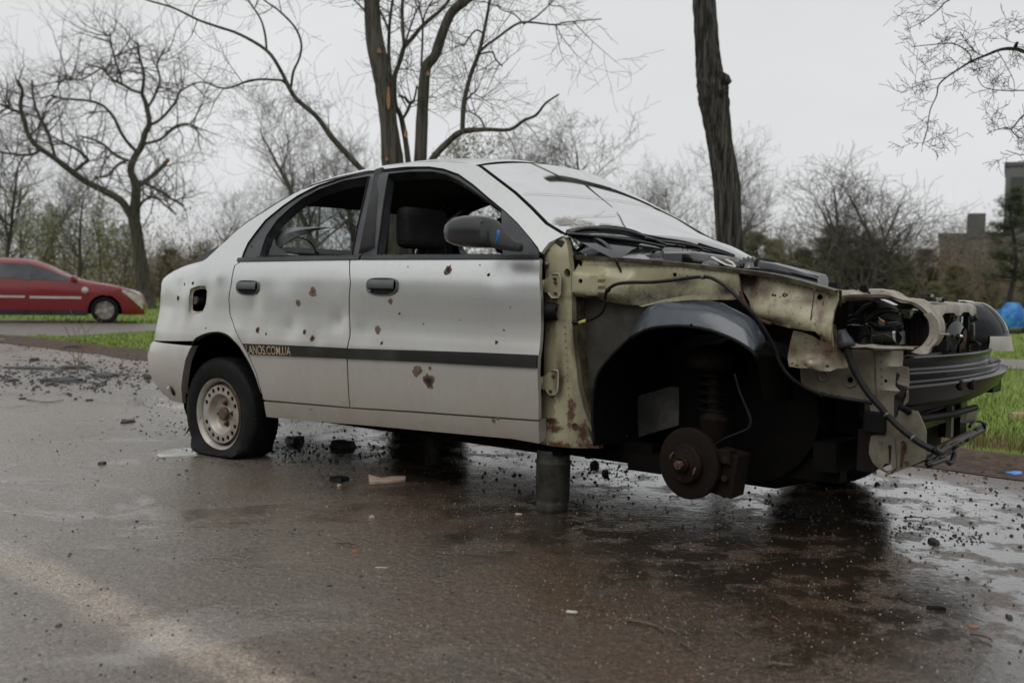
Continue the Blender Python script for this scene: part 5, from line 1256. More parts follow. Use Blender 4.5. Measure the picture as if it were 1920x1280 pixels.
# wet road: mud film, silt streak, aggregate, standing water
def road_mat():
    m, t, b = new_mat('wet_road'); co = coord(t, 'Object')
    L = t.links.new
    def dotn(nx, ny, c):
        d = nnode(t, 'ShaderNodeVectorMath', operation='DOT_PRODUCT'); L(co, d.inputs[0]); d.inputs[1].default_value = (nx, ny, 0)
        a = nnode(t, 'ShaderNodeMath', operation='ADD'); L(d.outputs['Value'], a.inputs[0]); a.inputs[1].default_value = c; return a.outputs[0]
    def math_(op, a, b_=None, c=None):
        n = nnode(t, 'ShaderNodeMath', operation=op); n.use_clamp = False
        for i, v in enumerate((a, b_, c)):
            if v is None: continue
            if isinstance(v, (int, float)): n.inputs[i].default_value = v
            else: L(v, n.inputs[i])
        return n.outputs[0]
    def mr(src, a, b_, c, d):
        n = nnode(t, 'ShaderNodeMapRange', interpolation_type='SMOOTHSTEP')
        n.inputs['From Min'].default_value = a; n.inputs['From Max'].default_value = b_; n.inputs['To Min'].default_value = c; n.inputs['To Max'].default_value = d
        L(src, n.inputs[0]); return n.outputs[0]
    big = noise_n(t, co, .55, 4, .6, .5); med = noise_n(t, co, 2.6, 5, .65, .4); fine = noise_n(t, co, 60, 4, .7); grain = noise_n(t, co, 190, 3, .8)
    # asphalt with stones showing
    vo = nnode(t, 'ShaderNodeTexVoronoi'); vo.inputs['Scale'].default_value = 115; L(co, vo.inputs['Vector'])
    vc = nnode(t, 'ShaderNodeRGBToBW'); L(vo.outputs['Color'], vc.inputs[0])
    asp = mixc(t, ramp(t, grain, [(.3, g3(0)), (.7, g3(1))]), (.041, .029, .020), (.102, .077, .055))
    stone = ramp(t, vc.outputs[0], [(.80, g3(0)), (.93, g3(1))])
    stone = math_('MULTIPLY', stone, ramp(t, fine, [(.40, g3(0)), (.62, g3(1))]))
    asp = mixc(t, stone, asp, (.23, .20, .17))
    # brown mud film
    mud = mixc(t, fine, (.056, .030, .017), (.098, .060, .036))
    mf = math_('MULTIPLY', ramp(t, med, [(.35, g3(0)), (.66, g3(1))]), ramp(t, big, [(.3, g3(.55)), (.6, g3(1))]))
    wx = dotn(1, 0, 0); mf = math_('MULTIPLY', mf, mr(wx, -2.0, -0.3, .40, .97))
    c = mixc(t, mf, asp, mud)
    # silt streak in the foreground left
    A = G(-60, 1010); B_ = G(260, 1140); C_ = G(470, 1270)
    def seg(P, Q, w0):
        d = (Q-P).to_2d(); l = d.length; d.normalize(); n = Vector((-d.y, d.x))
        dist = math_('ABSOLUTE', math_('ADD', dotn(n.x, n.y, -(n.x*P.x+n.y*P.y)), math_('MULTIPLY_ADD', med, .10, -.05)))
        return mr(dist, w0*.25, w0, 1, 0)
    sk = math_('MULTIPLY', seg(A, C_, .115), mr(noise_n(t, co, 5, 5, .7), .33, .55, .15, .95))
    c = mixc(t, math_('MULTIPLY', sk, .95), c, mixc(t, fine, (.22, .17, .125), (.34, .275, .21)))
    # soil washed along the verge
    ed = dotn(EDGEN.x, EDGEN.y, -(EDGEN.x*EDGE0.x+EDGEN.y*EDGE0.y))
    ed = math_('ADD', ed, math_('MULTIPLY_ADD', med, 1.0, -.5))
    soil = mr(ed, -1.05, -.25, 0, 1)
    c = mixc(t, math_('MULTIPLY', soil, .85), c, mixc(t, fine, (.105, .066, .044), (.19, .125, .088)))
    # dusty film off to the left, paled in colour to stand for sky sheen
    pale = math_('MULTIPLY', mr(wx, .2, -2.2, 0, .95), mr(big, .3, .6, .5, 1))
    c = mixc(t, math_('MULTIPLY', pale, .62), c, mixc(t, fine, (.22, .20, .172), (.38, .35, .31)))
    gm = ramp(t, noise_n(t, co, 150, 3, .9), [(.36, g3(.32)), (.5, g3(.95)), (.64, g3(2.3))]); mm = nnode(t, 'ShaderNodeMix', data_type='RGBA', blend_type='MULTIPLY'); mm.inputs[0].default_value = 1; L(c, mm.inputs[6]); L(gm, mm.inputs[7]); c = mm.outputs[2]
    v2 = nnode(t, 'ShaderNodeTexVoronoi'); v2.inputs['Scale'].default_value = 95; L(co, v2.inputs['Vector']); v2c = nnode(t, 'ShaderNodeSeparateColor'); L(v2.outputs['Color'], v2c.inputs[0])
    dot = math_('MULTIPLY', mr(v2.outputs['Distance'], .32, .18, 0, 1), mr(v2c.outputs[0], .76, .84, 0, 1)); c = mixc(t, math_('MULTIPLY', dot, .75), c, (.30, .26, .21))
    # water
    pud = math_('MAXIMUM', ramp(t, noise_n(t, co, 1.1, 5, .62, .7, (1, 1.5, 1)), [(.52, g3(0)), (.60, g3(1))]), 0.0)
    # water lies in the wheel track beside and in front of the car
    pa = Vector((cO.x, cO.y)); q = c2w((2.9, .2, 0)); q2 = c2w((2.6, 2.0, 0))
    def spot(p, r0, r1):
        d = nnode(t, 'ShaderNodeVectorMath', operation='DISTANCE'); L(co, d.inputs[0]); d.inputs[1].default_value = (p[0], p[1], 0)
        dd = math_('ADD', d.outputs['Value'], math_('MULTIPLY_ADD', med, 1.4, -.7)); return mr(dd, r0, r1, 1, 0)
    wet = math_('MAXIMUM', spot(c2w((2.6, .1, 0)), .9, 1.9), math_('MAXIMUM', spot(c2w((1.0, .6, 0)), .8, 1.8), math_('MAXIMUM', spot(G(1800, 960), .5, 1.2), spot(c2w((3.6, -.6, 0)), .5, 1.3))))
    wet = math_('MULTIPLY', wet, ramp(t, noise_n(t, co, 6, 6, .65), [(.42, g3(0.15)), (.50, g3(1))]))
    wt = math_('MAXIMUM', math_('MULTIPLY', pud, .8), wet)
    wt = math_('MULTIPLY', wt, mr(soil, 0, 1, 1, .25))
    c = mixc(t, math_('MULTIPLY', wet, .72), c, (.012, .010, .008)); L(c, b.inputs['Base Color'])
    r = nnode(t, 'ShaderNodeMapRange'); r.inputs['To Min'].default_value = .27; r.inputs['To Max'].default_value = .045; L(wt, r.inputs[0])
    rr = math_('ADD', r.outputs[0], math_('MULTIPLY_ADD', fine, .16, -.06)); rr = math_('ADD', rr, math_('MULTIPLY', sk, .12)); rr = math_('ADD', rr, math_('MULTIPLY', soil, .22)); L(rr, b.inputs['Roughness'])
    b.inputs['Specular IOR Level'].default_value = .5; b.inputs['IOR'].default_value = 1.55
    hh = math_('ADD', math_('MULTIPLY', grain, .55), math_('ADD', math_('MULTIPLY', fine, .6), math_('MULTIPLY', stone, .35)))
    v3 = nnode(t, 'ShaderNodeTexVoronoi', feature='SMOOTH_F1'); v3.inputs['Scale'].default_value = 48; v3.inputs['Smoothness'].default_value = .4; L(co, v3.inputs['Vector'])
    hh = math_('ADD', hh, math_('MULTIPLY', v3.outputs['Distance'], -.8)); hh = math_('MULTIPLY', hh, mr(wt, 0, 1, 1, .16))
    hh = math_('ADD', hh, math_('MULTIPLY', med, .9))
    bump(t, b, hh, .9, .0046)
    b.inputs['Coat IOR'].default_value = 1.4; cw = math_('MULTIPLY_ADD', wt, .5, .35); L(cw, b.inputs['Coat Weight']); b.inputs['Coat Roughness'].default_value = .10
    bn = nnode(t, 'ShaderNodeBump'); bn.inputs['Strength'].default_value = .6; bn.inputs['Distance'].default_value = .0028; L(math_('ADD', hh, math_('MULTIPLY', noise_n(t, co, 24, 3, .6), .5)), bn.inputs['Height']); L(bn.outputs[0], b.inputs['Coat Normal'])
    return m
M_ROAD = road_mat()
M_PATH = M('damp_path', (.12, .108, .095), .45, 0, (.17, .155, .138), 1.2, .35, .65, (.07, .05, .036), 3.5, .55, .7, bmp=.004, bscale=30, spec=.4)
M_GROUND = M('park_lawn', (.13, .19, .042), .95, 0, (.165, .22, .055), 1.1, .35, .65, (.12, .10, .055), 2.4, .56, .72, bmp=.02, bscale=12, spec=.1)
M_SOIL = M('wet_soil', (.062, .040, .027), .8, 0, (.12, .082, .056), 9, .4, .65, (.03, .02, .014), 30, .5, .65, bmp=.02, bscale=22, spec=.3)
b = MB(); xs_ = [-400, -200, -100, -60]+list(range(-44, 46, 4))+[60, 100, 200, 400]; ys_ = [-40, -8]+list(range(0, 48, 3))+[60, 90, 150, 300, 600]
b.grid([[Vector((x, y, hgt(x, y))) for x in xs_] for y in ys_]); o = b.build('ground', M_GROUND, None, True); o['kind'] = 'structure'
rnd = random.Random(4)
edge = []
for i in range(150):
    t_ = -10.5+i*.17; w_ = .10*noise.noise(Vector((t_*1.3, 2.2, 0)))+.05*noise.noise(Vector((t_*5, 1.2, 0)))
    p = EDGE0+EDGED*t_+EDGEN*w_; edge.append((p.x, p.y))
road_poly = edge+[(-12, 17.4), (-45, 27), (-45, -9), (10.4, -9)]
sheet('road', road_poly, M_ROAD, .004, 1.2)
rndp = [(p[0]+EDGEN.x*(.30+.16*noise.noise(Vector((i*.21, 5, 0)))), p[1]+EDGEN.y*(.30+.16*noise.noise(Vector((i*.21, 5, 0)))), 0) for i, p in enumerate(edge)]
b = MB(); rows = [[Vector((p[0]-EDGEN.x*.35, p[1]-EDGEN.y*.35, .0075)) for p in edge]]
for f, hh in ((-.05, .012), (.3, .045), (.6, .05), (1.1, .015)):
    rows.append([Vector((p[0]+(q[0]-p[0])*f, p[1]+(q[1]-p[1])*f, hgt(p[0], p[1])+hh+.018*noise.noise(Vector((p[0]*7, p[1]*7, f*3))))) for p, q in zip(edge, rndp)])
b.grid(rows); o = b.build('soil_bank', M_SOIL, None, True); o['kind'] = 'structure'
pn = [G(2300, 716), G(1920, 694), G(1500, 672), G(900, 640), G(300, 614), G(100, 630), G(-60, 640)]
pf = [G(-300, 600), G(0, 588), G(300, 598), G(900, 622), G(1500, 650), G(1920, 675), G(2300, 692)]
sheet('path', [(p.x, p.y) for p in pn+pf], M_PATH, .010, .8)

# ------------------------------------------------------------------ grass
M_GRASS = M('grass_blades', (.19, .28, .055), .6, 0, (.26, .33, .09), 1.5, .3, .7, (.20, .17, .085), 9, .60, .68, spec=.3)
def inroad(x, y): return (Vector((x, y))-EDGE0).dot(EDGEN) < .28
pathp = [(p.x, p.y) for p in pn+pf]
def blades(name, n, region, hmin, hmax, wid, seed, lab=None):
    r = random.Random(seed); V = []; F = []; k = 0; tries = 0
    while k < n and tries < n*6:
        tries += 1; x, y = region(r)
        if inroad(x, y) or inpoly((x, y), pathp): continue
        cl = noise.noise(Vector((x*1.7, y*1.7, 4)))
        if cl < -.25+.3*r.random()-.2: continue
        h = r.uniform(hmin, hmax)*(1+.5*cl); a = r.uniform(0, 2*pi); ln = r.uniform(.1, .7)*h; z0 = hgt(x, y)+(.03 if (Vector((x, y))-EDGE0).dot(EDGEN) < .6 else 0)
        w = wid*r.uniform(.6, 1.3); px_, py_ = -sin(a)*w, cos(a)*w; dx, dy = cos(a)*ln, sin(a)*ln; i = len(V)
        V += [(x-px_, y-py_, z0), (x+px_, y+py_, z0), (x+dx*.35+px_*.8, y+dy*.35+py_*.8, z0+h*.6), (x+dx*.35-px_*.8, y+dy*.35-py_*.8, z0+h*.6), (x+dx, y+dy, z0+h*(1-.35*ln/h*.6))]
        F += [(i, i+1, i+2, i+3), (i+3, i+2, i+4)]; k += 1
    me = bpy.data.meshes.new(name); me.from_pydata(V, [], F); me.materials.append(M_GRASS); o = link(name, me); o['kind'] = 'stuff'; return o
def reg_near(r):
    d = r.uniform(.25, 1.0)**1.4*3.6+.1; t_ = r.uniform(-5.5, 1.2); p = EDGE0+EDGED*t_+EDGEN*d; return p.x, p.y
blades('grass', 34000, reg_near, .05, .14, .0035, 1)
def reg_mid(r):
    d = r.uniform(0, 1)**.8*12+2.2; t_ = r.uniform(-9, 5); p = EDGE0+EDGED*t_+EDGEN*d; return p.x, p.y
blades('grass', 26000, reg_mid, .04, .09, .007, 2)
def reg_left(r):
    return r.uniform(-9.5, -2.5), r.uniform(11, 19)
blades('grass', 22000, reg_left, .02, .05, .009, 3)
def reg_far(r):
    return r.uniform(-15, 26), r.uniform(19, 42)
blades('grass', 24000, reg_far, .04, .10, .016, 4)

M_DRY = M('dry_grass_blades', (.28, .22, .12), .7, 0, (.16, .11, .06), 9, .4, .6, spec=.2)
o = blades('dry_grass', 3800, lambda r: (lambda p: (p.x, p.y))(EDGE0+EDGED*r.uniform(-5, 5)+EDGEN*(.28+abs(r.gauss(0, .14)))), .04, .13, .003, 9); o.data.materials[0] = M_DRY
# ------------------------------------------------------------------ trees
M_BARK = M('grey_bark', (.075, .071, .058), .9, 0, (.12, .112, .092), 6, .35, .65, (.040, .038, .033), 30, .45, .6, bmp=.02, bscale=24, stretch=(1, 1, .07), spec=.2)
M_BARKD = M('dark_furrowed_bark', (.050, .047, .044), .95, 0, (.105, .097, .088), 14, .42, .60, (.018, .017, .016), 34, .46, .56, bmp=.03, bscale=26, stretch=(1, 1, .05), spec=.15)
M_TWIG = M('twig_bark', (.08, .073, .063), .9, 0, (.11, .10, .085), 5)
M_TWIGB = M('brown_twigs', (.15, .115, .085), .9, 0, (.18, .15, .11), 3)  # lightened in place of haze over the far trees
M_REDB = M('reddish_bark', (.13, .062, .038), .9, 0, (.06, .04, .03), 5)
M_WOOD = M('exposed_wood', (.42, .21, .10), .8, 0, (.28, .14, .07), 20)
def leafmat(name, c1, c2):
    m, t, b = new_mat(name); co = coord(t); f = ramp(t, noise_n(t, co, 1.6, 4), [(.35, g3(0)), (.65, g3(1))])
    t.links.new(mixc(t, f, c1, c2), b.inputs['Base Color']); b.inputs['Roughness'].default_value = .7; b.inputs['Specular IOR Level'].default_value = .2; return m
M_LEAF = leafmat('spring_leaf', (.24, .26, .09), (.17, .19, .08))
M_PINE = leafmat('pine_needles', (.040, .052, .026), (.075, .082, .042))
M_OLIVE = leafmat('olive_needles', (.12, .125, .062), (.17, .16, .085))
M_DEAD = leafmat('dead_leaf', (.20, .125, .085), (.15, .115, .08))  # leaf tone lightened as well, standing for distance haze
def limb(b, pts, depth, dd=0.0, n=10, rough=0.0):
    L = [Vector(D(x, y, depth+dd*i/(len(pts)-1))) for i, (x, y, w) in enumerate(pts)]
    R_ = [w/2*depth/FPX*(1.22 if depth > 30 else 1) for x, y, w in pts]
    S_ = spline([Vector((p.x, p.y, p.z)) for p in L], 4); RR_ = [v.x for v in spline([Vector((r, 0, 0)) for r in R_], 4)]
    if rough: RR_ = [r*(1+rough*noise.noise(Vector((i*.9, r*10, depth)))) for i, r in enumerate(RR_)]
    b.tube(S_, RR_, n); return S_, RR_
TMIN = [.0022]
def twig(b, p, d, L, r, lev, rnd, up=.15, wig=.35, seg=5, leaves=None, spread=.9):
    pts = [p]; d = d.normalized(); rs = [r]; st_ = L/seg
    for i in range(seg):
        d = (d+Vector((rnd.uniform(-1, 1), rnd.uniform(-1, 1), rnd.uniform(-1, 1)))*wig+Vector((0, 0, up*.3))).normalized()
        pts.append(pts[-1]+d*st_); rs.append(max(r*(1-.75*(i+1)/seg), TMIN[0]))
        if lev > 0 and rnd.random() < .88:
            ax_ = d.orthogonal(); ax_.rotate(Matrix.Rotation(rnd.uniform(0, 2*pi), 3, d)); nd = (d*rnd.uniform(.5, 1.0)+ax_*spread*rnd.uniform(.6, 1.1)+Vector((0, 0, up)))
            twig(b, pts[-1], nd, L*rnd.uniform(.42, .72), rs[-1]*.7, lev-1, rnd, up, wig, 4 if lev > 1 else 3, leaves, spread)
    b.tube(pts, rs, 5 if r > .02 else 3, False)
    if leaves is not None and lev == 0:
        for q in pts[1:]:
            if rnd.random() < leaves[1]: leaves[0].append(q)
def sprout(b, Lp, rnd, n, L, r, lev, lo=.2, **k):
    for i in range(n):
        j = int(rnd.uniform(lo, .999)*(len(Lp)-1)); d = (Lp[j+1]-Lp[j]).normalized(); ax_ = d.orthogonal(); ax_.rotate(Matrix.Rotation(rnd.uniform(0, 2*pi), 3, d))
        twig(b, Lp[j], d*.5+ax_+Vector((0, 0, .3)), L*rnd.uniform(.6, 1.3), r, lev, rnd, **k)
def leafquads(b, P, s, rnd):
    for q in P:
        a = Vector((rnd.uniform(-1, 1), rnd.uniform(-1, 1), rnd.uniform(-1, 1))).normalized()*s*rnd.uniform(.6, 1.4); c = a.orthogonal()*rnd.uniform(.4, .8)
        q = q+a*.7; b.add([q-a, q+c, q+a, q-c], [(0, 1, 2, 3)])

# big many-stemmed tree right behind the car
rnd = random.Random(31)
DC = 13.0
base = D(752, 0, DC); base.z = 0
t1 = empty('bare_tree', (0, 0, 0)); tag(t1, 'large many-stemmed bare tree with torn orange bark, rising behind the roof of the silver car', 'tree')
b = MB(); zb = D(752, 560, DC)
limb(b, [(760, 640, 74), (757, 560, 66), (752, 470, 62), (748, 400, 50), (742, 350, 45), (737, 312, 41), (729, 234, 33), (719, 156, 34), (711, 117, 34), (701, 65, 32), (697, 0, 29), (695, -70, 27), (700, -160, 22), (690, -300, 14)], DC, 0, 16, .12)
b.build('trunk', M_BARK, t1, True)
LIMBS = [([(762, 470, 24), (766, 380, 20), (765, 300, 11), (753, 224, 10), (741, 195, 9), (740, 146, 9), (750, 115, 9), (758, 88, 9), (770, 75, 8), (794, 47, 8), (828, 18, 7), (842, 0, 6), (870, -40, 5)], .5),
 ([(770, 430, 34), (782, 370, 28), (788, 302, 24), (792, 208, 22), (796, 146, 20), (801, 122, 19), (816, 104, 19), (826, 73, 18), (841, 34, 17), (855, 15, 17), (874, 0, 17), (905, -32, 16), (930, -120, 12), (925, -260, 8)], -.3),
 ([(775, 440, 20), (790, 350, 16), (810, 300, 13), (841, 266, 12), (867, 247, 11), (911, 243, 7.5), (956, 243, 6.5), (982, 226, 5.5), (1005, 216, 5), (1023, 194, 4), (1048, 177, 3)], -.6),
 ([(867, 247, 9), (870, 193, 9), (883, 140, 8), (898, 99, 7.5), (909, 52, 6), (919, 0, 5), (930, -60, 4)], .2), ([(898, 99, 5), (914, 84, 5), (930, 73, 4.5), (966, 47, 4.5), (990, 42, 4), (1042, 47, 3), (1060, 42, 2.6), (1128, 36, 2)], -.5),
 ([(740, 430, 22), (715, 370, 15), (690, 330, 12), (677, 317, 11), (646, 284, 10.5), (620, 255, 10), (594, 219, 9), (560, 190, 8.5), (545, 170, 8), (525, 130, 6.5), (500, 95, 6), (450, 65, 5), (407, 50, 4.5), (370, 37, 4), (325, 15, 3.4), (275, 0, 3), (230, -20, 2.5)], -.6),
 ([(545, 170, 5), (550, 135, 5), (561, 110, 4.5), (565, 82, 4.2), (552, 50, 4), (520, 18, 3.5), (495, 0, 3), (470, -30, 2.5)], .3), ([(500, 95, 4), (497, 65, 4), (488, 35, 3.4), (465, 0, 3), (450, -30, 2.4)], -.3),
 ([(542, 165, 5), (530, 152, 4.5), (515, 150, 4), (490, 149, 4), (465, 152, 3.8), (445, 160, 3.4), (425, 166, 3), (405, 163, 2.4), (385, 154, 2)], -.6),
 ([(730, 200, 9), (732, 150, 8), (729, 104, 7), (730, 52, 6), (734, 16, 5.5), (739, -20, 5), (745, -80, 4)], .4), ([(758, 88, 6), (755, 52, 7), (754, 20, 6.5), (755, -20, 6), (750, -90, 5)], .2), ([(729, 60, 4), (722, 40, 4), (712, 20, 3.5), (705, 8, 3)], .1), ([(700, 40, 4), (682, 18, 3.5), (664, 0, 3), (650, -20, 3)], -.2),
 ([(790, 125, 4), (792, 80, 4), (793, 52, 3.4), (797, 26, 3), (812, 0, 2.6)], -.3), ([(747, 180, 5), (758, 183, 4.5), (768, 193, 6), (776, 188, 4.5), (782, 160, 3)], 0), ([(756, 222, 5), (765, 206, 6), (770, 192, 5)], 0), ([(760, 80, 4), (775, 35, 3), (790, 0, 2.5)], .1), ([(794, 47, 4), (788, 20, 3), (782, -10, 2.5)], .2),
 ([(909, 240, 4), (900, 222, 3), (885, 212, 2.6), (873, 208, 2.4)], 0), ([(873, 190, 3.5), (884, 177, 3), (893, 172, 2.5)], 0), ([(898, 102, 3.6), (922, 98, 3.2), (930, 112, 3), (942, 125, 2.4)], 0), ([(905, 62, 3.6), (893, 57, 3.2), (880, 70, 2.8), (868, 88, 2.4)], 0), ([(982, 45, 3), (1005, 32, 3), (1025, 14, 2.4), (1040, 0, 2)], 0), ([(982, 45, 2.5), (965, 28, 2.2), (940, 18, 2), (932, 10, 1.8)], 0)]
b = MB(); big_ = []
for L_, dd in LIMBS:
    Lp, Rp = limb(b, L_, DC, dd, 8, .10); big_.append((Lp, L_))
b.build('limbs', M_BARK, t1, True)
b = MB()
for Lp, L_ in big_: sprout(b, Lp, rnd, 5 if L_[0][2] > 6 else 4, .75, .0075, 2, lo=.3, up=.1, wig=.28)
b.build('twigs', M_TWIG, t1)
for px, py, w_, h_ in ((728, 184, 3, 22), (761, 250, 3, 8), (802, 138, 3.2, 4.5), (847, 36, 2.2, 4), (725, 298, 3, 3), (711, 95, 4, 5)):
    b = MB(); pts = [(px+w_*cos(a_)*(1+.2*sin(3*a_)), py+h_*sin(a_)) for a_ in np.linspace(0, 2*pi, 13)[:-1]]; b.prism([D(x, y, DC-.16 if h_ < 20 else DC-.155) for x, y in pts], (0, .05, 0)); b.build('torn_bark', M_WOOD, t1)

# thick dark trunk on the right
t2 = empty('tree_trunk', (0, 0, 0)); tag(t2, 'single thick dark furrowed trunk leaning behind the front of the silver car', 'tree')
DR = 14.0
ctr = [(1376, 640, 60), (1374, 560, 52), (1372, 480, 48), (1366, 420, 48), (1362, 350, 49), (1354, 300, 48), (1348, 250, 48), (1341, 210, 52), (1337, 182, 55), (1335, 160, 56), (1331, 140, 50), (1327, 100, 45), (1323, 50, 43), (1321, 0, 41), (1318, -80, 40), (1310, -250, 34), (1300, -500, 24)]
L_ = spline([D(x, y, DR) for x, y, w in ctr], 8); R_ = [v.x for v in spline([Vector((w/2*DR/FPX, 0, 0)) for x, y, w in ctr], 8)]
rows = []
for i, (p, r) in enumerate(zip(L_, R_)):
    row = []
    for k in range(56):
        a_ = 2*pi*k/56; f = 1+.075*noise.noise(Vector((cos(a_)*5.5, sin(a_)*5.5, i*.16)))+.055*noise.noise(Vector((cos(a_)*13, sin(a_)*13, i*.35)))+.10*noise.noise(Vector((cos(a_)*1.3, sin(a_)*1.3, i*.12)))
        row.append(p+Vector((cos(a_)*r*f, sin(a_)*r*f, 0)))
    rows.append(row)
b = MB(); b.grid(rows, True); b.build('trunk', M_BARKD, t2, True)
b = MB(); b.tube([D(1350, 150, DR-.1), D(1362, 152, DR-.12), D(1368, 158, DR-.12)], [.12, .085, .045], 9); b.tube([D(1345, 175, DR-.1), D(1362, 168, DR-.1)], [.13, .05], 9); b.build('burr', M_BARKD, t2, True)
b = MB()
limb(b, [(1312, -180, 20), (1380, -260, 14), (1480, -340, 9)], DR, .5, 8); limb(b, [(1308, -300, 18), (1240, -400, 12), (1180, -500, 7)], DR, -.4, 8); b.build('limbs', M_BARKD, t2, True)

# twisted tree at left
TMIN[0] = .0042
rnd = random.Random(8)
DL = 36.0
t3 = empty('bare_tree', (0, 0, 0)); tag(t3, 'tall bare tree with a wide twisting crown, behind the bonnet of the red car', 'tree')
b = MB(); limb(b, [(277, 582, 32), (272, 560, 25), (265, 500, 20), (255, 430, 18), (252, 408, 17), (255, 350, 13), (245, 320, 11), (252, 296, 10), (265, 275, 9.5), (272, 250, 9), (280, 232, 8), (275, 200, 7), (266, 175, 6)], DL, 0, 10, .1); b.build('trunk', M_BARK, t3, True)
LL = [[(250, 412, 13), (238, 392, 12), (225, 375, 12), (190, 355, 11), (160, 340, 10), (135, 322, 10), (100, 295, 8.5), (80, 282, 8), (65, 270, 8), (52, 250, 7.5), (45, 225, 7), (38, 198, 6), (42, 170, 5), (32, 150, 4)],
 [(262, 348, 7), (275, 338, 7), (285, 330, 7), (302, 315, 6.5), (315, 300, 7)], [(266, 175, 5), (270, 140, 4), (262, 110, 3.4), (258, 80, 3)], [(280, 235, 6), (295, 228, 5), (310, 215, 4.4), (330, 190, 4), (338, 172, 3.4), (370, 155, 2.6), (395, 158, 2)], [(266, 175, 4.4), (250, 170, 4), (232, 160, 3.6), (212, 150, 3.4), (200, 138, 3), (190, 128, 2.8), (160, 120, 2.2)],
 [(262, 290, 6), (240, 268, 5.4), (225, 245, 5), (214, 222, 4.6), (195, 200, 4.2), (170, 190, 4), (140, 187, 3.4), (115, 184, 3), (95, 178, 2.4)], [(236, 300, 5), (215, 290, 4.6), (195, 272, 4.2), (175, 262, 3.6), (150, 255, 3)], [(140, 322, 6), (155, 308, 5), (165, 300, 4.6), (150, 285, 4), (125, 270, 3.4), (108, 262, 3)],
 [(75, 280, 5), (60, 290, 4.6), (30, 290, 4), (0, 285, 4)], [(45, 215, 4), (20, 205, 4), (0, 195, 3.4)], [(105, 300, 5), (90, 250, 4.4), (70, 210, 4), (62, 180, 3.4), (60, 150, 3)], [(272, 210, 4), (290, 180, 3.6), (300, 150, 3.2), (295, 120, 2.8), (310, 90, 2.4)], [(268, 270, 4.5), (300, 262, 4), (325, 240, 3.6), (350, 232, 3), (372, 240, 2.4)], [(256, 340, 4.5), (290, 352, 4), (320, 372, 3.6), (345, 385, 3)], [(257, 400, 4.5), (268, 378, 4), (290, 370, 3.4), (310, 385, 3), (330, 402, 2.4)],
 [(230, 160, 3), (222, 130, 3), (212, 100, 2.6), (205, 60, 2.2)], [(240, 300, 4.6), (220, 310, 4), (200, 330, 3.4), (178, 332, 3)], [(190, 128, 2.6), (150, 150, 2.4), (120, 140, 2)]]
b = MB(); bb = []
for L_ in LL: Lp, Rp = limb(b, L_, DL, rnd.uniform(-2.5, 2.5), 6, .12); bb.append(Lp)
b.build('limbs', M_BARK, t3, True)
b = MB(); lv = ([], .10)
for Lp in bb: sprout(b, Lp, rnd, 10, 1.8, .026, 2, lo=.25, up=.08, wig=.34, leaves=lv, spread=1.0)
b.build('twigs', M_TWIG, t3)
b = MB(); b.tube([D(313, 303, DL), D(316, 298, DL-.1)], [.07, .06], 8); b.build('broken_end', M_WOOD, t3)

# generic bare trees, shared between copies
TMIN[0] = .0046
def gen_tree(name, seed, H, r0, kind='upright', leaf=None, nst=1, lev=3, bark=None, tw=None):
    rnd = random.Random(seed); root = empty(name, (0, 0, 0)); tb = MB(); cb = MB(); lv = ([], leaf[1]) if leaf else None
    for s_ in range(nst):
        lean = Vector((rnd.uniform(-1, 1), rnd.uniform(-1, 1), 0))*(.10 if nst == 1 else .42)
        h_ = H*rnd.uniform(.8, 1.0); p = Vector((rnd.uniform(-.1, .1), rnd.uniform(-.1, .1), -.1)) if nst > 1 else Vector((0, 0, -.1)); d = (Vector((0, 0, 1))+lean).normalized(); pts = [p]; rs = [r0*1.15]
        n = 9
        for i in range(n):
            d = (d+Vector((rnd.uniform(-1, 1), rnd.uniform(-1, 1), 0))*(.13 if kind == 'upright' else .22)+Vector((0, 0, .04))).normalized(); pts.append(pts[-1]+d*h_/n*.85); rs.append(r0*(1-.88*(i+1)/n)+.008)
        tb.tube(spline(pts, 3), [v.x for v in spline([Vector((r, 0, 0)) for r in rs], 3)], 8)
        first = 3 if nst == 1 else 2
        for i in range(first, n+1):
            for k in range(3 if nst == 1 else 2):
                a_ = rnd.uniform(0, 2*pi); e_ = .55 if kind == 'upright' else .95
                nd = Vector((cos(a_)*e_, sin(a_)*e_, rnd.uniform(.35, 1.0)))
                twig(cb, pts[i], nd, h_*rnd.uniform(.22, .40)*(1-.4*(i-first)/(n-first+.1)), rs[i]*.5, lev, rnd, up=.22, wig=.28 if kind == 'upright' else .4, seg=6, leaves=lv)
    tb.build('trunk', bark or M_BARK, root, True); cb.build('branches', tw or M_TWIG, root)
    if leaf:
        lb = MB(); leafquads(lb, lv[0], leaf[2], rnd); lb.build('foliage', leaf[0], root)
    return root
A_ = gen_tree('bare_tree', 101, 8.5, .13, 'upright')
B2 = gen_tree('bare_tree', 102, 8.0, .12, 'spread')
C2 = gen_tree('bare_tree', 103, 7.0, .09, 'upright', (M_LEAF, .55, .045))
F2 = gen_tree('bare_tree', 104, 6.0, .075, 'spread', None, 8, 2, M_BARK, M_TWIG)
T2 = gen_tree('bare_tree', 105, 6.5, .08, 'spread', (M_DEAD, .22, .05), 2, 2, M_REDB, M_TWIGB)
protos = {'A': A_, 'B': B2, 'C': C2, 'F': F2, 'T': T2}; used = {}
H0 = {'A': 8.5, 'B': 8.0, 'C': 7.0, 'F': 6.0, 'T': 6.5}
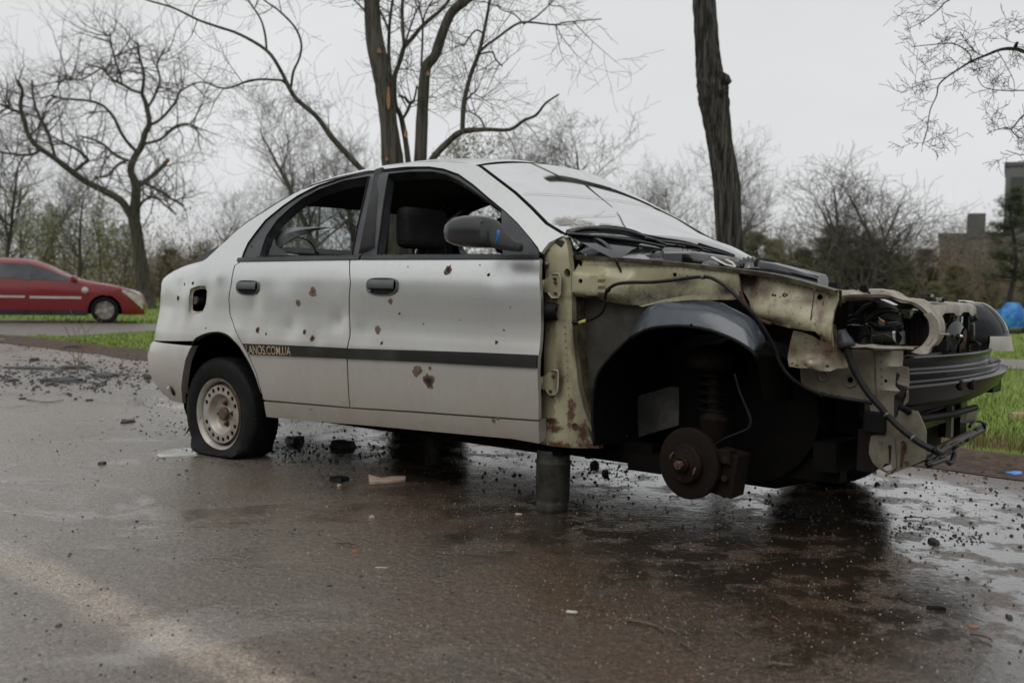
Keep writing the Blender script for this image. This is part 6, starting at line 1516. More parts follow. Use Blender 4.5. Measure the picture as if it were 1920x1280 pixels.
def plant(key, px, top, depth, rz, label=None, group=None, xs=1.0):
    o = protos[key] if key not in used else copy_tree(protos[key]); used[key] = 1
    p = D(px, 600, depth); z0 = hgt(p.x, p.y); zt = D(px, top, depth).z; s_ = (zt-z0)/H0[key]/1.05
    o.location = (p.x, p.y, z0); o.scale = (s_*xs, s_*xs, s_); o.rotation_euler = (0, 0, rz)
    o['label'] = label or ''; o['category'] = 'tree'
    if group: o['group'] = group
    return o
plant('A', 4, 215, 33, .3, 'thick dark bare tree at the left edge, behind the roof of the red car')
plant('B', 152, 260, 40, 1.0, 'slim dark bare tree behind the windscreen of the red car, left of the twisting tree')
plant('B', 1092, 120, 31, 2.2, 'forked bare tree seen above the windscreen of the silver car', xs=1.15)
plant('A', 612, 128, 34, 4.0, 'thin bare tree seen over and through the rear door window', xs=1.1)
plant('A', 1400, 232, 37, 2.9, 'upright bare tree directly behind the thick dark trunk')
plant('F', 1608, 262, 33, .4, 'wide fan-shaped many-stemmed bare tree over the engine bay', xs=1.55)
plant('A', 1283, 300, 40, 5.1, 'small bare tree between the windscreen and the thick dark trunk')
plant('A', 395, 340, 52, 1.9, 'faint low bare tree above the boot of the silver car')
plant('B', 975, 165, 38, .9, 'bare tree just over the front of the roof, right of the many-stemmed tree')
plant('C', 862, 225, 42, 3.3, 'small bare tree with budding twigs seen through the limbs above the roof')
plant('T', 1795, 372, 40, 0.6, 'reddish brown bare tree in front of the low grey building')
plant('T', 1858, 430, 34, 2.6, 'low reddish tree with crooked trunk beside the pine on the right')
gw = 'trees at the back of the park'
_reg = [(-999, 'past the left edge'), (0, 'left of the twisting tree'), (262, 'between the twisting tree and the boot'), (500, 'behind the rear door window'), (650, 'above the roof'), (1060, 'above the windscreen'), (1345, 'just right of the thick trunk'), (1600, 'above the nose of the car'), (1760, 'around the low grey building'), (1890, 'by the right edge')]
_cnt = {}
_ord = ['first', 'second', 'third', 'fourth', 'fifth', 'sixth', 'seventh', 'eighth', 'ninth']
def back_label(key, px, kind=None):
    r = [n for a, n in _reg if px >= a][-1]; kd = kind or {'A': 'upright bare', 'B': 'spreading bare', 'C': 'budding bare', 'T': 'reddish bare'}[key]
    i = _cnt.get((kd, r), 0); _cnt[(kd, r)] = i+1
    return '%s%s tree at the back, %s' % ('' if i == 0 else _ord[i]+' ', kd, r)
rnd = random.Random(77)
k = 0
for px, top, dep, key in sorted([(35, 330, 50, 'C'), (70, 300, 56, 'A'), (105, 370, 48, 'C'), (185, 350, 50, 'C'), (215, 410, 58, 'T'), (238, 400, 47, 'C'), (300, 425, 60, 'T'), (325, 428, 55, 'B'), (350, 430, 62, 'T'), (380, 440, 58, 'C'), (430, 425, 60, 'T'), (470, 400, 62, 'B'), (520, 330, 58, 'A'), (560, 260, 60, 'B'), (585, 380, 50, 'C'),
                          (660, 190, 46, 'B'), (680, 240, 60, 'A'), (940, 240, 55, 'A'), (1030, 300, 60, 'B'), (1160, 330, 58, 'A'), (1190, 360, 64, 'C'), (1230, 300, 55, 'B'), (1320, 350, 60, 'T'), (1345, 330, 52, 'A'), (1440, 400, 48, 'T'), (1480, 380, 55, 'B'), (1530, 395, 50, 'T'), (1570, 400, 58, 'C'), (1660, 420, 46, 'T'), (1700, 400, 55, 'B'), (1740, 410, 50, 'T'), (1770, 400, 60, 'A'), (1830, 390, 56, 'B'), (1900, 470, 50, 'T'), (-40, 300, 45, 'B'), (2000, 380, 44, 'A'), (2100, 360, 48, 'B')]):
    plant(key, px, top, dep, rnd.uniform(0, 6.28), back_label(key, px), gw); k += 1
TMIN[0] = .0022
# evergreens
def pine(name, seed, H, mat, low=.15, dens=1.0, rad=.34, clump=.16):
    rnd = random.Random(seed); root = empty(name, (0, 0, 0)); tb = MB(); fb = MB()
    pts = [Vector((.12*sin(i*.8+seed), .12*cos(i*1.1+seed), -.1+H*i/8)) for i in range(9)]; tb.tube(pts, [.13*H/6*(1-.85*i/8) for i in range(9)], 8)
    nb = int(64*dens)
    for i in range(nb):
        t_ = rnd.uniform(low, .98); a_ = rnd.uniform(0, 2*pi); p = Vector((0, 0, H*t_)); R = H*rad*(1-t_)**.6*rnd.uniform(.5, 1.15)+.1; q = p+Vector((cos(a_)*R, sin(a_)*R, R*rnd.uniform(-.05, .55)))
        m_ = p.lerp(q, .5)+Vector((0, 0, -.06*R)); tb.tube([p, m_, q], [.022*H/6, .015*H/6, .006], 4, False)
        for c_ in range(9):
            u = rnd.uniform(.35, 1.05); cc = p.lerp(q, u)+Vector((rnd.gauss(0, .12), rnd.gauss(0, .12), rnd.gauss(0, .10)))*H/6
            for z_ in range(16):
                v = Vector((rnd.gauss(0, 1), rnd.gauss(0, 1), rnd.gauss(0, .8)+.3)).normalized()*clump*rnd.uniform(.5, 1.2); w = v.orthogonal().normalized()*.012
                q0 = cc+Vector((rnd.gauss(0, .05), rnd.gauss(0, .05), rnd.gauss(0, .05))); fb.add([q0-w, q0+w, q0+v], [(0, 1, 2)])
    tb.build('trunk', M_BARKD, root, True); fb.build('foliage', mat, root); return root
P1 = pine('pine_tree', 5, 6.0, M_PINE, .30, 1.3, .30, .22); P2 = pine('evergreen_tree', 9, 4.0, M_OLIVE, .02, 1.9, .42, .26)
def put(o, px, top, depth, H, rz=0, xs=1.0):
    p = D(px, 600, depth); z0 = hgt(p.x, p.y); zt = D(px, top, depth).z; s_ = (zt-z0)/H; o.location = (p.x, p.y, z0); o.scale = (s_*xs, s_*xs, s_); o.rotation_euler = (0, 0, rz); return o
tag(put(P1, 1893, 352, 30, 6.0, .5), 'dark green pine with a bare lower trunk in front of the tower block', 'tree')
o = copy_tree(P1); tag(put(o, 1965, 390, 33, 6.0, 2.5), 'dark pine cut off by the right edge, beside the bare-trunked pine', 'tree')
first = True; rnd = random.Random(13)
for px, top, dep in sorted([(1412, 440, 44), (1450, 452, 48), (1500, 470, 42), (1560, 430, 46), (1622, 450, 42), (1680, 480, 44), (1730, 470, 48), (1790, 500, 40), (1245, 470, 50), (1350, 500, 46), (1850, 520, 42), (1950, 470, 40), (320, 470, 54), (368, 480, 56), (90, 480, 52), (1590, 500, 38), (1660, 520, 37), (1750, 530, 38), (1460, 520, 38), (1530, 515, 38)]):
    o = P2 if first else copy_tree(P2); first = False; put(o, px, top, dep, 4.0, rnd.uniform(0, 6), 1.25)
    tag(o, back_label('', px, 'low olive evergreen'), 'tree', 'low evergreen trees at the back')

# undergrowth that nobody could count
rnd = random.Random(55); b = MB(); P_ = []
for i in range(4600):
    px = rnd.uniform(-150, 2150); dep = rnd.uniform(44, 72); p = D(px, 560, dep); z0 = hgt(p.x, p.y); h_ = rnd.uniform(1.4, 3.6)*(1.1 if px > 1300 else .95)
    twig(b, Vector((p.x, p.y, z0)), Vector((rnd.uniform(-.3, .3), 0, 1)), h_, .022, 1, rnd, up=.3, wig=.2, seg=4, leaves=(P_, .6), spread=.6)
o = b.build('undergrowth', M_TWIGB, None); o['kind'] = 'stuff'
b = MB(); leafquads(b, P_[:26000], .05, rnd); o = b.build('undergrowth_leaves', M_DEAD, None); o['kind'] = 'stuff'
b = MB(); leafquads(b, [p+Vector((0, 0, -.4)) for p in P_[26000:40000]]+[Vector((D(rnd.uniform(20, 260), 500, 46).x, rnd.uniform(42, 52), rnd.uniform(.4, 3.6))) for _ in range(3500)], .05, rnd); o = b.build('spring_undergrowth', M_LEAF, None); o['kind'] = 'stuff'

# limbs that reach in at the top right from a tree out of the frame
rnd = random.Random(19); DO = 9.0
t4 = empty('overhanging_tree', (0, 0, 0)); tag(t4, 'dark twiggy branches reaching into the sky at the top right corner', 'tree')
b = MB(); tx = D(2500, 0, DO); b.tube([Vector((tx.x, DO, -.1)), Vector((tx.x+.05, DO, 2)), Vector((tx.x-.05, DO+.1, 5)), Vector((tx.x+.1, DO, 9))], [.26, .21, .16, .08], 12); b.build('trunk', M_BARKD, t4, True)
OL = [[(2490, 180, 30), (2200, 165, 20), (2020, 130, 13), (1950, 108, 9), (1920, 97, 7.5), (1903, 92, 7), (1877, 93, 6), (1846, 105, 5), (1822, 115, 4.4), (1799, 129, 4), (1775, 145, 3.4), (1760, 160, 3), (1756, 180, 2.4), (1744, 207, 2), (1737, 250, 1.6), (1729, 273, 1.3)],
 [(1822, 115, 2.6), (1815, 98, 2.4), (1787, 82, 2.2), (1748, 84, 1.8), (1709, 88, 1.3)], [(2300, 60, 9), (2000, -30, 6), (1850, -25, 4), (1780, 0, 3), (1760, 18, 2.4), (1733, 39, 1.8), (1701, 55, 1.2)], [(2490, 260, 20), (2150, 190, 8), (1960, 172, 3), (1920, 170, 2.2), (1881, 170, 1.9), (1846, 164, 1.5), (1832, 145, 1.2)],
 [(2490, 320, 20), (2100, 250, 7), (1940, 210, 3.4), (1920, 216, 3), (1905, 232, 2.6), (1897, 244, 2.2), (1908, 256, 2), (1920, 260, 1.8)], [(1960, 275, 3), (1920, 290, 2), (1905, 288, 1.6), (1886, 282, 1.2)], [(1897, 244, 1.6), (1880, 240, 1.4), (1850, 252, 1)], [(1903, 92, 6), (1905, 84, 6.5), (1908, 80, 4)], [(1775, 145, 1.8), (1745, 150, 1.6), (1710, 158, 1.2)], [(1870, 96, 1.6), (1885, 120, 1.4), (1900, 150, 1.2), (1902, 168, 1)], [(1740, 240, 1.2), (1732, 262, 1), (1728, 285, .8)],
 [(1990, -20, 3), (1950, 20, 2.4), (1925, 50, 2), (1905, 60, 1.6)], [(1846, 105, 1.6), (1825, 95, 1.5), (1800, 60, 1.2)]]
b = MB(); bb = []
for L_ in OL: Lp, Rp = limb(b, L_, DO, rnd.uniform(-.3, .3), 6, .1); bb.append((Lp, L_))
b.build('limbs', M_BARKD, t4, True); b = MB()
for Lp, L_ in bb: sprout(b, Lp, rnd, 9 if len(L_) > 12 else 4, .22, .0026, 2, lo=.42 if L_[0][2] > 5 else .15, up=-.02, wig=.26)
b.build('twigs', M_BARKD, t4)

# ------------------------------------------------------------------ buildings far right
M_CONC = M('weathered_concrete', (.16, .16, .155), .9, 0, (.115, .115, .112), .15, .4, .65, spec=.2)
M_CONCD = M('grey_wall_panel', (.10, .10, .102), .9, 0, (.075, .076, .08), .2)
def block(name, px0, px1, top, depth, width_to, dep, label, rows_, cols, roofbox=None):
    a = D(px0, top, depth); x1 = D(px1, top, depth).x; zt = a.z; root = empty(name, (a.x, depth, -.14)); tag(root, label, 'building')
    W_ = x1-a.x; H_ = zt+.14
    b = MB(); b.box((W_/2, dep/2, H_/2), (W_, dep, H_)); b.build('wall', M_CONC, root)
    b = MB(); b.box((W_/2, dep/2, H_+.3), (W_+.4, dep+.4, .6)); b.build('roof', M_CONCD, root)
    win = None
    for r in range(rows_):
        for c in range(cols):
            w0 = W_/cols
            if win is None:
                b = MB(); b.box((0, 0, 0), (w0*.5, .25, 1.5)); win = b.build('window', M('window_dark', (.03, .035, .04), .2), root); o = win
            else: o = win.copy(); COL.objects.link(o); o.parent = root
            o.location = ((c+.5)*w0, -.1, H_-2.4-r*2.9)
    if roofbox: 
        b = MB(); b.box((W_*roofbox[0], 4, H_+1.6), (W_*.22, 6, 3.2)); b.build('roof_housing', M_CONCD, root)
    return root
tb_ = block('tower_block', 1886, 2250, 312, 150, 0, 16, 'tall grey concrete tower block cut off by the right edge, behind the pine', 9, 9)
tb_.rotation_euler = (0, 0, -radians(26.4))
ob_ = block('office_block', 1762, 1900, 446, 130, 0, 20, 'low flat-roofed grey building seen through the trees left of the tower block', 3, 6, (.45,))

ob_.rotation_euler = (0, 0, -radians(23.3))
# ------------------------------------------------------------------ blue tarpaulins, log
def tarp(px, py, rx, ry, dep, label, seed):
    rnd = random.Random(seed); b = MB(); c = D(px, py, dep); sc_ = dep/FPX; rows = []
    for i in range(9):
        v = i/8; row = []
        for k in range(20):
            a_ = 2*pi*k/20; r = sin(pi*(.14+.52*v))*(1+.16*noise.noise(Vector((cos(a_)*2, sin(a_)*2, v*3+seed))))
            row.append(Vector((c.x+cos(a_)*rx*sc_*r, c.y+sin(a_)*rx*sc_*.7*r, c.z+ry*sc_*(1-2*v))))
        rows.append(row)
    b.grid(rows, True); b.add(rows[0], [tuple(range(20))]); o = b.build('tarpaulin', M('blue_plastic_sheet', (.02, .13, .42), .5, 0, (.05, .30, .60), 4, .5, .6), None, True); return tag(o, label, 'tarpaulin')
tarp(1899, 590, 26, 23, 29, 'crumpled blue plastic sheet heaped at the right edge of the park, the larger one', 1); tarp(1869, 594, 14, 13, 30, 'small blue plastic sheet left of the pine trunk, the smaller one', 2)
b = MB(); L = [D(1855, 624, 24), D(1890, 622, 23.8), D(1925, 619, 23.5), D(2100, 612, 23)]; b.tube(L, [.03, .05, .07, .10], 8); o = b.build('fallen_branch', M_BARKD, None, True); tag(o, 'long dark fallen branch lying across the grass right of the headlight', 'branch')

# ================================================================== red saloon
rc = empty('parked_car', (0, 0, 0)); tag(rc, 'dark red saloon parked on the side path at the far left', 'car')
pw = D(203, 603, 23.9); rc.location = (pw.x, pw.y, -.132); rc.rotation_euler = (0, 0, radians(17))
def red_paint():
    m, t, b = new_mat('dark_red_paint'); b.inputs['Base Color'].default_value = (.20, .005, .009, 1); b.inputs['Metallic'].default_value = .1; b.inputs['Roughness'].default_value = .32; b.inputs['Coat Weight'].default_value = .9; b.inputs['Coat Roughness'].default_value = .06; return m
M_RED = red_paint()
ztop = herm([-3.66, -3.62, -3.45, -3.2, -2.95, -2.63, -2.23, -1.83, -1.51, -1.23, -.87, -.46, -.32, .18, .50, .70, .80, .85], [.62, .95, 1.07, 1.20, 1.36, 1.44, 1.46, 1.45, 1.40, 1.295, 1.115, .985, .955, .875, .79, .71, .62, .45])
belt = herm([-3.66, -3.3, -2.6, -1.5, -.6, 0, .6, .85], [.60, .98, 1.00, .97, .93, .87, .74, .42])
def rw(x, z):   # half width of the lower body
    w = .845; 
    if x > .2: w -= .30*((x-.2)/.66)**2.4
    if x < -3.0: w -= .22*((-3.0-x)/.66)**2.2
    w *= 1-.045*((z-.62)/.42)**2; return max(w, .05)
def archz(x):
    z = .20
    for xc in (0, -2.61):
        d = abs(x-xc)
        if d < .365: z = max(z, sqrt(.365**2-d*d)+.30)
        elif d < .37: z = .3
    return z
xs_ = sorted(set([round(v, 3) for v in list(np.linspace(-3.66, .85, 60))]+[round(xc+.365*cos(a_), 3) for xc in (0, -2.61) for a_ in np.linspace(0, pi, 17)]))
rows = []
for x in xs_:
    zb = archz(x); zt = ztop(x); bl_ = min(belt(x), zt-.015); half = []
    zl = [zb+(bl_-zb)*u for u in (0, .12, .3, .5, .7, .88, 1)]
    if zb >= bl_: zl = [bl_]*7
    for z in zl: half.append((rw(x, z)-(.03 if z <= zb+.001 and zb < .21 else 0), z))
    cab = zt-bl_
    for u in (.25, .5, .75, .92): half.append((rw(x, bl_)-(.30*u**1.1 if cab > .15 else .30*u)*(min(1, cab/.4)*.9+.1*1) - (.0), bl_+cab*(u if cab > .15 else u**.6)*.93))
    for u in (.75, .45, 0): half.append((half[10][0]*u, zt+.03*(1-u*u)*(1 if cab > .15 else .6)))
    rows.append([Vector((x, -y, z)) for y, z in half]+[Vector((x, y, z)) for y, z in half[::-1][1:]])
b = MB(); b.grid(rows); k_ = len(rows[0]); b.add(rows[-1], [tuple(range(k_))]); b.add(rows[0], [tuple(range(k_-1, -1, -1))]); b.build('body', M_RED, rc, True, 45)
b = MB(); b.box((-1.3, 0, .42), (3.9, 1.30, .42)); b.build('wheel_housing', M_DARK, rc)
def side_patch(name, x0, x1, zf0, zf1, mat, par, off=.006, nx=14, nz=5, up=False):
    b = MB(); rows = []
    for j in range(nz+1):
        row = []
        for i in range(nx+1):
            x = x0+(x1-x0)*i/nx; z = zf0(x)+(zf1(x)-zf0(x))*j/nz
            if up:
                bl_ = belt(x); cab = ztop(x)-bl_; u = max(0, min(1, (z-bl_)/(cab*.93))); y = rw(x, bl_)-.30*u**1.1*(min(1, cab/.4)*.9+.1)
            else: y = rw(x, z)
            row.append(Vector((x, -y-off, z)))
        rows.append(row)
    b.grid(rows); 
    return b.build(name, mat, par, True)
fd = side_patch('front_door', -1.62, -.42, lambda x: max(.30, 0), lambda x: belt(x)-.004, M_RED, rc, .004)
rd2 = side_patch('rear_door', -2.55, -1.64, lambda x: .30 if x > -2.2 else .30+(.45*((-2.2-x)/.35)), lambda x: belt(x)-.004, M_RED, rc, .004)
M_CG = M('grey_car_glass', (.02, .024, .028), .10, 0, (.05, .055, .06), 2, coat=.3)
side_patch('window', -1.58, -.62, lambda x: belt(x)+.02, lambda x: max(belt(x)+.021, belt(x)+(ztop(x)-belt(x))*.80-.015*0), M_CG, fd, .014, 16, 6, True)
side_patch('window', -2.62, -1.68, lambda x: belt(x)+.02, lambda x: belt(x)+(ztop(x)-belt(x))*.80, M_CG, rd2, .014, 12, 6, True)
side_patch('window_pillar', -1.70, -1.57, lambda x: belt(x), lambda x: belt(x)+(ztop(x)-belt(x))*.84, M_BLK, rc, .018, 4, 6, True)
side_patch('side_moulding', -1.58, -.50, lambda x: .565, lambda x: .615, M_WHITE, fd, .022, 8, 2)
side_patch('side_moulding', -2.36, -1.68, lambda x: .575, lambda x: .622, M_WHITE, rd2, .022, 8, 2)
side_patch('sill_trim', -2.24, -.38, lambda x: .18, lambda x: .29, M_BLK, rc, .006, 8, 2)
b = MB(); b.lathe([(.001, .03), (.05, .022), (.075, 0)], Vector((-.42+0*.1, -.855, .765)), (0, -1, 0), 14); o = b.build('side_lamp', M_WHITE, rc, True)
b = MB(); rows_ = []
for (x, y, z, rx_, rz_) in ((-.60, -.82, 1.0, .02, .05), (-.62, -.90, 1.02, .05, .075), (-.66, -.98, 1.02, .06, .08), (-.66, -1.04, 1.02, .04, .05)): rows_.append([Vector((x+rx_*cos(a_), y, z+rz_*sin(a_))) for a_ in np.linspace(0, 2*pi, 13)[:-1]])
b.grid(rows_, True); b.add(rows_[-1], [tuple(range(12))]); b.build('side_mirror', M_RED, rc, True)
hl2 = side_patch('headlight', .38, .82, lambda x: .735-.42*max(0, (x-.38)/.44)**1.2+(.0), lambda x: ztop(x)-.035-.03*(x-.38), M('bright_lamp', (.62, .60, .52), .2, 0, (.35, .34, .30), 14, coat=.6), rc, .010, 10, 4)
for xc in (0, -2.61):
    w_ = empty('wheel', (0, 0, 0)); w_.parent = rc
    b = MB(); b.lathe([(.21, -.08), (.215, .0), (.25, .012), (.29, .008), (.305, -.02), (.305, -.19), (.20, -.2)], (xc, -.835, .305), (0, -1, 0), 40); b.build('tyre', M_RUB, w_, True, 50)
    b = MB(); b.lathe([(.214, -.01), (.205, .004), (.195, -.03), (.19, -.12), (.001, -.12)], (xc, -.835, .305), (0, -1, 0), 40); b.lathe([(.001, .0), (.045, .0), (.05, -.03)], (xc, -.835, .305), (0, -1, 0), 20)
    for k in range(6):
        a_ = k*pi/3+.3; d = Vector((cos(a_), 0, sin(a_))); c0 = Vector((xc, -.822, .305)); b.tube([c0+d*.03, c0+d*.11+Vector((0, -.01, 0)), c0+d*.205], [.030, .024, .032], 8, True, .5)
    b.build('rim', M('alloy_rim', (.55, .52, .47), .35, .6, (.30, .27, .22), 10), w_, True, 50)

# ================================================================== things lying about
# pipe that props the sill
pc = c2w((1.965, -.69, 0)); bq = G(1037, 964)
pb = Vector((bq.x, bq.y+.06, 0)); pt = c2w(P3(1037, 846, -.69)); 
r_p = .065
b = MB(); b.lathe([(.058, 0), (.0605, .002), (r_p-.002, .035), (r_p-.002, .05), (r_p, .052), (r_p+.001, .19), (r_p+.006, .195), (r_p+.006, .203), (r_p, .206), (r_p+.001, .235), (r_p+.004, .243), (r_p+.002, .250), (.05, .250), (.05, 0)], (0, 0, 0), (0, 0, 1), 40)
for i, v in enumerate(b.v):
    a_ = atan2(v[1], v[0]); f = 1+.035*noise.noise(Vector((cos(a_)*2.2, sin(a_)*2.2, v[2]*14))); b.v[i] = (v[0]*f, v[1]*f, v[2])
o = b.build('prop_pipe', M_CYL, None, True, 50); o.location = (pb.x, pb.y, .004); o.scale = (1, 1, max(.9, (pt.z)/.25))
tag(o, 'stub of weathered grey pipe standing on end under the sill of the silver car', 'pipe')
def stick(pts, r, label, mat=None, name='twig', col2=None):
    b = MB(); L = [G(x, y)+Vector((0, 0, r*1.1+.005)) for x, y in pts]; L = spline(L, 4); n = len(L)
    L = [p+Vector((0, 0, .004*abs(sin(i*1.3)))) for i, p in enumerate(L)]; b.tube(L, [r*(1-.5*i/n)*(1+.2*sin(i*2.1)) for i in range(n)], 6); o = b.build(name, mat or M('twig_stick', (.07, .045, .03), .7, 0, (.16, .10, .06), 40), None, True); return tag(o, label, 'twig'), b
tw_m = M('twig_stick', (.060, .040, .027), .6, 0, (.15, .10, .065), 40)
o, _ = stick([(1177, 1171), (1200, 1174), (1222, 1179), (1240, 1187), (1250, 1200)], .0042, 'curved brown twig with a forked end, longest in the foreground of the road', tw_m)
b = MB(); L = spline([G(1240, 1186)+Vector((0, 0, .01)), G(1256, 1190)+Vector((0, 0, .016)), G(1268, 1194)+Vector((0, 0, .012))], 4); b.tube(L, .003, 6); x = b.build('side_shoot', tw_m, None); x.parent = o
stick([(1277, 1213), (1288, 1219), (1296, 1226), (1302, 1231)], .003, 'short straight brown twig just below the forked twig', tw_m)
stick([(1378, 1190), (1388, 1195), (1396, 1202), (1399, 1208)], .0028, 'thin dark twig to the right of the forked twig, slightly bent', tw_m)
stick([(1440, 1255), (1455, 1253), (1470, 1255), (1487, 1256)], .0042, 'dark twig lying level near the bottom edge of the road', tw_m)
stick([(1447, 1162), (1456, 1166), (1464, 1173)], .0022, 'tiny twig above the bent one in the foreground', tw_m)
stick([(1820, 1196), (1835, 1198), (1850, 1202), (1860, 1208)], .0036, 'dark twig near the right edge below the black rubber piece', tw_m)
stick([(1672, 1124), (1684, 1114), (1694, 1118), (1704, 1122)], .0030, 'small crooked twig left of the black rubber piece', tw_m)
stick([(1080, 1142), (1100, 1141), (1118, 1143)], .0020, 'hair-thin dark twig beside the white cigarette end', tw_m)
stick([(632, 1023), (655, 1024), (672, 1027)], .003, 'thin brown twig beside the reddish bark flake', tw_m)
stick([(20+30, 772-20), (90, 757), (120, 752)], .004, 'thin dark twig on the road at the far left', tw_m)
stick([(1695, 975), (1715, 974), (1738, 977)], .0035, 'thin twig on the shining wet asphalt right of the front wheel', tw_m)
def lump(px, py, rx, ry, hh, mat, name, label, cat, seed=0, ang=0, flat=False):
    rnd = random.Random(seed+int(px)); c = G(px, py); sc_ = c.y/FPX; rows = []; n = 9; am = [1+.35*rnd.uniform(-1, 1) for _ in range(n)]
    for i, (rr, zz) in enumerate(((1.0, 0), (.97, .5), (.86, .95), (.5, 1.05), (.02, 1.0))):
        row = []
        for k in range(n):
            a_ = 2*pi*k/n; f = am[k]*(1+.12*rnd.uniform(-1, 1))
            x = cos(a_)*rx*sc_*rr*f; y = sin(a_)*ry*rr*f; row.append(Vector((x, y, hh*.62*zz*(1+.3*noise.noise(Vector((x*30, y*30, seed)))))))
        rows.append(row)
    b = MB(); b.grid(rows, True); o = b.build(name, mat, None, False); o.location = (c.x, c.y, .003); o.rotation_euler = (0, 0, ang); return tag(o, label, cat)
M_PALEW = M('pale_wood', (.52, .40, .32), .7, 0, (.36, .26, .20), 20); M_TARM = M('broken_asphalt', (.025, .025, .026), .6, 0, (.06, .058, .055), 30, bmp=.004, bscale=60)
# broken piece of pale wood
pts = [(692, 893), (700, 897), (712, 900), (730, 899), (745, 897), (760, 897.5), (761, 905), (740, 907), (715, 909), (695, 910)]
b = MB(); b.prism([G(x, y)+Vector((0, 0, .006)) for x, y in [(691, 895), (702, 899), (715, 902), (735, 899), (761, 898), (760, 905), (735, 908), (693, 911)]], (0, 0, .010)); o = b.build('wood_piece', M_PALEW, None); tag(o, 'splintered piece of pale wood on the road under the sill between the doors', 'wood')
b = MB(); q = G(1072, 1153); b.tube([q+Vector((-.014, .003, .0085)), q+Vector((.014, -.003, .0085))], .0045, 10); o = b.build('cigarette_end', M_WHITE, None, True); tag(o, 'white cigarette end on the brown wet road in the foreground', 'cigarette')
lump(1752, 1143, 20, .012, .012, M_RUB, 'rubber_piece', 'small black rubber piece on the road at the lower right', 'rubber', 3, -.25)
lump(637, 903, 20, .03, .035, M_RUB, 'rubber_scrap', 'curled black scrap under the rear door, left of the pale wood', 'scrap', 4)
lump(636, 912, 4, .01, .012, M_PALEW, 'stone', 'small pale stone beside the curled black scrap', 'stone', 5)
lump(697, 972, 7, .012, .014, M_PALEW, 'stone', 'small tan stone on the road left of the pipe', 'stone', 6)
lump(665, 1035, 9, .008, .006, M('bark_flake', (.28, .10, .05), .7), 'bark_flake', 'reddish bark flake on the road below the rear door', 'bark', 7, -.3)
lump(717, 1066, 14, .004, .004, M_PALEW, 'straw', 'straight straw-coloured sliver on the wet road left of centre', 'straw', 8)
lump(973, 966, 6, .01, .008, M_PALEW, 'bark_flake', 'tiny beige flake just left of the pipe foot', 'bark', 9)
lump(1825, 1178, 9, .010, .008, M('orange_leaf', (.26, .12, .07), .6), 'leaf', 'small orange brown leaf on the road at the right, above a dark twig', 'leaf', 10)
lump(1905, 891, 17, .04, .02, M('bright_blue_plastic', (.03, .25, .75), .4), 'plastic_scrap', 'bright blue plastic scrap on the soil at the right edge', 'litter', 11)
lump(1893, 1160, 6, .012, .012, M_TARM, 'stone', 'dark pebble near the right edge of the road, above the orange leaf', 'stone', 12)
lump(1880, 889, 14, .02, .012, M_RUB, 'plastic_scrap', 'flat black scrap beside the bright blue plastic', 'litter', 13)
lump(332, 856, 38, .05, .012, M_WHITE, 'plastic_shard', 'flat white shard lying beside the flat rear tyre', 'litter', 14)
lump(1912, 800, 16, .05, .14, M('pink_bag', (.42, .16, .15), .6, 0, (.45, .35, .30), 20), 'plastic_bag', 'crumpled pinkish bag in the grass at the right edge', 'litter', 15)
for i, (px, py, rx, ry, h_, lab) in enumerate([(60, 694, 60, .10, .03, 'long dark slab of broken asphalt at the far left, nearest the edge of the frame'), (145, 690, 26, .10, .04, 'dark asphalt chunk behind the others, above the flat slab'), (118, 716, 36, .12, .05, 'flat dark asphalt slab in front of the group at the left'), (192, 707, 26, .12, .05, 'dark asphalt slab closest to the rear bumper'), (22, 715, 12, .08, .03, 'small asphalt piece at the left edge, below the long slab'), (64, 677, 7, .08, .05, 'single dark clod behind the long slab'), (135, 653, 12, .12, .07, 'dark clod with leaves on the soil edge by the grass'),
    (240, 793, 14, .05, .03, 'dark flat chip on the road left of the rear wheel'), (192, 871, 7, .03, .02, 'small black pebble alone on the grey road at left'), (277, 711, 6, .05, .06, 'dark clod right under the rear bumper corner'), (552, 831, 17, .06, .05, 'black clod under the sill behind the rear wheel'), (640, 838, 22, .07, .05, 'larger black clod under the middle of the car'), (1115, 876, 7, .04, .04, 'dark clod right of the pipe on the bright wet asphalt'), (1135, 890, 6, .04, .03, 'smaller dark clod right of the pipe'), (1750, 1018, 8, .03, .02, 'dark pebble cluster on the shining road right of the wheel shadow'), (110, 1175, 5, .01, .008, 'dark grit pebble at the lower left of the road'), (42, 749, 6, .03, .02, 'small dark pebble at left below the asphalt slabs'), (168, 752, 6, .03, .02, 'dark pebble on the road midway between slabs and wheel')]):
    if i == 0: lump(px, py-2, rx, ry, h_, M_TARM, 'asphalt_slab', lab, 'asphalt', 20+i, -.05)
    else: lump(px, py, rx, ry, h_, M_TARM, 'asphalt_chunk', lab, 'asphalt', 20+i)
# sapling with bare twigs by the soil edge
b = MB(); rnd = random.Random(66); c = G(146, 700)
for k in range(3): twig(b, Vector((c.x, c.y, 0)), Vector((rnd.uniform(-.25, .25), 0, 1)), .42, .006, 1, rnd, up=.3, wig=.15, seg=4)
o = b.build('sapling', M_TWIGB, None); tag(o, 'thin bare seedling standing in the rubble at the left', 'plant')

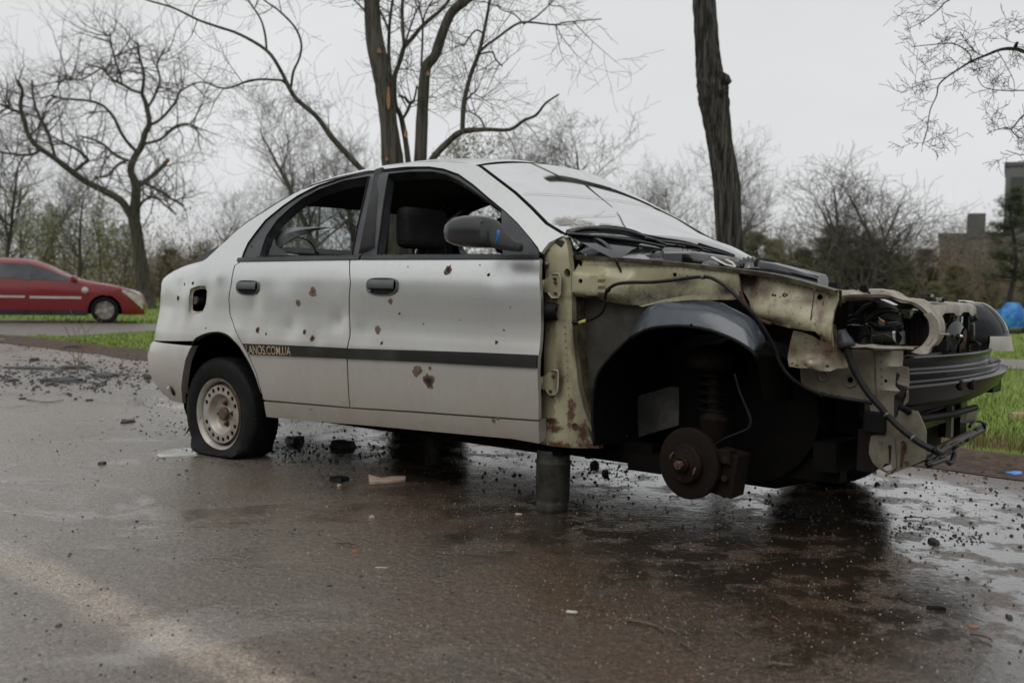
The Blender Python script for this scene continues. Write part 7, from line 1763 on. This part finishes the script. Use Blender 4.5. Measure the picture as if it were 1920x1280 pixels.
# unseen evergreens and bare trees, added round the viewpoint to darken the reflections
rnd = random.Random(88)
for i in range(54):
    a_ = radians(-250+i*(200/53)+rnd.uniform(-1.5, 1.5)); R_ = rnd.uniform(24, 33); x, y = cos(a_)*R_+1, sin(a_)*R_+1
    if y > 4 and x < 0 or (y > 12): continue
    src = (P2, A_, P2, B2)[i % 4]; o = copy_tree(src); o.location = (x, y, 0); s_ = rnd.uniform(1.0, 1.5)*(1.3 if src is P2 else .85); o.scale = (s_, s_, s_); o.rotation_euler = (0, 0, rnd.uniform(0, 6))
    o['label'] = 'unseen tree added behind the viewpoint for its reflection'; o['category'] = 'tree'; o['group'] = 'unseen trees added for reflections'
# grit, gravel and leaf litter
def grit(name, n, region, smin, smax, mat, seed):
    rnd = random.Random(seed); V = []; F = []
    for i in range(n):
        x, y = region(rnd)
        if not inroad(x, y) and name != 'leaf_litter': continue
        s = rnd.uniform(smin, smax)*rnd.uniform(.5, 1.2); k = len(V); z = .004+hgt(x, y); a = rnd.uniform(0, 6.28); f = rnd.uniform(.4, .9)
        for u, h_ in ((0, 0), (1, 0), (2, 0), (3, 0)): V.append((x+cos(a+u*pi/2)*s*(1 if u % 2 else f), y+sin(a+u*pi/2)*s*(1 if u % 2 else f), z))
        V += [(x+cos(a+.8)*s*.5, y+sin(a+.8)*s*.5, z+s*rnd.uniform(.4, .9)), (x+cos(a+4)*s*.5, y+sin(a+4)*s*.5, z+s*rnd.uniform(.4, .9))]
        F += [(k, k+1, k+4), (k+1, k+2, k+4), (k+2, k+5, k+4), (k+2, k+3, k+5), (k+3, k, k+5), (k, k+4, k+5)]
    me = bpy.data.meshes.new(name); me.from_pydata(V, [], F); me.materials.append(mat); o = link(name, me); o['kind'] = 'stuff'; return o
def r_all(r): p = G(r.uniform(-60, 1980), 640+r.random()**1.1*700); return p.x, p.y
def r_under(r): p = c2w((r.uniform(-1.6, 4.4), r.gauss(.5, .9), 0)); return p.x, p.y
def r_verge(r): p = EDGE0+EDGED*r.uniform(-4, 16)+EDGEN*(-abs(r.gauss(0, .45))+.2); return p.x, p.y
grit('dark_grit', 1700, r_all, .0015, .006, M_TARM, 1); grit('pale_grit', 3800, r_all, .0010, .0032, M('pale_grit', (.33, .30, .27), .5), 2)
def r_left(r):
    p = G(r.gauss(140, 110), r.gauss(706, 16)); return p.x, p.y
def r_clod(r):
    cx_, cy_ = r.choice([(552, 838), (640, 845), (1120, 880), (1150, 895), (620, 900), (560, 860), (700, 850), (330, 800), (300, 760), (1500, 960), (1700, 990), (1800, 1010)]); p = G(cx_+r.gauss(0, 30), cy_+r.gauss(0, 9)); return p.x, p.y
grit('rubble', 900, r_left, .006, .026, M_TARM, 11); grit('rubble', 1000, r_clod, .002, .009, M_TARM, 12)
grit('dark_grit', 3000, r_under, .002, .010, M_TARM, 3); grit('leaf_litter', 3500, r_verge, .004, .018, M('leaf_litter', (.06, .035, .022), .8, 0, (.15, .09, .055), 6), 4)
